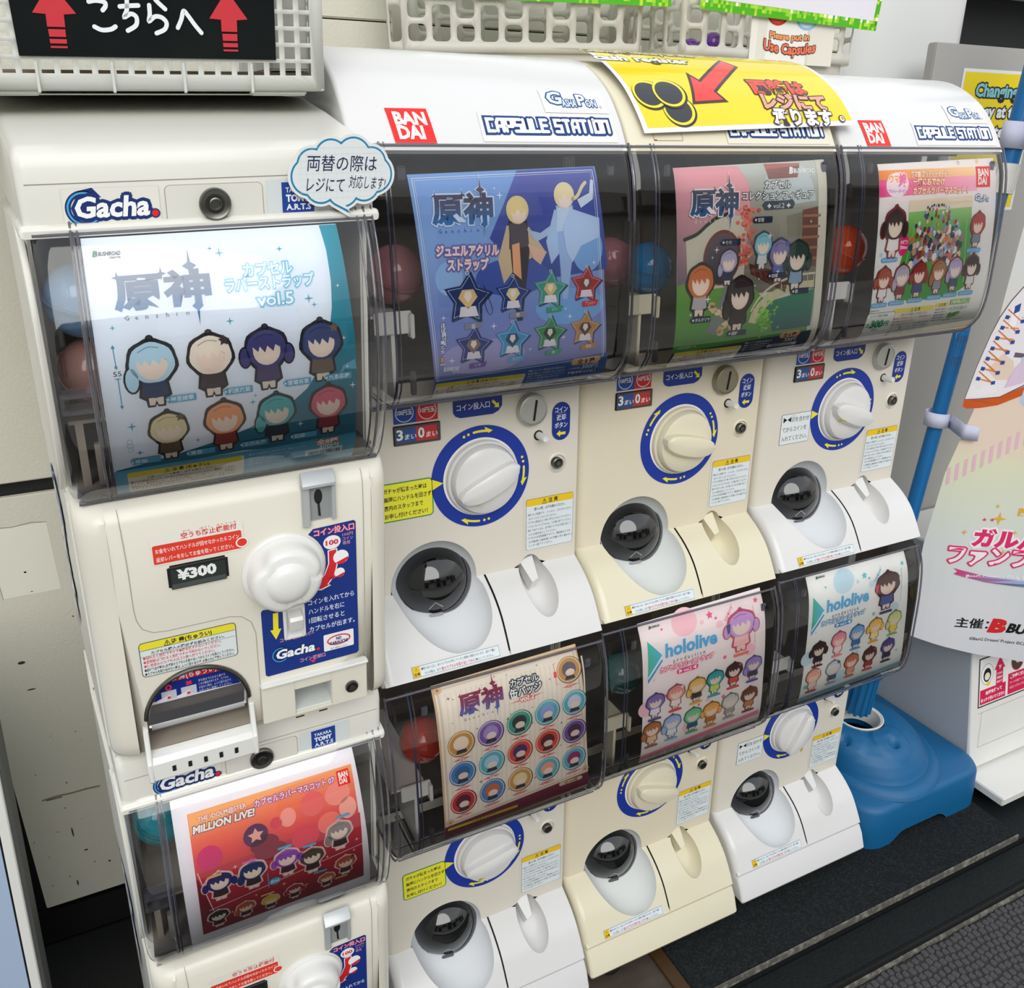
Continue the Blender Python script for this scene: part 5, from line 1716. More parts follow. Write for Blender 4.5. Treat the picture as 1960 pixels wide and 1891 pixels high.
def tomy_logo(a, x0, x1, y0, y1, L=2):
    a.rect(x0, x1, y0, y1, '#1B3F94', L)
    h = y1 - y0
    w = x1 - x0
    a.text('TAKARA', x0 + w * .12, y0 + h * .32, h * .22, '#EEF0F4', L + 1, w=w * .72, bold=.02)
    a.text('TOMY', x0 + w * .12, y0 + h * .61, h * .30, '#EEF0F4', L + 1, w=w * .74, bold=.05)
    a.text('A.R.T.S', x0 + w * .12, y0 + h * .88, h * .26, '#EEF0F4', L + 1, w=w * .78, bold=.03)

def crank_machine(j, label, card, price='¥300', base=False):
    AM[0] = None
    R = empty('capsule_machine', TO - ZD * .52 * j, label, 'capsule machine')
    AM[0] = TA
    def part(n, bm, m, smooth=30, par=None, **kw):
        return place(n, bm_mesh(n, bm, m, smooth), par or R, **kw)
    def prt(n, art, mp, par=None, m='print', cut=0, label=None):
        return place(n, art.build(n, mp, M[m], cut, .0003), par or R, label=label)
    def taper(bm):
        for v in bm.verts:
            if v.co.x > .15 and v.co.y > .04:
                v.co.x -= .05 * (v.co.y - .04)
            if v.co.x < .1 and v.co.y > .0:
                v.co.x -= min(.12 * v.co.y, .032) * (1 - max(0, v.co.x) / .1)
        return bm
    # cabinet behind
    low = -.462 if not base else -1.17 + .52 + .02
    cab = merge(box_bm(-.003, .252, .010, .30, low, -.206, .004), box_bm(-.003, .252, .20, .30, -.21, .0, .003),
                box_bm(-.003, .004, .030, .21, -.21, .0, .002), box_bm(.246, .252, .030, .21, -.21, .0, .002))
    part('cabinet', taper(cab), M['tomy'])
    part('hopper_lining', merge(box_bm(.005, .245, .19, .198, -.205, -.004), box_bm(.005, .245, .0, .19, -.205, -.2025), box_bm(.005, .245, .005, .19, -.005, -.002)), M['inner'], 0)
    # white cheek beside the case
    ck = []
    for k in range(13):
        s = TCASE.t[-1] * k / 12
        p = TCASE.pt(s)
        ck.append((p.x + .040, min(p.y, 0)))
    part('side_cheek', taper(poly_prism(ck + [(.06, -.207), (.06, 0)], -.0045, .0005, .001)), M['tomy'])
    # hood
    top = [(.0, .040), (.003, .048), (.010, .0525), (.02, .0545)]
    top += [(.12, .073), (.2, .085), (.30, .088)] if j == 0 else [(.30, .056)]
    prof = [(.30, -.003), (.006, -.003), (.0, -.001)] + top
    hd = part('hood', taper(poly_prism(prof, -.001, .2505, .011, 4)), M['tomy'], 32)
    part('hood_lip', taper(poly_prism([(-.0045, -.0055), (-.0045, -.0005), (-.001, .003), (.05, .003), (.05, -.0055)], -.004, .2535, .010, 3)), M['tomy'], 32, hd)
    la = Art()
    la.line([(.004, -.0296), (.246, -.0303)], .0005, '#8D8A80', 0, caps=False)
    la.rrect(.0255, .0897, -.0264, .0016 - .003, .001, '#D9D6CC', 0)
    la.rrect(.0259, .0893, -.0260, .0012 - .003, .001, '#E6E3D9', 1)
    gacha_logo(la, .0280, .0885, -.0250, -.0012, 2)
    la.rrect(.1658, .2165, -.0273, -.0010, .001, '#D3DAD9', 0)
    tomy_logo(la, .1772, .2016, -.0251, -.0023, 2)
    prt('hood_logos', la, wplane(0), hd, label='Gacha lettering and navy TAKARA TOMY A.R.T.S square')
    pl = part('lock_plate', poly_prism(rrect_pts(.0938, .1626, -.0018, .0257, .0035), -.0012, .004, 0, axis='y'), M['tomy'], 20, hd)
    fr = Art()
    fr.frame(.0932, .1632, -.0263, .0024, .0006, '#A9A598', 0, .004)
    prt('lock_plate_seam', fr, wplane(0), hd)
    lk = part('hood_lock', lathe_bm([(.0114, 0), (.0114, .0035), (.0105, .0045), (.0088, .0038), (.0048, .0036), (.0046, .0052), (.0036, .0055), (.0032, .0040), (0, .0040)], (.1276, -.001, .0122), seg=36), M['lock'], 30, hd)
    part('lock_ring_gap', lathe_bm([(.0066, .0042), (.0049, .0042)], (.1276, -.001, .0122), seg=28), M['dark'], 0, lk)
    # case
    path = TCASE.pts(-.004, TCASE.t[-1], 20)
    def shell():
        b = bmesh.new()
        x0, x1, r = -.0005, .2515, .016
        xs = [(x0 + r * (1 - math.cos(math.pi / 2 * k / 6)), r * (1 - math.sin(math.pi / 2 * k / 6))) for k in range(7)]
        xs += [(x1 - r * (1 - math.cos(math.pi / 2 * k / 6)), r * (1 - math.sin(math.pi / 2 * k / 6))) for k in range(6, -1, -1)]
        prev = None
        for x, d in xs:
            c = []
            for k, p in enumerate(path):
                a0, a1 = path[max(0, k - 1)], path[min(len(path) - 1, k + 1)]
                t = Vector((a1[0] - a0[0], a1[1] - a0[1])).normalized()
                c.append(b.verts.new((x, p[0] - t.y * d, p[1] + t.x * d)))
            if prev:
                for q in range(len(c) - 1):
                    b.faces.new((prev[q], prev[q + 1], c[q + 1], c[q]))
            prev = c
        return b
    case = part('case_front', shell(), M['clear'], 40, label='clear curved plastic case')
    sm = lambda x, r: tube_bm([(x, p[0] + .001, p[1]) for p in path], r, 6)
    def many(n, bms, m='rim', par=case, s_=40):
        for b_ in bms:
            part(n, b_, M[m], s_, par)
    many('case_seam', [sm(.0285, .0013), sm(.0325, .0010), sm(.0300, .0006)])
    many('case_edge', [sm(.2345, .0008), sm(.2405, .0012), sm(.2470, .0008)])
    many('case_lip', [tube_bm([(.004, -.0035, -.0035), (.247, -.0035, -.0035)], .0016, 6), tube_bm([(.006, -.0085, -.2055), (.246, -.0085, -.2055)], .0020, 6)])
    many('case_hinge', [box_bm(.004, .029, -.006, .012, -.122, -.1185, .001), box_bm(.004, .029, -.008, .012, -.134, -.1305, .001), box_bm(.004, .007, -.004, .012, -.134, -.1185, .001)])
    cm = card.build('poster_card', lambda x, s, off: TCASE.map(x, s, off - .0032), M['paper'], .006)
    place('poster_card', cm, R, label='printed display card inside the clear case')
    for b_ in (box_bm(.006, .10, .02, .18, -.150, -.147), box_bm(.010, .016, .02, .026, -.204, -.15), box_bm(.022, .028, .01, .016, -.2, -.165)):
        part('capsule_chute_tray', b_, M['taupe'], 0)
    # body front with openings
    ac = (.0745, bs(-.4125))
    arch = [(ac[0] + .0435 * math.cos(math.radians(t)), ac[1] - .0435 * math.sin(math.radians(t))) for t in range(0, 181, 8)]
    hole1 = arch + [(ac[0] - .0435, bs(-.4445)), (ac[0] + .0435, bs(-.4445))]
    hole2 = rrect_pts(.1590, .1938, bs(-.4180), bs(-.4435), .001, 2)
    T_ = BODYP.t[-1]
    xl, xr, r = .022, .236, .024
    r2 = .016
    outer = [(xl, 0), (xr, 0), (xr, T_), (xl, T_)]
    cuts = [BODYP.t[k] for k in range(1, 9)] + [.006, .012, .018, .024, .030]
    fr_ = with_holes(outer, [hole1, hole2], [c for c in cuts if not (bs(-.455) > c > bs(-.36))], lambda x, s: BODYP.map(x, s, 0))
    def sidecol(x0, sg, rr):
        b = bmesh.new()
        prev = None
        N_ = 30
        for k in range(9):
            if k < 8:
                t = math.pi / 2 * k / 7
                x, d = x0 - sg * rr * math.sin(t), rr * (1 - math.cos(t))
                col = [BODYP.map(x, T_ * q / N_, 0) + Vector((0, d, 0)) for q in range(N_ + 1)]
                # pull the end rows inwards so the corners are rounded too
            else:
                col = [Vector((x0 - sg * rr, .035, BODYP.pt(T_ * q / N_).y)) for q in range(N_ + 1)]
            col = [b.verts.new(c) for c in col]
            if prev:
                for q in range(N_):
                    b.faces.new((prev[q], prev[q + 1], col[q + 1], col[q]))
            prev = col
        return b
    bd = merge(fr_, sidecol(xl, 1, r), sidecol(xr, -1, r2))
    bmesh.ops.remove_doubles(bd, verts=bd.verts, dist=2e-5)
    part('body_front', bd, M['tomybody'], 35)
    part('body_underside', box_bm(.0, .250, .0, .05, -.461, -.4575), M['tomybody'], 0)
    sa = Art()
    SB = lambda pts, w=.0006, c='#A39E8E': sa.line([(x, bs(z)) for x, z in pts], w, c, 0, caps=False)
    SB([(.0315, -.2085), (.0325, -.225), (.0335, -.26), (.0336, -.300), (.0345, -.310), (.038, -.319), (.046, -.3245), (.058, -.3258), (.1080, -.3258), (.118, -.3285), (.1255, -.336), (.1287, -.348), (.1287, -.405), (.1275, -.452)])
    SB([(.2285, -.2085), (.2285, -.300), (.2280, -.452)])
    SB([(.0, -.4525), (.02, -.4525)])
    prt('panel_seam', sa, BODYP.map, None, 'print', .006)
    # sticker with instructions (navy) hugging the knob
    ba = Art()
    kc = (.1560, .2915)
    arcp = [(kc[0] + .0375 * math.cos(math.radians(t)), kc[1] + .0375 * math.sin(math.radians(t))) for t in range(-52, 101, 9)]
    pts = [(.1835, .2575), (.2196, .2562), (.2215, .2580), (.2215, .3940), (.2195, .3960), (.1365, .3975), (.1344, .3955), (.1343, .3290), (.1360, .3268)] + arcp[::-1]
    ba.poly(pts, '#13307F', 1)
    ba.text('コイン投入口', .1840, .2645, .0070, '#F3A7B4', 3, w=.0360, bold=.03, out=[('#D8324E', .07)])
    ba.ell(.1997, .2738, .0078, .0068, '#F3EAEA', 2, 24)
    ba.text('100', .1940, .2760, .0064, '#C8384E', 3, w=.0115, bold=.04)
    for k, t in enumerate(('100円', 'コイン', '専用')):
        ba.text(t, .2092, .2700 + .0042 * k, .0040, '#E6A4B4', 3, w=.0095 if k < 2 else .0065, res=1)
    ba.poly([(.2032, .2815), (.1965, .2820), (.1965, .2945), (.1925, .3045), (.1845, .3140), (.1800, .3165), (.1885, .3185), (.1960, .3160), (.1940, .3150), (.2005, .3070), (.2030, .2970)], '#D8242E', 3)
    ba.poly([(.2042, .2805), (.1955, .2812), (.1955, .2945), (.1915, .3045), (.1835, .3140), (.1780, .3172), (.1885, .3198), (.1975, .3168), (.1952, .3152), (.2015, .3075), (.2040, .2975)], '#F2F0F0', 2)
    for x, y, q in ((.2072, .2900, .0070), (.2055, .3055, .0048), (.1985, .3065, .0042)):
        ba.ell(x, y, q, q, '#F4F4F4', 4 if q > .0045 else 2, 20)
        ba.poly([(x - q * .7, y + q * .7), (x + q * .9, y + q * .1), (x + q * .95, y + q * .4), (x + q * .3, y + q * 1.0), (x - q * .3, y + q * .98)], '#D8242E', 5 if q > .0045 else 3)
    for k, t in enumerate(('コインを入れてから', 'ハンドルを右に', '1回転させると', 'カプセルが出ます。')):
        ba.text(t, .1760, .3325 + .0094 * k, .0062, '#E3E8F2', 2, w=.0047 * len(t), bold=.01)
    ba.arrow(.1468, .3325, .1458, .3600, .0046, .0098, .0105, '#F0E22C', 2)
    ba.text('コイン返却レバー', .1490, .3640, .0044, '#E79AAC', 2, w=.031, bold=.02)
    gacha_logo(ba, .1412, .1850, .3690, .3850, 2)
    ba.text('コイン返却口', .1660, .3905, .0046, '#E79AAC', 2, w=.0235, bold=.02)
    ba.poly([(.1750, .3915), (.1810, .3915), (.1780, .3945)], '#E6384E', 3)
    ba.rrect(.1885, .2168, .3680, .3860, .0012, '#EDEEF0', 2)
    ba.ring(.2027, .3760, .0112, .0056, .0014, '#D8323C', 3, 30)
    ba.text('NO', .2027, .3760, .0046, '#1D2C66', 4, al='c', w=.0050, bold=.04)
    ba.text('KARAUCHI', .2027, .3802, .0046, '#1D2C66', 4, al='c', w=.0165, bold=.04)
    ba.text('空うち防止システム', .2027, .3850, .0022, '#3A3A4A', 4, al='c', w=.016, res=1)
    prt('instruction_sticker', ba, wplane(-.026), label='navy instruction sticker with red arrow')
    # red notice
    ra = Art()
    ra.rrect(.0525, .1250, .2355, .2632, .004, '#E9E6DC', 1)
    ra.text('空うち防止機能付', .0762, .2425, .0056, '#D6322E', 2, w=.0440, bold=.02)
    ra.text('から　　ぼうし　きのうつき', .078, .2372, .0020, '#D6322E', 2, w=.042, res=1)
    ra.rrect(.0535, .1235, .2450, .2620, .0015, '#E03A2A', 2)
    ra.text('お金をいれてハンドルが回せなかったらコイン', .0555, .2520, .0046, '#F6ECE6', 3, w=.0660, res=1, bold=.01)
    ra.text('返却レバーをおしてお金を取ってください。', .0555, .2597, .0046, '#F6ECE6', 3, w=.0610, res=1, bold=.01)
    ra.ell(.1235, .2565, .0052, .0048, '#EDEAE2', 3, 20)
    ra.ell(.1235, .2565, .0040, .0036, '#E0322A', 4, 20)
    prt('notice_sticker', ra, wplane(-.026), label='white and red sticker about the coin return lever')
    # price window
    pw = part('price_window', box_bm(.0625, .1108, -.0285, -.020, -.2880, -.2655, .0022, 3), M['dark'], 30, label='black price window reading ¥300')
    pa = Art()
    pa.rect(.0650, .1083, .2682, .2860, '#16201E', 0)
    pa.text(price, .0695, .2785, .0125, '#E9ECE8', 1, w=.0315, bold=.05)
    pa.rect(.0650, .1083, .2818, .2860, '#3C4645', 1)
    prt('price_card', pa, wplane(-.0286), pw, 'gloss')
    # coin bracket and slot
    br = part('coin_bracket', poly_prism([(-.024, -.2040), (-.030, -.2075), (-.0345, -.2130), (-.0345, -.2155), (-.024, -.2155)], .1745, .2035, .001), M['silver'], 25)
    fb = merge(box_bm(.1745, .1812, -.0310, -.024, -.2530, -.2150, .0008), box_bm(.2000, .2035, -.0310, -.024, -.2500, -.2150, .0008))
    part('coin_bracket_frame', fb, M['silver'], 25, br)
    sp_ = part('coin_slot', box_bm(.1812, .2000, -.0270, -.024, -.2490, -.2155), M['silver'], 0, br)
    ka = Art()
    ka.rect(.1822, .1992, .2170, .2480, '#8E9292', 0)
    ka.ell(.1890, .2270, .0036, .0070, '#1B1A18', 1, 20)
    ka.poly([(.1880, .2320), (.1900, .2320), (.1908, .2460), (.1885, .2450)], '#24211E', 1)
    prt('slot', ka, wplane(-.0271), sp_)
    # knob
    k0 = (kc[0], -.026, -kc[1])
    def lobes(a, h):
        if h < .010 or h > .0258:
            return 1
        return 1.03 - .13 * max(0, math.cos(2.5 * a + .3)) ** 4
    kb = part('crank_knob', lathe_bm([(.0358, 0), (.0355, .003), (.0340, .0042), (.0320, .0046), (.0308, .007), (.0302, .012), (.0297, .016), (.0290, .0205), (.0268, .0240), (.0235, .0256), (.0190, .0256), (.0182, .0262), (.0165, .0288), (.0115, .0312), (.0055, .0322), (0, .0324)], k0, seg=72, lobes=lobes), M['knobwhite'], 40)
    # return lever
    lv = part('return_lever_frame', merge(box_bm(.1530, .1560, -.0285, -.024, -.3615, -.3300, .0008), box_bm(.1695, .1725, -.0285, -.024, -.3615, -.3300, .0008), box_bm(.1530, .1725, -.0285, -.024, -.3320, -.3290, .0008), box_bm(.1530, .1725, -.0285, -.024, -.3625, -.3595, .0008)), M['knobwhite'], 25)
    part('return_lever', poly_prism([(-.024, -.333), (-.038, -.3345), (-.040, -.3375), (-.036, -.349), (-.024, -.352)], .1568, .1688, .0008), M['knobwhite'], 25, lv)
    part('lever_well', box_bm(.1560, .1695, -.0266, -.026, -.3595, -.332), M['cup'], 0, lv)
    # caution sticker
    ca = Art()
    ca.rrect(.0330, .1122, .3322, .3665, .0035, '#3A4246', 1)
    ca.rrect(.0336, .1116, .3328, .3659, .0032, '#DCE3E2', 2)
    ca.rrect(.0336, .1116, .3328, .3395, .0028, '#E8DC30', 3)
    ca.text('⚠注 意(ちゅうい)', .0725, .3385, .0052, '#24241C', 4, al='c', w=.039, bold=.03)
    ca.rect(.0336, .1116, .3395, .3399, '#3A4246', 4)
    for k, (t, c, w) in enumerate((('カプセル購入の際必ずお読みください。', '#2A2E30', .060), ('●倒れると危険ですので本機を揺すらないでください。', '#D84A5C', .064), ('●透明板は割れると危険ですので叩かないでください。', '#D84A5C', .063), ('●使用済みのカプセルはゴミ箱へ捨ててください。', '#D84A5C', .058), ('●続けて出す時は､必ず前のカプセルを取り出してからコインを投入してください｡', '#2A2E30', .074), ('●カプセルを取り出せない時は､ムリに取り出さず､お店の人に連絡してください｡', '#2A2E30', .074))):
        ca.text(t, .0420 if k == 0 else .0352, .3448 + k * .0040, .0034, c, 3, w=w, bold=.02, res=1)
    ca.rect(.0336, .1116, .3457, .3460, '#6A7478', 4)
    prt('caution_sticker', ca, wplane(-.026), label='white caution sticker with yellow heading')
    # capsule chute
    cv = Vector
    bw = bmesh.new()
    rim = [(x, s) for x, s in hole1]
    fl = [bw.verts.new(BODYP.map(x, s, 0)) for x, s in rim]
    bk = [bw.verts.new(BODYP.map(x, s, 0) + Vector((0, .060, -.0))) for x, s in rim]
    n_ = len(rim)
    for k in range(n_):
        bw.faces.new((fl[k], fl[(k + 1) % n_], bk[(k + 1) % n_], bk[k]))
    bw.faces.new(bk)
    part('chute_recess', bw, M['taupe'], 30)
    rm = tube_bm([BODYP.map(x, s, .001) for x, s in arch], .0022, 8)
    part('chute_rim', rm, M['lock'], 40)
    dr = bmesh.new()
    dpts = [(ac[0] + .0425 * math.cos(math.radians(t)), -.4125 + .0425 * math.sin(math.radians(t))) for t in range(-2, 183, 8)]
    dpts = dpts[::-1] + [(.117, -.430), (.032, -.430)][::1]
    dv = [dr.verts.new((x, -.0225 + (z + .37) * -.10 + .004, z)) for x, z in dpts]
    dr.faces.new(dv)
    part('chute_door', dr, M['cleardark'], 0, label='clear hinged chute door')
    dm = lambda x, s, off: Vector((x, -.0185 + (-s + .37) * -.10 - off, -s))
    dd = Art()
    arcs = [(ac[0] + .0400 * math.cos(math.radians(t)), .4125 - .0400 * math.sin(math.radians(t))) for t in range(12, 169, 6)]
    dd.poly(arcs, '#E9E6EC', 0)
    arcs = [(ac[0] + .0392 * math.cos(math.radians(t)), .4125 - .0392 * math.sin(math.radians(t))) for t in range(13, 168, 6)]
    dd.poly(arcs, '#1A2F86', 1)
    arcs = [(ac[0] + .0392 * math.cos(math.radians(t)), .4125 - .0392 * math.sin(math.radians(t))) for t in range(46, 135, 5)]
    dd.poly(arcs, '#D8283A', 2)
    dd.text('注意(ちゅうい)', ac[0], .3822, .0072, '#F3E9EC', 3, al='c', w=.038, bold=.03)
    for x, ch, c in ((.0520, '○', '#E6384E'), (.0690, '×', '#E6384E')):
        dd.text(ch, x, .3915, .0075, c, 3, al='c', w=.0055, bold=.08)
    dd.rect(.0455, .0580, .3925, .4025, '#C9CDD6', 2)
    dd.rect(.0620, .0750, .3925, .4025, '#C9CDD6', 2)
    for x in (.0455, .0620):
        dd.poly([(x - .004, .4005), (x + .003, .3985), (x + .0075, .3965), (x + .0070, .3995), (x + .002, .4030), (x - .004, .4030)], '#EFE6E8', 3)
        dd.ell(x + .006, .4000, .0015, .0015, '#E6384E', 4, 10)
    for k, t in enumerate(('手を奥まで入れると抜けな', 'くなる場合があります。カプセル', 'が出ない時は、ムリに取り出さず、', 'お店の人に連絡してください。')):
        dd.text(t, .0770, .3905 + k * .0040, .0034, '#D6DAEC', 3, w=.0235 + .0025 * min(k, 2), res=1)
    prt('chute_sticker', dd, dm, None, 'gloss', label='red and navy chute sticker headed 注意')
    part('inner_door', poly_prism([(.004, -.3950), (-.004, -.4270), (.002, -.4270), (.010, -.396)], .033, .1165, .001), M['taupe'], 30)
    part('door_bar', tube_bm([(.034, -.008, -.4300), (.115, -.008, -.4300)], .0055, 14), M['silver'], 40)
    # lower tray
    ty = merge(poly_prism([(-.022, -.4470), (-.032, -.4485), (-.0362, -.4530), (-.0362, -.4700), (-.033, -.4735), (-.022, -.4735)], .030, .1185, .0008),
               poly_prism([(-.020, -.4200), (-.0275, -.4220), (-.0310, -.4430), (-.0368, -.4520), (-.0370, -.4705), (-.0335, -.4745), (-.022, -.4735)], .0265, .0310, .0012),
               poly_prism([(-.020, -.4200), (-.0275, -.4220), (-.0310, -.4430), (-.0368, -.4520), (-.0370, -.4705), (-.0335, -.4745), (-.022, -.4735)], .1175, .1220, .0012))
    tp = part('chute_tray', ty, M['knobwhite'], 30, label='white tray lip with five small slots')
    for k in range(5):
        x = .0480 + k * .0135
        part('tray_slot', box_bm(x - .0018, x + .0018, -.0366, -.0355, -.4650, -.4585, .0004), M['dark'], 0, tp)
    # coin return strip
    cr = merge(box_bm(.1290, .1590, -.0295, -.020, -.4470, -.4055, .0006), box_bm(.1938, .2280, -.0295, -.020, -.4470, -.4055, .0006), box_bm(.159, .1938, -.0295, -.020, -.4470, -.4440, .0006), box_bm(.159, .1938, -.0295, -.020, -.4178, -.4055, .0006))
    part('coin_return_panel', cr, M['tomybody'], 20)
    part('panel_ridge', box_bm(.1285, .2290, -.0330, -.024, -.4065, -.4035, .001), M['knobwhite'], 25)
    rb = merge(box_bm(.159, .1938, .006, .008, -.445, -.416), box_bm(.158, .1595, -.026, .008, -.445, -.416), box_bm(.1935, .195, -.026, .008, -.445, -.416), box_bm(.159, .194, -.026, .008, -.4445, -.443), box_bm(.159, .194, -.026, .008, -.418, -.416), box_bm(.168, .190, -.010, -.006, -.4285, -.4175))
    part('coin_return', rb, M['cupcream'], 20)
    for x in (.1625, .1845):
        part('drain_slot', box_bm(x - .004, x + .004, -.0300, -.0290, -.4555 + .006, -.4545 + .006, .0), M['brown'], 0)
    lk2 = part('body_lock', lathe_bm([(.0062, 0), (.0060, .0022), (.0050, .0026), (.0034, .0018), (.0030, .0034), (0, .0034)], (.2127, -.0295, -.4300), seg=24), M['lock'], 30)
    part('lock_ring_gap', lathe_bm([(.0049, .0024), (.0035, .0020)], (.2127, -.0297, -.4300), seg=20), M['dark'], 0, lk2)
    # vertical lettering on the left side face
    sa2 = Art()
    gacha_logo(sa2, .0, .165, 0, .036, 0)
    def sidemap(x, s, off):
        v = .13 + s * 3.2
        w = -.250 - x * 1.15
        return Vector((-.0036 - .106 * v - off - .0006, v, w))
    prt('side_lettering', sa2, sidemap, label='Gacha lettering running down the side')
    AM[0] = None
    return R

# ------------------------------------------------------------ loose capsules inside the cases
def capsule(x, y, z, r, col, label, tilt=(0.4, 0.3)):
    m = capsule_mats('capsule_' + str(len(bpy.data.materials)), col)
    o = empty('toy_capsule', (x, y, z), label, 'capsule', 'toy capsules inside the clear cases', (tilt[0], tilt[1], 0))
    n = 10
    low = [(r * math.sin(math.pi / 2 * k / n), -r * math.cos(math.pi / 2 * k / n)) for k in range(n + 1)] + [(r * 1.04, .001), (r * 1.04, .003), (r, .003)]
    up = [(r * .985 * math.cos(math.pi / 2 * k / n), .003 + r * .95 * math.sin(math.pi / 2 * k / n)) for k in range(n + 1)]
    place('capsule_bottom', bm_mesh('capsule_bottom', lathe_bm(low, (0, 0, 0), 'z', 28), m, 50), o)
    place('capsule_lid', bm_mesh('capsule_lid', lathe_bm(up, (0, 0, 0), 'z', 28), m if sum(lin(col)) < 1.3 else M['clear'], 50), o)
    pr = bmesh.new()
    bmesh.ops.create_icosphere(pr, subdivisions=2, radius=r * .55, matrix=Matrix.Diagonal((1, .7, .9, 1)))
    place('wrapped_toy', bm_mesh('wrapped_toy', pr, mat('toy_wrap', col, .35, var=.6, vscale=60, var_col='#D8D0C8'), 40), o)
    return o

# ================================================================ SCENE
# ------------------------------------------------------------ structure
def struct(name, bm, m, smooth=0, parent=None):
    return place(name, bm_mesh(name, bm, m, smooth), parent, kind=None if parent else 'structure')

struct('floor', box_bm(-1.2, .716, -.60, 1.0, -.80, -.7355), M['groundblack'])
for k in range(3):
    place('floor_tile', bm_mesh('floor_tile', box_bm(.10 + k * .205, .303 + k * .205, -.30, .30, -.7365, -.7350, .0008), M['floor'], 10), bpy.data.objects['floor'])
struct('wall_back', box_bm(-1.2, 1.34, .412, .50, -.735, 1.6), M['black'])
wall = bpy.data.objects['wall_back']
def wpanel(x0, x1, z0, z1, m='wall', y=.400):
    o = place('panel', bm_mesh('panel', box_bm(x0, x1, y, .4115, z0, z1, .0015), M[m], 20), wall)
    return o
for x0, x1 in ((-.1733, .62), (.6225, 1.335)):
    wpanel(x0, x1, -.6555, .053)
    wpanel(x0, x1, .073, .6535)
    wpanel(x0, x1, .6555, 1.25)
wpanel(-1.15, -.235, -.6555, .053)
wpanel(-1.15, -.235, .073, .6535)
for k in range(8):
    x0 = -1.15 + k * .31
    o = place('base_tile', bm_mesh('base_tile', box_bm(x0, x0 + .304, .405, .4118, -.733, -.667, .001), M['black'], 20), wall)
struct('wall_far', box_bm(1.2, 4.2, 1.25, 1.35, -.80, 1.6), mat('dark_shop_depth', '#15171A', .7))
struct('trim_far', box_bm(1.2, 4.2, 1.10, 1.24, .955, 1.25), mat('pale_lintel', '#BFC0BF', .5))
wm = Art()
wm.line([(-.1404, .4455), (-.12, .4445), (-.10, .4462), (-.08, .4460), (-.061, .4475)], .0032, '#8C8468', 0, smooth=True)
wm.line([(-.135, .4475), (-.115, .4480)], .0022, '#5E5A48', 1)
rz = random.Random(12)
for k in range(26):
    x, y = rz.uniform(-.17, -.03), rz.choice((rz.uniform(.05, .62), rz.uniform(.25, .62)))
    wm.ell(x, y, rz.uniform(.0006, .0022), rz.uniform(.0005, .0014), rz.choice(('#5A5240', '#7A7058', '#9A9078', '#3E3A30')), 0, 8)
for x, y, w_, h_ in ((-.1187, .247, .006, .0012), (-.1226, .200, .005, .0025), (-.0705, .598, .002, .002), (-.0995, .562, .003, .0016), (-.1222, .622, .0012, .006), (-.112, .52, .0012, .010)):
    wm.ell(x, y, w_, h_, '#3A382E', 1, 10)
wm.rect(-.1253, -.052, -.010, .095, '#E2E0D2', 0)
wm.line([(-.1253, -.010), (-.112, -.012), (-.095, -.010), (-.07, -.013), (-.052, -.010)], .0010, '#8E8A70', 1)
wm.line([(-.1253, -.010), (-.1245, .03), (-.1258, .06), (-.1250, .095)], .0009, '#9A967C', 1)
place('wall_marks', wm.build('wall_marks', plane_y(.3998), M['paper'], 0), wall)
# ledge with the dark stone top, worn front edge
led = struct('trim_ledge', box_bm(.716, 2.4, -.1502, 1.0, -.80, -.7435), M['step'])
b = merge(box_bm(.7235, 1.4870, -.1490, .299, -.7440, -.7285, .0015))
struct('dark_mat', b, M['mat'], 20)
ob = bpy.data.objects['dark_mat']
del ob['kind']
ob['label'] = 'dark rough grey mat laid in front of the machines'
ob['category'] = 'mat'
place('worn_edge', bm_mesh('worn_edge', box_bm(.7235, 1.4870, -.1515, -.1485, -.7430, -.7292, .0006), M['edge'], 10), ob, label='worn pale front edge of the mat')
tpx_ = place('edge_strip', bm_mesh('edge_strip', box_bm(.700, .7235, -.24, .30, -.7355, -.7300, .001), M['brown'], 10), None, 'brown strip on the floor beside the dark mat', 'floor strip')
struct('floor_step', box_bm(.716, 2.6, -.2135, -.1500, -.80, -.7555, .003), M['step'])
struct('trim_step', box_bm(.716, 2.6, -.2175, -.2125, -.80, -.7600, .001), M['rubber'])
struct('trim_kerb', box_bm(.716, 2.6, -.2225, -.2170, -.80, -.7690, .0015), M['edge'])
rd = struct('floor_street', box_bm(-2.2, 3.6, -1.25, -.2255, -.82, -.7755), M['asphalt'])
struct('floor_road', box_bm(-9, 11, -6.5, -1.25, -.82, -.774), mat('pale_street_paving', '#B9B5AC', .8, var=.4, vscale=2, var_col='#97938A'))
rnd = random.Random(2)
stm = []
for k in range(6):
    w, d = .0118 + .0016 * rnd.random(), .0108 + .0018 * rnd.random()
    ps = [(rnd.uniform(.85, 1.05) * w / 2 * math.copysign(abs(math.cos(t)) ** .5, math.cos(t)), rnd.uniform(.85, 1.05) * d / 2 * math.copysign(abs(math.sin(t)) ** .5, math.sin(t))) for t in [2 * math.pi * q / 9 + .3 for q in range(9)]]
    bm = bmesh.new()
    v0 = [bm.verts.new((x, y, 0)) for x, y in ps]
    v1 = [bm.verts.new((x * .86, y * .86, .0022)) for x, y in ps]
    for q in range(9):
        bm.faces.new((v0[q], v0[(q + 1) % 9], v1[(q + 1) % 9], v1[q]))
    bm.faces.new(v1)
    stm.append(bm_mesh('cobble', bm, M['stone'], 0))
fac = struct('wall_opposite', box_bm(-8, 10, -6.9, -6.5, -.80, 2.3), mat('opposite_facade', '#C9C4BA', .7, var=.5, vscale=1.2, var_col='#A39C92'))
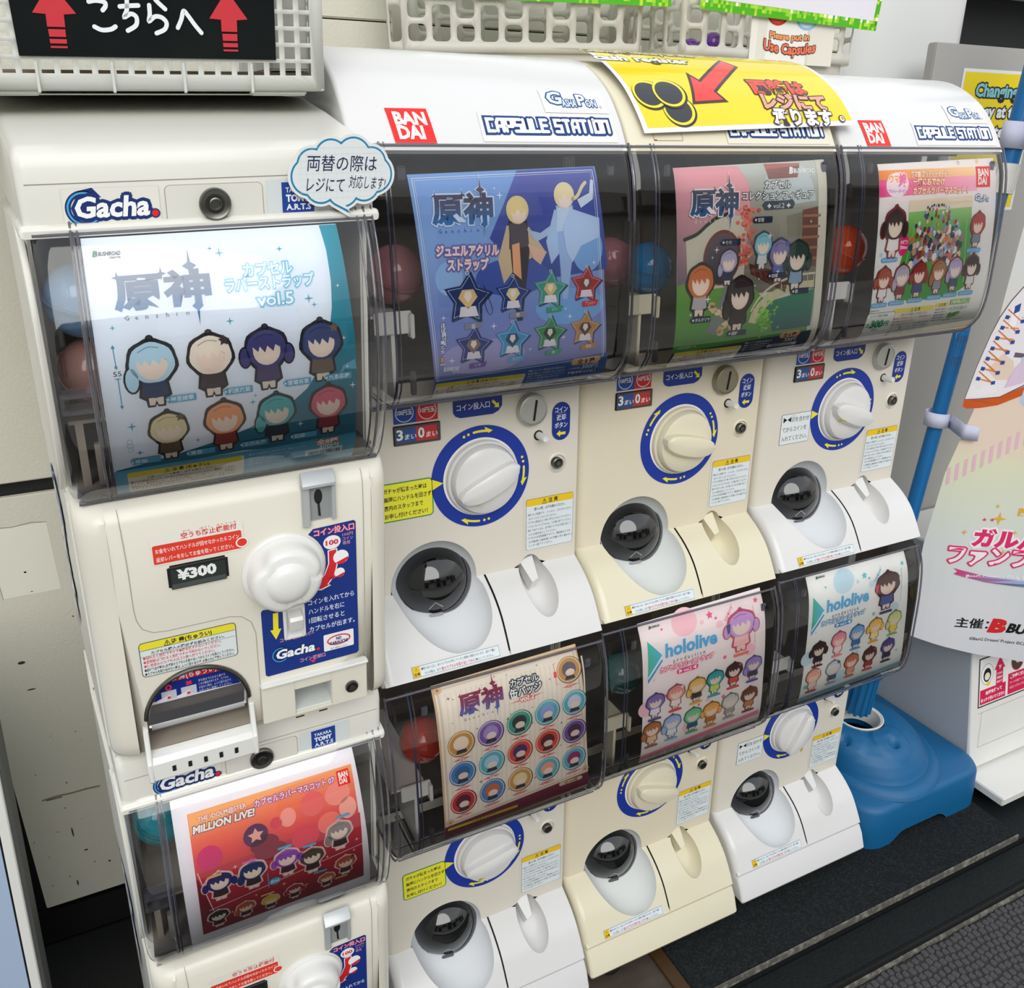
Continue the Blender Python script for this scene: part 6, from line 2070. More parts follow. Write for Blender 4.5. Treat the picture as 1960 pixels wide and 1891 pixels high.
for k in range(9):
    for r_ in range(2):
        x0 = -7.2 + k * 1.9
        place('window_pane', bm_mesh('window_pane', box_bm(x0, x0 + 1.25, -6.53, -6.48, (-.45, 1.35)[r_], (.95, 2.05)[r_], .01), mat('facade_glass', '#1B2228' if (k + r_) % 3 else '#D8DAD4', .15), 20), fac)
place('awning', bm_mesh('awning', box_bm(-8, 10, -6.5, -5.6, 1.12, 1.20, .01), mat('facade_awning', '#3B3F44', .6), 20), fac)
cnt = 0
rest = []
for r_ in range(12):
    for c in range(56):
        x = .94 + c * .0135 + (r_ % 2) * .0067 + rnd.uniform(-.0012, .0012)
        y = -.2310 - r_ * .0126 + .0025 * math.sin(c * .9) + rnd.uniform(-.001, .001)
        # keep those the picture can show; the others go into one joined piece
        vis = .97 + (-.235 - y) * 2.3 < x < 1.46 - (-.235 - y) * .6
        if vis and cnt < 290:
            cnt += 1
            o = place('cobble', rnd.choice(stm), rd, loc=(x, y, -.7755), rot=(0, 0, rnd.uniform(-.3, .3)))
        else:
            rest.append((x, y))
V, F = [], []
for x, y in rest + [(.94 + c * .0135, -.2310 - r_ * .0126) for r_ in range(12, 30) for c in range(56)]:
    k = len(V)
    for sx, sy in ((-1, -1), (1, -1), (1, 1), (-1, 1)):
        V.append((x + sx * .0059, y + sy * .0054, -.7755))
    for sx, sy in ((-1, -1), (1, -1), (1, 1), (-1, 1)):
        V.append((x + sx * .0051, y + sy * .0046, -.7733))
    F += [(k, k + 1, k + 5, k + 4), (k + 1, k + 2, k + 6, k + 5), (k + 2, k + 3, k + 7, k + 6), (k + 3, k, k + 4, k + 7), (k + 4, k + 5, k + 6, k + 7)]
place('cobbles_beyond', mesh_from('cobbles_beyond', V, F, [M['stone']]), rd, kind='stuff')

# leaning white pillar
place('wall_pillar', bm_mesh('wall_pillar', lathe_bm([(.24, -.75), (.24, 1.6)], (1.52, .62, 0), 'z', 64), M['pillar'], 60), None, kind='structure')

# ------------------------------------------------------------ the machines
machine(1, True, 'white capsule machine, top of the middle-left stack, with starry blue card', card_jewel(), hood=True, arrows=((265), (0), (98)), knob_rot=24, notice='yellow', bracket=(.036, .333), inner='inner')
machine(2, False, 'yellowed capsule machine in the centre under the yellow cash register sheet', card_figures(), hood=True, arrows=(212, 345, 95), tri=False, knob_rot=-14, knob_tri=False, bracket=(.036, .328))
machine(3, True, 'white capsule machine, top of the right-hand stack, beside the blue pole', card_horse(), hood=True, arrows=(265, 8, 98), knob_rot=-20, notice='white', bracket=(.040, .322))
machine(4, True, 'lower white capsule machine holding a striped card of round badges', card_badges(), arrows=(270, 12, 98), knob_rot=12, notice='yellow', base=True, bracket=(.036, .340))
machine(5, False, 'lower yellowed capsule machine with a pink and white card', card_holo(2), arrows=(200, 330, 95), tri=False, knob_rot=-22, knob_tri=False, base=True, bracket=(.038, .335))
machine(6, True, 'lower white capsule machine with a white card, beside the blue water base', card_holo(1), arrows=(265, 20, 98), knob_rot=62, notice='white', base=True, bracket=(.038, .335))
crank_machine(0, 'ivory crank capsule machine on the left under the white basket', card_strap_vol5())
crank_machine(1, 'lower ivory crank capsule machine on the left with a red card', card_idol(), base=True)

def mw(i, x, y, z):
    o = OR[i]
    return (o[0] + x, o[1] + y, o[2] + z)
capsule(*mw(1, .052, -.030, .372), .029, '#B87E82', 'dull pink capsule left of the starry blue card', (.5, .2))
capsule(*mw(1, .252, .012, .366), .029, '#C07A88', 'rosy capsule just right of the starry blue card', (.9, -.4))
capsule(*mw(2, .068, -.030, .360), .029, '#1E7FB8', 'bright blue capsule in the yellowed centre machine', (.2, .1))
capsule(*mw(2, .042, .040, .366), .029, '#1E6F9E', 'blue capsule deeper in the centre machine, behind its tape', (.2, .8))
capsule(*mw(3, .080, -.028, .366), .031, '#E2501C', 'orange capsule left of the card in the right-hand top machine', (.3, .2))
capsule(*mw(3, .045, .045, .362), .029, '#A8243A', 'dark red capsule behind the orange one', (.7, .2))
capsule(*mw(4, .062, -.020, .372), .029, '#C8361E', 'red capsule left of the badge card', (.3, .6))
capsule(*mw(5, .072, -.020, .375), .030, '#0E5A58', 'dark teal capsule left of the pink and white card', (.3, .2))
capsule(*mw(6, .072, .045, .290), .028, '#D9C24A', 'yellow capsule low in the case beside the blue water base', (.3, .2))
capsule(*tw(.028, .045, -.060), .028, '#6F9CC4', 'pale blue capsule at the left end of the upper crank machine', (.3, .2))
capsule(*tw(.030, .050, -.118), .028, '#A87C74', 'brownish capsule below the pale blue one', (.8, .2))
capsule(*tw(.030, .040, -.058, 1), .029, '#1E8A98', 'teal capsule at the left end of the lower crank machine', (.3, .5))

# ------------------------------------------------------------ yellow cash-register sheet over the centre hood
def sheet_map(x, s, off):
    lift = .006 + .006 * max(0, (.21 - s) / .15)
    v = HOOD.map(x, s, lift + off)
    o = OR[2]
    return Vector((v.x + o[0], v.y + o[1], v.z + o[2]))
ya = Art()
xl = lambda s: .0186 - .13 * (.2118 - s)
xr_ = lambda s: .3225 - .13 * (.1990 - s)
bt = lambda x: .2118 - .045 * (x - .0186)
def quad(i, L, fn):
    t = [(xl(.02) + i, .02 + i), (xr_(.012) - i, .012 + i)]
    poly_bg(ya, t[0], t[1], (xr_(bt(.32)) - i, bt(.32) - i), (.0186 + i, .2118 - i), fn, L, 40)
quad(0, 0, lambda x, y: lin('#E9E9EC'))
quad(.0055, 1, lambda x, y: lin('#EFD41E'))
ya.text('cash', .0010, .1115, .0170, '#F6F3E6', 3, w=.042, bold=.04, out=[('#2A2618', .12)])
ya.text('register', .0530, .1115, .0170, '#F6F3E6', 3, w=.072, bold=.04, out=[('#2A2618', .12)])
ya.text('Changing money at the', -.002, .088, .0170, '#F6F3E6', 3, w=.150, bold=.04, out=[('#2A2618', .12)])
for k, (x, y) in enumerate(((.0715, .1860), (.0405, .1675), (.0665, .1655))):
    L = 3 + 3 * k
    ya.ell(x, y, .0215, .0190, '#2A2A22', L, 36)
    ya.ell(x - .0010, y - .001, .0200, .0176, '#EEDB2C', L + 1, 36)
    ya.ell(x - .0015, y - .0008, .0168, .0146, '#2E3033', L + 2, 36)
d0, d1 = Vector((.1830, .1050)), Vector((.0945, .1755))
dd = (d1 - d0).normalized()
ya.arrow(d0.x - dd.x * .002, d0.y - dd.y * .002, d1.x + dd.x * .004, d1.y + dd.y * .004, .0235, .0560, .0420, '#3A1F1E', 3)
ya.arrow(d0.x + dd.x * .001, d0.y + dd.y * .001, d1.x - dd.x * .002, d1.y - dd.y * .002, .0165, .0440, .0330, '#E23A33', 4)
ya.text('両替は', .1830, .1585, .0235, '#E0452C', 4, w=.082, bold=.05, out=[('#2A1614', .115)])
ya.text('レジにて', .1895, .1795, .0225, '#F0A08C', 7, w=.096, bold=.05, out=[('#2A1614', .115)])
ya.text('承ります', .1960, .1990, .0215, '#F0ECF4', 10, w=.090, bold=.05, out=[('#2A1614', .115)])
ya.ring(.3005, .1915, .0036, .0034, .0014, '#F0ECF4', 9, 16)
ya.ring(.3005, .1915, .0050, .0048, .0016, '#2A1614', 8, 16)
place('cash_register_sheet', ya.build('cash_register_sheet', sheet_map, M['gloss'], .006), None, 'laminated yellow sheet with red arrow draped over the centre machine hood', 'sign')

# strip of clear tape down the right of the first case
tb = bmesh.new()
pv = None
for k in range(25):
    s = .074 + .150 * k / 24
    xa, xb = .2740 - .0045 * k / 24 + .0006 * math.sin(k * 1.3), .2925 + .0060 * k / 24
    c = (tb.verts.new(CASE.map(xa, s, .0016 + .0006 * math.sin(k))), tb.verts.new(CASE.map(xb, s, .0016)))
    if pv:
        tb.faces.new((pv[0], pv[1], c[1], c[0]))
    pv = c
place('tape_strip', bm_mesh('tape_strip', tb, M['tape'], 40), None, 'dull clear tape strip down the right edge of the first machine case', 'tape', loc=OR[1])

# ------------------------------------------------------------ speech bubble card
AM[0] = TA
cx, cy = .2230, -.0310
circ = [(cx + .0265 * math.cos(2 * math.pi * (k + .25) / 9) * (1.0 if k not in (2, 6) else .92), cy + .0125 * math.sin(2 * math.pi * (k + .25) / 9), (.0140, .0125, .0132, .0128, .0140, .0122, .0130, .0140, .0124)[k]) for k in range(9)]
def bubble_outline(g):
    out = []
    for k in range(180):
        a_ = 2 * math.pi * k / 180
        d = Vector((math.cos(a_), math.sin(a_)))
        best = .012
        for (x, y, r) in circ:
            o = Vector((cx - x, cy - y))
            b_ = o.dot(d)
            c_ = o.length_squared - (r + g) ** 2
            q = b_ * b_ - c_
            if q > 0:
                best = max(best, -b_ + math.sqrt(q))
        out.append((cx + d.x * best, cy + d.y * best))
    tip = (cx + .0050, cy + .0305 + g * 1.4)
    i0 = next(k for k in range(30, 90) if out[k][0] < cx + .0035 + g)
    i1 = next(k for k in range(i0, 130) if out[k][0] < cx - .0065 - g)
    return out[:i0] + [out[i0], tip, out[i1]] + out[i1 + 1:]
bo = bubble_outline(.0018)
bb = poly_prism([(x, -y) for x, y in bo], -.0068, -.0060, 0, axis='y')
bub = place('speech_bubble_card', bm_mesh('speech_bubble_card', bb, mat('white_card', '#E3E6E6', .5), 20), None, 'white cloud-shaped card with blue outline and handwriting on the left machine', 'sign', loc=TO)
ba = Art()
ba.poly(bubble_outline(-.0002), '#1E7FA8', 0)
ba.poly(bubble_outline(-.0016), '#DDE2E3', 1)
ba.text('両替の際は', cx - .0275, cy - .0030, .0125, '#1B2450', 3, w=.0545, bold=.002, shear=.08, rot=2)
ba.text('レジにて', cx - .0285, cy + .0120, .0118, '#1B2450', 3, w=.0290, bold=.002, shear=.1, rot=3)
ba.text('対応します!', cx + .0045, cy + .0105, .0105, '#1B2450', 3, w=.0290, bold=.0, shear=.1, rot=5)
for k in range(9):
    ba.rect(cx - .034, cx + .034, cy - .018 + k * .0045, cy - .0179 + k * .0045, '#CFD8DA', 2)
for k in range(15):
    ba.rect(cx - .032 + k * .0045, cx - .0319 + k * .0045, cy - .019, cy + .019, '#CFD8DA', 2)
place('bubble_print', ba.build('bubble_print', wplane(-.0068), M['paper'], 0, .0002), bub)

# ------------------------------------------------------------ baskets
def lattice_wall(path, z0, z1, holes, m=None, lean=0.0, zc=None):
    """vertical wall following a plan path (list of (x,y)); holes in (p,z); returns bmesh"""
    L_ = [0]
    for a_, b_ in zip(path, path[1:]):
        L_.append(L_[-1] + math.dist(a_, b_))
    cxm = sum(p[0] for p in path) / len(path)
    cym = sum(p[1] for p in path) / len(path)
    def mp(p, z):
        p = max(0, min(L_[-1] - 1e-9, p))
        i = 0
        while L_[i + 1] < p:
            i += 1
        u = (p - L_[i]) / (L_[i + 1] - L_[i])
        x = path[i][0] + (path[i + 1][0] - path[i][0]) * u
        y = path[i][1] + (path[i + 1][1] - path[i][1]) * u
        k = 1 + lean * (z - z0)
        return Vector((cxm + (x - cxm) * k, cym + (y - cym) * k, z))
    outer = [(0, z0), (L_[-1], z0), (L_[-1], z1), (0, z1)]
    V, E = [], []
    def loop(ps):
        k = len(V)
        V.extend(Vector(p) for p in ps)
        n = len(ps)
        E.extend((k + i, k + (i + 1) % n) for i in range(n))
    loop(outer)
    for h in holes:
        loop(h)
    for c in L_[1:-1]:
        k = len(V)
        V.extend((Vector((c, z0)), Vector((c, z1))))
        E.append((k, k + 1))
    r = geometry.delaunay_2d_cdt(V, E, [], 0, 1e-6)
    bbs = [(min(p[0] for p in h), max(p[0] for p in h), min(p[1] for p in h), max(p[1] for p in h), h) for h in holes]
    bm = bmesh.new()
    bv = [bm.verts.new(mp(v.x, v.y)) for v in r[0]]
    for f in r[2]:
        c = (sum(r[0][i].x for i in f) / 3, sum(r[0][i].y for i in f) / 3)
        if any(b_[0] <= c[0] <= b_[1] and b_[2] <= c[1] <= b_[3] and pip(c, b_[4]) for b_ in bbs):
            continue
        bm.faces.new([bv[i] for i in f])
    for v in [v for v in bm.verts if not v.link_faces]:
        bm.verts.remove(v)
    return bm
def solid(o, t):
    md = o.modifiers.new('thickness', 'SOLIDIFY')
    md.thickness = t
    md.offset = 0

# A: ribbed basket on the left machine (in the machine's frame)
ba_ = empty('storage_basket', tw(0, .1, .0853), 'white basket of small square openings on top of the left machine', 'basket')
AM[0] = TA
def A_loc(bm):
    for v in bm.verts:
        v.co = Vector((.0055 + .8877 * v.co.x, v.co.y - .2, .1123 + .887 * (v.co.z - .1165) - .0853))
    return bm
hs = []
for r_ in range(8):
    for c in range(17 + 8):
        x0 = .0045 + (c - 8) * .01462
        z0 = (.1037, .1142) if r_ == 0 else (.1175 + (r_ - 1) * .0135, .1275 + (r_ - 1) * .0135)
        if x0 < -.112:
            continue
        hs.append([(x0 + .1235, z0[0]), (x0 + .0098 + .1235, z0[0]), (x0 + .0098 + .1235, z0[1]), (x0 + .1235, z0[1])])
front = [(-.1235, .2), (.2540, .2)]
rnd_c = [(.2540 + .0075 * math.sin(t), .2075 - .0075 * math.cos(t)) for t in [math.pi / 2 * k / 4 for k in range(1, 5)]]
pathA = front + rnd_c + [(.2615, .235)]
fw = lattice_wall(pathA, .0915, .215, hs)
fo = place('basket_front', bm_mesh('basket_front', A_loc(fw), M['basket'], 30), ba_)
solid(fo, .0016)
hs2 = [[(x, z), (x + .010, z), (x + .010, z + .010), (x, z + .010)] for x in [.006 + .0146 * k for k in range(20)] for z in [.104 + .0135 * k for k in range(7)]]
for nm, pth in (('basket_side', [(.2615, .235), (.2615, .50)]), ('basket_back', [(.2615, .50), (-.1235, .50)]), ('basket_side', [(-.1235, .50), (-.1235, .2)])):
    o = place(nm, bm_mesh(nm, A_loc(lattice_wall(pth, .0915, .215, [h for h in hs2 if h[1][0] < math.dist(*pth) - .004])), M['basket'], 0), ba_)
    solid(o, .0016)
place('basket_floor', bm_mesh('basket_floor', A_loc(box_bm(-.1235, .2600, .2, .50, .0905, .0925, .0005)), M['basket'], 0), ba_)
for x in (.0155, .0744, .1333, .1925):
    place('rib', bm_mesh('rib', A_loc(poly_prism([(.2, .1142), (.1975, .112), (.1955, .0895), (.1968, .0885), (.2, .0905)], x - .0012, x + .0012, .0003)), M['basket'], 0), ba_)
for x0, x1 in ((-.1235, .0150), (.1925, .2440)):
    place('foot', bm_mesh('foot', A_loc(box_bm(x0, x1, .203, .215, .0865, .0915, .0015)), M['basket'], 0), ba_)
cb = place('card_sheet', bm_mesh('card_sheet', A_loc(box_bm(-.10, .255, .225, .45, .0932, .1075, .002)), mat('brown_wrapped_bundle', '#8B7A6C', .6, var=.7, vscale=20, var_col='#B8AC9C'), 20), None, 'brownish bundle lying in the white basket behind the black sign', 'bundle', loc=tw(0, .1, .0853))
cw = place('paper_stack', bm_mesh('paper_stack', A_loc(box_bm(.215, .252, .222, .40, .1085, .19, .002)), mat('pale_wrapping', '#C9C8C2', .6, var=.6, vscale=40, var_col='#A9A8A2'), 20), None, 'pale wrapped packs in the white basket, seen beside the black sign', 'bundle', loc=tw(0, .1, .0853))
# black sign with handwriting
sg = place('black_sign', bm_mesh('black_sign', A_loc(poly_prism([(.0042, .1165), (.2153, .1165), (.2175, .24), (.0005, .24)], .1972, .1980, 0, axis='y')), mat('black_card', '#0C1212', .85, spec=.15, var=.2, vscale=12, var_col='#2A302E'), 0), None, 'black card sign with white handwriting and two red arrows on the basket', 'sign', loc=tw(0, .1, .0853))
ka = Art()
def sp(x, y):            # screen-like helper: sign units -> (u, s)
    return (x, -y)
for cx_, dx in ((.0352, 0), (.1752, 0)):
    c0 = '#C6303A'
    ka.poly([(cx_ - .0165, -.1485), (cx_, -.171), (cx_ + .0165, -.1487), (cx_ + .0070, -.1478), (cx_ + .0068, -.1385), (cx_ - .0068, -.1385), (cx_ - .0066, -.1478)], c0, 1)
    for y0, y1 in ((.1312, .1368), (.1262, .1295), (.1228, .1243)):
        ka.poly([(cx_ - .0064, -y1), (cx_ + .0066, -y1), (cx_ + .0064, -y0), (cx_ - .0062, -y0)], c0, 1)
W_ = '#E4E8EC'
ln = lambda pts, w=.0035: ka.line([(x, -z) for x, z in pts], w, W_, 2, smooth=True)
ln([(.0625, .1580), (.068, .1590), (.0745, .1580), (.0750, .1550), (.0725, .1520)])
ln([(.0645, .1395), (.070, .1372), (.077, .1378), (.0810, .1400)])
ln([(.0862, .1552), (.0935, .1560), (.1010, .1565)])
ln([(.0925, .1620), (.0915, .1530), (.0890, .1475), (.0945, .1500), (.0985, .1475), (.0975, .1415), (.0905, .1372)])
ln([(.1135, .1640), (.1165, .1600), (.1225, .1545)])
ln([(.1098, .1570), (.1095, .1500), (.1085, .1450), (.1135, .1485), (.1190, .1480), (.1225, .1440), (.1205, .1390), (.1135, .1358)])
ln([(.1315, .1405), (.1350, .1470), (.1375, .1535), (.1410, .1500), (.1460, .1430), (.1510, .1370)])
ka.text('出入口', .062, -.180, .034, W_, 2, w=.10, bold=.03)
place('sign_lettering', ka.build('sign_lettering', lambda x, s, off: Vector((.0055 + .8877 * x, .1972 - off - .2, .1123 + .887 * (-s - .1165) - .0853)), M['paper'], 0, .0002), sg, label='white handwritten こちらへ with red block arrows')
AM[0] = None

def basket(name_label, ox, oy, oz, ux, W_, D_, H_, m, rowsz, pitch, hw, x_off, lean=.10):
    """rounded-rect basket; origin at its front-left bottom corner; ux = unit vector along the front"""
    uy = Vector((-ux.y, ux.x))
    e = empty('storage_basket', (ox, oy, oz), name_label, 'basket')
    r = .028
    plan = []
    for (cx_, cy_, a0) in ((r, r, 180), (W_ - r, r, 270), (W_ - r, D_ - r, 0), (r, D_ - r, 90)):
        for k in range(6):
            a_ = math.radians(a0 + 90 * k / 5)
            plan.append((cx_ + r * math.cos(a_), cy_ + r * math.sin(a_)))
    # open path starting in the middle of the back wall
    plan = plan[18:] + plan[:18]
    plan = plan + [plan[0]]
    per = [0]
    for a_, b_ in zip(plan, plan[1:]):
        per.append(per[-1] + math.dist(a_, b_))
    # front wall start
    s_front = per[12 - 1 + 0]
    i0 = min(range(len(plan)), key=lambda i: abs(plan[i][0] - r) + abs(plan[i][1]))
    s_front = per[i0] - r
    hs_ = []
    n0 = int((per[-1]) / pitch)
    for k in range(n0 + 1):
        p = (s_front + x_off + k * pitch) % (n0 * pitch)
        if p < .004 or p + hw > per[-1] - .004:
            continue
        kk = round((p - s_front - x_off) / pitch)
        for (za, zb) in rowsz[kk % 2]:
            hs_.append(rrect_pts(p, p + hw, za, zb, .0055, 3))
    bm = lattice_wall(plan, 0, H_, hs_, lean=lean)
    bm.transform(Matrix(((ux.x, uy.x, 0, 0), (ux.y, uy.y, 0, 0), (0, 0, 1, 0), (0, 0, 0, 1))))
    o = place('basket_wall', bm_mesh('basket_wall', bm, m, 40), e)
    solid(o, .0022)
    fb = poly_prism(plan[:-1], -.0005, .0020, 0, axis='z')
    ft = poly_prism([(W_ / 2 + (x - W_ / 2) * .94, D_ / 2 + (y - D_ / 2) * .94) for x, y in plan[:-1]], .5838 - oz, 0, .001, axis='z')
    for q, nm in ((fb, 'basket_floor'), (ft, 'basket_foot')):
        q.transform(Matrix(((ux.x, uy.x, 0, 0), (ux.y, uy.y, 0, 0), (0, 0, 1, 0), (0, 0, 0, 1))))
        place(nm, bm_mesh(nm, q, m, 20), e)
    rm = tube_bm([(W_ / 2 + (x - W_ / 2) * (1 + lean * H_), D_ / 2 + (y - D_ / 2) * (1 + lean * H_), H_) for x, y in plan[:-1]], .003, 8, True)
    rm.transform(Matrix(((ux.x, uy.x, 0, 0), (ux.y, uy.y, 0, 0), (0, 0, 1, 0), (0, 0, 0, 1))))
    place('basket_rim', bm_mesh('basket_rim', rm, m, 40), e)
    return e
UB = Vector((.93991, -.34142))
oB = Vector((.4957, .265)) - UB * .055
ev = [(.0115, .031), (.0375, .058), (.0645, .085), (.0915, .112)]
od = [(.0115, .052), (.0585, .099)]
basket('greyed white basket with rounded openings on the middle-left machine', oB.x, oB.y, .606, UB, .330, .12, .13, M['basketgrey'], (ev, od), .0303, .0225, .055 + .0316 - .0303 * 2, .12)
basket('greyed white basket holding used capsules on the right-hand machines', .8000, .157, .606, Vector((1, 0)), .315, .18, .13, M['basketgrey'], (ev, od), .0303, .0225, .010, .12)
capsule(.8715, .184, .622, .0145, '#6A2A9C', 'purple capsule showing through the right-hand basket', (.2, .2))
capsule(.838, .190, .616, .0125, '#7A3AA8', 'second purple capsule, further left in the right-hand basket', (.2, .5))

# green pixel-bordered signs
def green_sign(mp, x0, x1, zb0, zb1, top, label):
    """zb0/zb1 = bottom height at left/right"""
    e = Art()
    bot = lambda x: -(zb0 + (zb1 - zb0) * (x - x0) / (x1 - x0))
    e.poly([(x0, bot(x0)), (x1, bot(x1)), (x1, -top), (x0, -top)], '#57B42E', 0)
    e.poly([(x0 + .012, bot(x0) - .0125), (x1 - .009, bot(x1) - .0125), (x1 - .009, -top + .012), (x0 + .012, -top + .012)], '#E6E2EC', 2)
    rr = random.Random(9)
    q = .0041
    cols = ['#8FD23A', '#B9E23C', '#A5D83C', '#F2F8EC', '#76C63A', '#A9DC5A', '#CDE84A']
    n = int((x1 - x0) / q)
    for i in range(n):
        x = x0 + i * q
        for r_ in range(3):
            if rr.random() < (.12 + .34 * r_):
                e.rect(x, x + q, bot(x) - (r_ + 1) * q, bot(x) - r_ * q, rr.choice(cols if r_ > 1 else cols[:3]), 1)
    for side in (x0, x1 - .0085):
        for i in range(int((top - zb1) / q)):
            for r_ in range(2):
                if rr.random() < .5:
                    e.rect(side + r_ * q, side + (r_ + 1) * q, bot(side) - (i + 1) * q, bot(side) - i * q, rr.choice(cols), 1)
    for k, t in enumerate(('USED CAPSULES', 'カプセル回収箱')):
        pass
    o = place('green_border_sign', e.build('green_border_sign', mp, M['gloss'], 0), None, label, 'sign')
    return o
green_sign(lambda x, s, off: Vector((.4957 + UB.x * x + UB.y * (.0065 + off + (-s - .65) * .10), .265 + UB.y * x - UB.x * (.0065 + off + (-s - .65) * .10), -s)), -.02, .3037, .6655, .6587, .80, 'pale sign with green pixel border on the middle-left basket')
green_sign(lambda x, s, off: Vector((x, .1495 - off - (-s - .65) * .10, -s)), .8192, 1.1358, .6581, .6498, .80, 'pale sign with green pixel border on the right-hand basket')
# used-capsule card
uc = Art()
uc.rect(.9112, 1.0620, -.700, -.6015, '#DCD9CC', 0)
uc.rect(.9120, .9225, -.700, -.6050, '#E6E3D8', 1)
uc.rect(.9390, 1.0120, -.700, -.6015, '#E8E6DE', 1)
uc.rect(1.0120, 1.0165, -.700, -.6015, '#D2CEC0', 1)
uc.ell(.9560, -.6630, .0195, .0155, '#C23A30', 3, 28)
uc.ell(.9560, -.6630, .0165, .0128, '#D8584A', 4, 28)
uc.ell(1.0080, -.6600, .0200, .0155, '#8FB9D6', 3, 28)
uc.ell(1.0080, -.6600, .0165, .0128, '#BFD8E8', 4, 28)
uc.text('Please put in', .9440, -.6330, .0105, '#E39A66', 4, w=.072, bold=.05, out=[('#3A1A16', .12)], arc=-.0018)
uc.text('Use Capsules', .9350, -.6190, .0165, '#E3795C', 7, w=.094, bold=.04, out=[('#3A1A16', .10)], arc=-.0048)
place('used_capsule_card', uc.build('used_capsule_card', plane_y(.1545), M['gloss'], 0), None, 'white taped card reading Please put in Use Capsules on the right-hand basket', 'sign')

# ------------------------------------------------------------ grey board with yellow sign
place('grey_board', bm_mesh('grey_board', box_bm(1.4463, 2.5, .300, .318, -.735, .667, .002), M['board'], 20), None, 'tall grey board standing behind the blue pole', 'board')
ys = Art()
ys.rect(1.5267, 1.7370, -.6294, -.3830, '#E4E6EA', 0)
ys.rect(1.5330, 1.7310, -.6240, -.3890, '#E9D21E', 1)
for k, (t, c) in enumerate((('Changing', '#7FC0C8'), ('money at the', '#DDE6EA'), ('register', '#E6E6EE'))):
    ys.text(t, 1.6270, -.5850 + k * .0345, .0295, c, 3 + 3 * k, w=(.118, .168, .110)[k], al='c', bold=.04, out=[('#1E2224', .13)])
ys.ell(1.585, -.455, .022, .020, '#2A2A22', 3, 30)
ys.ell(1.600, -.435, .022, .020, '#2A2A22', 5, 30)
ys.ring(1.585, -.455, .021, .019, .003, '#EEDB2C', 4, 30)
ys.ring(1.600, -.435, .021, .019, .003, '#EEDB2C', 6, 30)
ys.arrow(1.70, -.490, 1.645, -.430, .012, .036, .026, '#D8322C', 3)
place('changing_money_sign', ys.build('changing_money_sign', plane_y(.2995), M['paper'], 0), None, 'yellow sign reading Changing money at the register on the grey board', 'sign')

# ------------------------------------------------------------ card vending cabinet
cabp = [(.295, -.25), (.034, -.25), (.034, -.4227), (-.009, -.655), (-.012, -.690), (.295, -.690)]
vc = empty('vending_cabinet', (1.51, .0, -.735), 'low white vending cabinet with red stickers at the lower right', 'vending machine')
def vpart(n, bm, m, sm=20, par=None, label=None):
    bm.transform(Matrix.Translation(Vector((-1.51, 0, .735))))
    return place(n, bm_mesh(n, bm, m, sm), par or vc, label)
vpart('cabinet_body', poly_prism(cabp, 1.512, 2.3, .004), M['cab'])
vpart('side_panel', poly_prism([(.290, -.253), (.036, -.253), (.036, -.4227), (-.005, -.655), (-.006, -.690), (.290, -.690)], 1.5085, 1.5125, 0), M['cabshade'])  # thin sheet carrying the shaded grey of the side
vpart('plinth', box_bm(1.510, 2.3, -.0955, .290, -.7165, -.6985, .002), M['cab'])
vpart('plinth_foot', box_bm(1.60, 1.68, .0, .08, -.7435, -.7165), M['dark'])
vpart('plinth_foot', box_bm(2.1, 2.18, .0, .08, -.7435, -.7165), M['dark'])
CABP = Profile([(.034, -.4227), (-.009, -.655)])
def cmap(x, s, off):
    v = CABP.map(x, s, off)
    return Vector((v.x - 1.51, v.y, v.z + .735))
va = Art()
va.rect(1.531, 1.80, .030, .1375, '#3B3436', 1)
va.rect(1.534, 1.80, .033, .1345, '#EFEDEA', 2)
va.rect(1.5365, 1.6150, .100, .1320, '#D41A50', 3)
va.poly([(1.584, .100), (1.584, .066), (1.578, .066), (1.5945, .038), (1.611, .066), (1.605, .066), (1.605, .100)], '#D41A50', 3)
va.text('台紙を持って', 1.578, .1125, .0085, '#FAF1F3', 4, al='c', w=.050, bold=.04)
va.text('まっすぐ引いてください', 1.5765, .1265, .0085, '#FAF1F3', 4, al='c', w=.073, bold=.04)
va.text('下', 1.5945, .0660, .0090, '#FAF1F3', 4, al='c', bold=.05)
for k, t in enumerate(('ココから', '商品が', '出ます')):
    va.text(t, 1.5945, .078 + k * .009, .0060, '#FAF1F3', 4, al='c', w=.016, bold=.03)
va.ell(1.556, .068, .018, .022, '#F6F6F6', 3, 30)
va.ring(1.556, .068, .0185, .0225, .0008, '#5A5A5A', 4, 30)
va.ell(1.556, .070, .0115, .0150, '#1F1A1A', 5, 24)
va.ell(1.556, .073, .0080, .0085, '#F2E3D2', 6, 20)
va.ell(1.560, .090, .006, .005, '#EDD23C', 6, 14)
va.rect(1.622, 1.80, .086, .1320, '#D41A50', 3)
va.text('ご注意ください！', 1.628, .098, .0090, '#FAF1F3', 4, w=.060, bold=.04)
va.text('カードが出てこない場合は、', 1.628, .1095, .0062, '#FAF1F3', 4, w=.072, res=1)
va.text('お近くのスタッフまでお声がけください', 1.628, .1205, .0062, '#FAF1F3', 4, w=.09, res=1)
va.ell(1.650, .062, .020, .022, '#D41A50', 3, 30)
va.ell(1.650, .062, .018, .020, '#4A4038', 4, 30)
va.ell(1.652, .058, .010, .010, '#C9B89A', 5, 20)
va.ell(1.690, .060, .018, .022, '#F6F6F6', 3, 30)
vs_ = place('cabinet_stickers', va.build('cabinet_stickers', cmap, M['print'], .006, .0003), vc, label='white framed sticker with red arrow and red text panels')
sl2 = Art()
for pts in ([(1.533, .150), (1.80, .150)], [(1.545, .150), (1.535, .225)], [(1.535, .225), (1.80, .225)]):
    sl2.line(pts, .0010, '#A9A496', 0, caps=False)
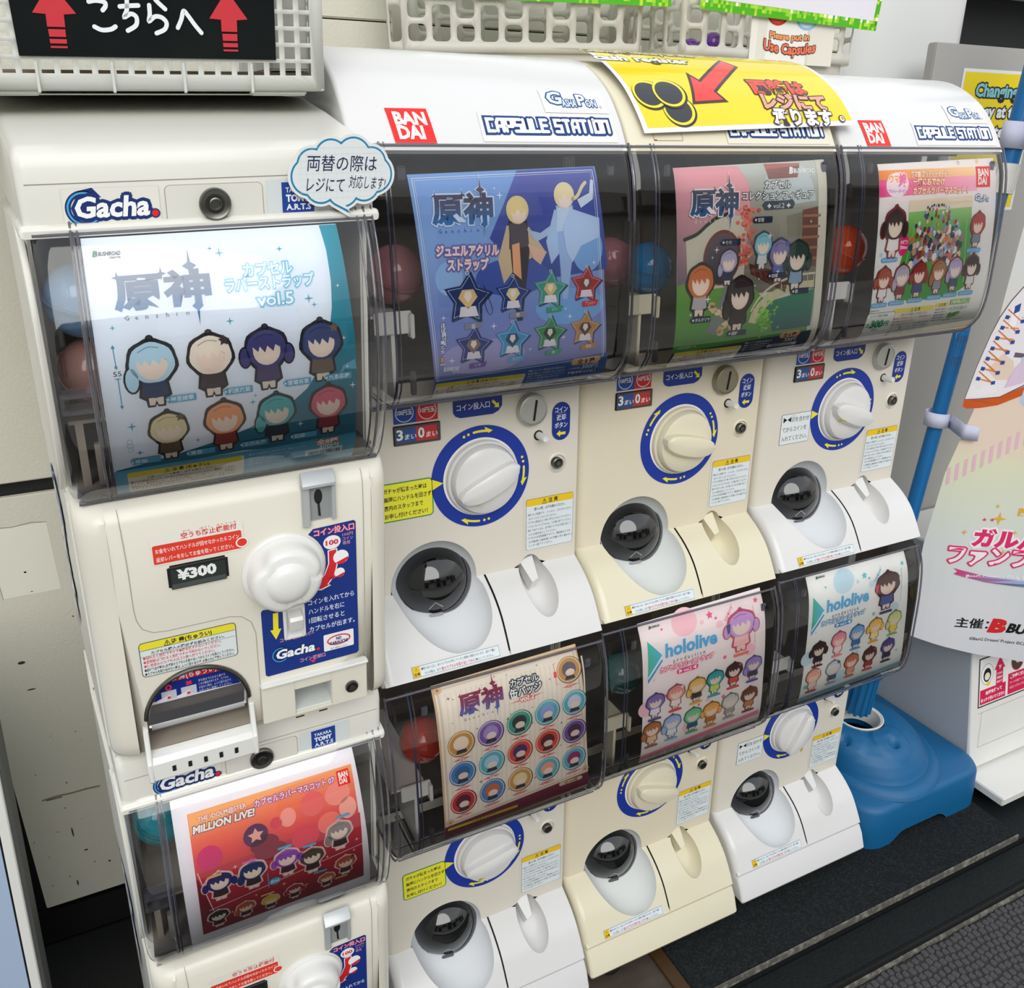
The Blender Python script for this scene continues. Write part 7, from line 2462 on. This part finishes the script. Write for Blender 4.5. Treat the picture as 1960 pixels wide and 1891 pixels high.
place('drawer_seam', sl2.build('drawer_seam', cmap, M['print'], .006, .0002), vc)
lk = lathe_bm([(.0125, 0), (.0125, .004), (.011, .008), (.007, .011), (.006, .010), (0, .010)], (1.703, .0145, -.632), seg=28)
vpart('cabinet_lock', lk, M['steel'], 30, None, 'chrome round lock')

# ------------------------------------------------------------ banner on the blue pole
Qx, Qy, Bd = 1.38, .07, Vector((math.cos(math.radians(38)), -math.sin(math.radians(38))))
def bmap(t, s, off):
    wv = .004 * math.sin(t * 26 + 1.0) * min(1, max(0, (.35 + s) * 2)) + .002 * math.sin(s * 9)
    o = off + wv
    return Vector((Qx + Bd.x * t + Bd.y * o, Qy + Bd.y * t - Bd.x * o, -s))
bn = Art()
edge = [(.075, .80), (.0600, .60), (.0368, .3807), (.0227, .0871), (-.0064, -.0428), (-.0195, -.1895), (-.0140, -.30), (-.0106, -.3787)]
low = [(.0477, -.3948), (.1156, -.4095), (.199, -.4138), (.30, -.410)]
def lx(z):
    for (xa, za), (xb, zb) in zip(edge, edge[1:]):
        if zb <= z <= za:
            return xb + (xa - xb) * (z - zb) / (za - zb)
    return edge[-1][0] if z < edge[-1][1] else edge[0][0]
def lz(x):
    P = [(-.0106, -.3787)] + low
    for (xa, za), (xb, zb) in zip(P, P[1:]):
        if xa <= x <= xb:
            return za + (zb - za) * (x - xa) / (xb - xa)
    return P[-1][1]
def bcol(x, y):
    z = -y
    c = grad(-.42, .5, [(0, '#DADBE0'), (.12, '#DEDFE2'), (.26, '#D9DEDC'), (.37, '#D9DDC8'), (.44, '#DDDDBD'), (.46, '#E6D2C0'), (.62, '#E4CDBB'), (.80, '#D6DAD9'), (1, '#DCC8BC')])(0, z)
    return c
nz, nx = 60, 14
vv, ff = [], []
for i in range(nz + 1):
    z = .80 - (.80 + .3787) * i / nz
    for k in range(nx + 1):
        x0 = lx(z)
        x = x0 + (.30 - x0) * k / nx
        zz = z if i < nz else lz(x)
        vv.append((x, -zz))
for i in range(nz):
    for k in range(nx):
        a0 = i * (nx + 1) + k
        ff += [(a0, a0 + 1, a0 + nx + 2), (a0, a0 + nx + 2, a0 + nx + 1)]
bn.items.append((vv, ff, bcol, 0))
# pastel areas and stripes
def cl(pts):
    return [(max(x, lx(-y)), y) for x, y in pts]
bn.poly(cl([(.10, -.50), (.26, -.50), (.26, -.24), (.17, -.22), (.13, -.30)]), '#C9DDE2', 1)
bn.poly(cl([(.045, -.36), (.105, -.42), (.13, -.36), (.06, -.30)]), '#D3E6DC', 1)
for k in range(5):
    bn.poly([(.050 + k * .012, -.345 - k * .010), (.056 + k * .012, -.350 - k * .010), (.066 + k * .012, -.322 - k * .010), (.060 + k * .012, -.317 - k * .010)], '#A9D6CC', 2)
bn.poly(cl([(.075, -.175), (.11, -.20), (.155, -.16), (.17, -.09), (.13, -.06), (.09, -.09)]), '#B9CDDD', 1)
for k in range(17):
    u = k / 16
    x0 = -.004 + u * .20
    y0 = .046 - u * .142
    bn.poly([(x0, y0 - .012), (x0 + .0055, y0 - .0155), (x0 + .0075, y0 + .016), (x0 + .002, y0 + .0195)], '#E3B9C6', 2)
# sneaker
SH = lambda pts: [(x, -z) for x, z in pts]
bn.poly(SH([(.0010, .0915), (.0100, .150), (.0215, .205), (.0300, .235), (.0420, .262), (.0560, .285), (.0760, .290), (.13, .300), (.13, .190), (.105, .150), (.0900, .1195), (.0560, .0980), (.0200, .0930)]), '#6A5A6C', 3)
bn.poly(SH([(.0022, .0930), (.0112, .150), (.0227, .204), (.0312, .233), (.0430, .260), (.0568, .283), (.0760, .288), (.13, .298), (.13, .192), (.104, .152), (.0892, .1215), (.0555, .1000), (.0200, .0948)]), '#E9E4E8', 4)
bn.poly(SH([(.060, .115), (.088, .125), (.103, .155), (.13, .20), (.13, .24), (.095, .185), (.070, .150)]), '#D9C3D8', 5)
bn.poly(SH([(.0010, .0918), (.0008, .0790), (.0080, .0760), (.0300, .0790), (.0560, .0850), (.0905, .1030), (.0925, .1200), (.0560, .0995), (.0250, .0935)]), '#C9561C', 5)
bn.poly(SH([(.0030, .0985), (.0100, .0968), (.0300, .1000), (.0500, .1080), (.0480, .1200), (.0280, .1230), (.0080, .1180)]), '#EDE9EC', 5)
for k in range(7):
    x0, z0 = .0150 + k * .0042, .130 + k * .0175
    bn.line(SH([(x0, z0), (x0 + .026, z0 - .006 + k * .001)]), .0022, '#E0873A', 6)
    bn.line(SH([(x0 + .001, z0 + .012), (x0 + .026, z0 - .008)]), .0018, '#D9782E', 7)
    bn.poly(SH([(x0 - .002, z0 - .003), (x0 + .004, z0 - .004), (x0 + .005, z0 + .002), (x0 - .001, z0 + .003)]), '#2A4A94', 8)
    bn.poly(SH([(x0 + .023, z0 - .010), (x0 + .029, z0 - .009), (x0 + .029, z0 - .003), (x0 + .023, z0 - .004)]), '#2A4A94', 8)
bn.poly(SH([(.047, .215), (.057, .222), (.057, .255), (.047, .248)]), '#F2F0F4', 6)
bn.poly(SH([(.050, .240), (.058, .245), (.058, .258), (.050, .253)]), '#2A4A94', 9)
# lettering
bn.text('ガルパ', .0600, .1760, .0370, '#E0306E', 4, w=.120, bold=.06, rot=2, out=[('#F4F0F2', .16)])
bn.text('ファンフェス', .0250, .2130, .0400, '#F4F0F2', 6, w=.215, bold=.035, rot=1, out=[('#E0306E', .11)])
rib = lambda x, y: tuple(p + (q - p) * max(0, min(1, (x - .04) / .13)) for p, q in zip(lin('#D8307A'), lin('#5AA6CE')))
bn.poly([(.0400, .2260), (.0560, .2300), (.10, .2400), (.15, .2440), (.25, .2440), (.25, .2560), (.15, .2560), (.10, .2520), (.0560, .2420), (.0420, .2380), (.0480, .2325)], '#C04A9A', 9, rib)
bn.text('BanG Dream! Girls Band Party!', .0640, .2440, .0085, '#F6F2F6', 10, w=.150, bold=.03, rot=-1.5)
bn.text('★ ★', .0700, .1300, .0090, '#E0306E', 4, w=.022)
for x, y, r_ in ((.0990, .1240, .013), (.118, .190, .006), (.130, .150, .006), (.045, .1530, .006), (.092, .100, .005), (.145, .185, .005)):
    bn.star(x, y, r_, '#E3B24A', 5, ri=.3)
bn.text('開催', .128, .115, .016, '#E3B24A', 5, w=.03, bold=.05)
bn.text('主催：', .0640, .3490, .0230, '#1C1A1C', 4, w=.060, bold=.02, rot=1)
bn.text('B', .1240, .3560, .0380, '#D8282E', 4, w=.030, bold=.07, shear=.2)
bn.text('BUSHIROAD', .1560, .3540, .0270, '#1C1A1C', 4, w=.140, bold=.05, shear=.2)
bn.text('©BanG Dream! Project ©Craft Egg Inc. ©bushiroad', .0960, .3775, .0090, '#2A2A2E', 4, w=.175, bold=.01, rot=0)
banner = place('hanging_banner', bn.build('hanging_banner', bmap, M['paper'], 0), None, 'tall pastel cloth banner with sneaker picture and pink lettering', 'banner')

# ------------------------------------------------------------ blue pole, bands, water base
pb, pt = Vector((1.3120, .118, -.5850)), Vector((1.4930, .118, .900))
pdir = (pt - pb).normalized()
pole = empty('banner_pole', pb, 'leaning blue plastic banner pole beside the right-hand machine', 'pole')
def pp(z):
    return pb + pdir * ((z - pb.z) / pdir.z)
def loc(bm, o=pb):
    bm.transform(Matrix.Translation(-o))
    return bm
place('pole_tube', bm_mesh('pole_tube', loc(tube_bm([pp(-.560), pp(.505)], .0132, 24)), M['pole'], 40), pole)
place('pole_tube', bm_mesh('pole_tube', loc(tube_bm([pp(.44), pp(.90)], .0160, 24)), M['pole'], 40), pole)
place('joint_cap', bm_mesh('joint_cap', loc(merge(tube_bm([pp(.425), pp(.470)], .0195, 24), *[tube_bm([pp(.430), pp(.466)] if 0 else [pp(.430) + Vector((.0195 * math.cos(a_), .0195 * math.sin(a_), 0)), pp(.466) + Vector((.0195 * math.cos(a_), .0195 * math.sin(a_), 0))], .0012, 5) for a_ in [2 * math.pi * k / 20 for k in range(20)]])), M['knobwhite'], 40), pole, label='white ribbed joint cap')
place('collar', bm_mesh('collar', loc(tube_bm([pp(-.395), pp(-.478), pp(-.480)], [.0305, .0290, .0275], 28)), M['blue'], 40), pole)
rb_ = []
for k in range(12):
    a_ = 2 * math.pi * k / 12
    d_ = Vector((.0225 * math.cos(a_), .0225 * math.sin(a_), 0))
    rb_.append(tube_bm([pp(-.475) + d_, pp(-.5625) + d_], .0035, 6))
place('ribbed_stem', bm_mesh('ribbed_stem', loc(merge(tube_bm([pp(-.470), pp(-.5625)], .0225, 24), *rb_)), M['blue'], 40), pole)
# barcode label wrapped on the pole
pa = Art()
pa.rect(-.013, .013, -.300, -.190, '#DDE0E6', 0)
rr = random.Random(8)
x = -.004
y = -.297
while y < -.272:
    h = rr.choice((.0006, .001, .0016))
    pa.rect(-.006, .011, y, y + h, '#3A3E46', 1)
    y += h + rr.choice((.0007, .0011))
for k in range(5):
    pa.text('取扱説明書を必ずお読みください。強風時は使用を中止してください。', -.0095 + .0045 * k, -.194, .0036, '#4A4E58', 1, w=.070, rot=90, res=1)
def pmap(x, s, off):
    p = pp(-s)
    a_ = x / .0132 - math.radians(118)
    r_ = .0134 + off
    return p + Vector((r_ * math.cos(a_), r_ * math.sin(a_), 0)) - pb
place('barcode_label', pa.build('barcode_label', pmap, M['paper'], 0), pole, label='white barcode label wrapped round the pole')
def band(z, x_end, drop, wd, label):
    c = pp(z)
    x_e = lx(z)
    path = []
    for k in range(15):
        a_ = math.radians(20 + 300 * k / 14)
        path.append((c.x + .0235 * math.cos(a_) - .002, c.y + .0185 * math.sin(a_)))
    ex = Vector((Qx + Bd.x * x_end - Bd.y * .0, Qy + Bd.y * x_end)) + Vector((Bd.y, -Bd.x)) * .010
    l0 = path[-1]
    e0 = Vector((Qx + Bd.x * (x_e - .006), Qy + Bd.y * (x_e - .006))) + Vector((Bd.y, -Bd.x)) * .010
    for k in range(1, 5):
        path.append((l0[0] + (e0.x - l0[0]) * k / 4, l0[1] + (e0.y - l0[1]) * k / 4))
    for k in range(1, 5):
        path.append((e0.x + (ex.x - e0.x) * k / 4, e0.y + (ex.y - e0.y) * k / 4))
    bm = bmesh.new()
    pv_ = None
    for k, p in enumerate(path):
        dz = -drop * max(0, (k - 8) / (len(path) - 9))
        q = (bm.verts.new((p[0], p[1], z - wd / 2 + dz)), bm.verts.new((p[0], p[1], z + wd / 2 + dz)))
        if pv_:
            bm.faces.new((pv_[0], pv_[1], q[1], q[0]))
        pv_ = q
    o = place('velcro_band', bm_mesh('velcro_band', loc(bm, Vector((c.x, c.y, z))), M['velcro'], 40), None, label, 'strap', 'velcro bands tying the banner to the blue pole', loc=(c.x, c.y, z))
    solid(o, .0012)
band(.046, .033, .012, .026, 'white velcro band round the blue pole at mid height')
band(.515, .060, .010, .040, 'upper white velcro band round the blue pole, above the ribbed cap')

# water base
wb = empty('water_base', (1.32, .12, -.7285), 'blue water-filled banner base on the dark mat', 'stand base')
def wloc(bm):
    bm.transform(Matrix.Translation(Vector((-1.32, -.12, .7285))))
    return bm
# slab with draft, rounded corners and an arch notch in the front edge
def slab_ring(x0, x1, y0, y1, r, z, notch=0.0):
    out = []
    for x, y in rrect_pts(x0, x1, y0, y1, r, 8):
        out.append((x, y, z))
    return out
sb_ = bmesh.new()
layers = [(1.176, 1.5065, -.058, .286, .048, -.7285), (1.1765, 1.506, -.0575, .2855, .048, -.700), (1.178, 1.504, -.056, .284, .050, -.652), (1.182, 1.500, -.052, .280, .050, -.6435), (1.189, 1.493, -.045, .273, .048, -.6400)]
def dense(ps, n=4):
    out = []
    for a_, b_ in zip(ps, ps[1:] + ps[:1]):
        m_ = max(1, int(math.dist(a_, b_) / .012))
        for k in range(m_):
            out.append(tuple(a_[d] + (b_[d] - a_[d]) * k / m_ for d in range(len(a_))))
    return out
base2 = dense(rrect_pts(0, 1, 0, 1, .13, 8))
rings = []
for li, (x0, x1, y0, y1, r, z) in enumerate(layers):
    ps = rrect_pts(x0, x1, y0, y1, r, 8)
    nn = []
    for a_, b_ in zip(ps, ps[1:] + ps[:1]):
        m_ = 24 if math.dist(a_, b_) > .1 else 1
        for k in range(m_):
            nn.append((a_[0] + (b_[0] - a_[0]) * k / m_, a_[1] + (b_[1] - a_[1]) * k / m_))
    rg = []
    for x, y in nn:
        zz = z
        if li == 0:
            for axis_, c_ in ((x, 1.325),):
                d_ = abs(axis_ - c_)
                if (y < -.03 or y > .26) and d_ < .075:
                    zz += .020 * min(1, (.075 - d_) / .025) ** .7
            d_ = abs(y - .114)
            if (x > 1.49 or x < 1.16) and d_ < .075:
                zz += .020 * min(1, (.075 - d_) / .025) ** .7
        rg.append(sb_.verts.new((x, y, zz)))
    rings.append(rg)
for A2, B2 in zip(rings, rings[1:]):
    for k in range(len(A2)):
        j = (k + 1) % len(A2)
        sb_.faces.new((A2[k], A2[j], B2[j], B2[k]))
sb_.faces.new(rings[-1])
sb_.faces.new(rings[0][::-1])
place('base_slab', bm_mesh('base_slab', wloc(sb_), M['blue'], 40), wb)
dc = (1.300, .100, -.640)
dprof = [(.162, 0), (.158, .007), (.150, .014), (.142, .0165), (.137, .017), (.134, .021), (.129, .030), (.118, .046), (.103, .060), (.084, .071), (.066, .077), (.052, .0785)]
dense_ = []
for (r0, h0), (r1, h1) in zip(dprof, dprof[1:]):
    m_ = max(1, int(math.hypot(r1 - r0, h1 - h0) / .0035))
    dense_ += [(r0 + (r1 - r0) * k / m_, h0 + (h1 - h0) * k / m_) for k in range(m_)]
dense_ += [(.052, .0785), (.047, .079), (.046, .070), (.045, .03)]
dm_ = lathe_bm(dense_, (0, 0, 0), 'z', 140)
dimp = [(-.078, -.036), (.003, -.083)]
ss = lambda u: max(0, min(1, u)) ** 2 * (3 - 2 * max(0, min(1, u)))
for v in dm_.verts:
    x, y = v.co.x, v.co.y
    r_ = math.hypot(x, y)
    for dx_, dy_ in dimp:
        d_ = math.hypot(x - dx_, y - dy_)
        k_ = math.hypot(x - dx_ * .93, y - dy_ * .93)
        if .05 < r_ < .128:
            v.co.z += .0042 * ss((.041 - k_) / .007)
            v.co.z -= .011 * ss((.015 - d_) / .012)
            v.co.z += .0045 * ss((.006 - d_) / .006)
    if x < 0:
        v.co.x *= 1 - .30 * ss((r_ - .07) / .085)
dm_.transform(Matrix.Translation(Vector(dc)))
place('base_dome', bm_mesh('base_dome', wloc(dm_), M['blue'], 40), wb)
wr = lathe_bm([(.0405, -.02), (.0455, .0005), (.0465, .0035), (.0445, .0045), (.0400, .0020), (.036, -.03)], (dc[0], dc[1], dc[2] + .0775), 'z', 48)
place('socket_ring', bm_mesh('socket_ring', wloc(wr), M['knobwhite'], 40), wb, label='white plastic socket ring')
# ------------------------------------------------------------ pale blue board at the far left edge
lb = empty('leaning_board', (-.40, .10, -.735), 'pale blue board with white frame at the far left edge', 'board')
def lloc(bm):
    for v in bm.verts:
        v.co.x += (v.co.z + .498) * .0557
    bm.transform(Matrix.Translation(Vector((.40, -.10, .735))))
    return bm
place('board_face', bm_mesh('board_face', lloc(box_bm(-.50, -.1587, .100, .104, -.735, -.02)), M['bluewhite'], 0), lb)
place('board_edge_gap', bm_mesh('board_edge_gap', lloc(box_bm(-.1587, -.1560, .103, .108, -.735, -.02)), M['dark'], 0), lb)
place('board_frame', bm_mesh('board_frame', lloc(box_bm(-.1562, -.1455, .098, .130, -.735, -.02, .001)), M['knobwhite'], 0), lb, label='white frame strip')
place('board_back', bm_mesh('board_back', lloc(box_bm(-.50, -.1415, .106, .150, -.735, -.02, .001)), mat('grey_board_edge', '#5E625F', .5), 0), lb)
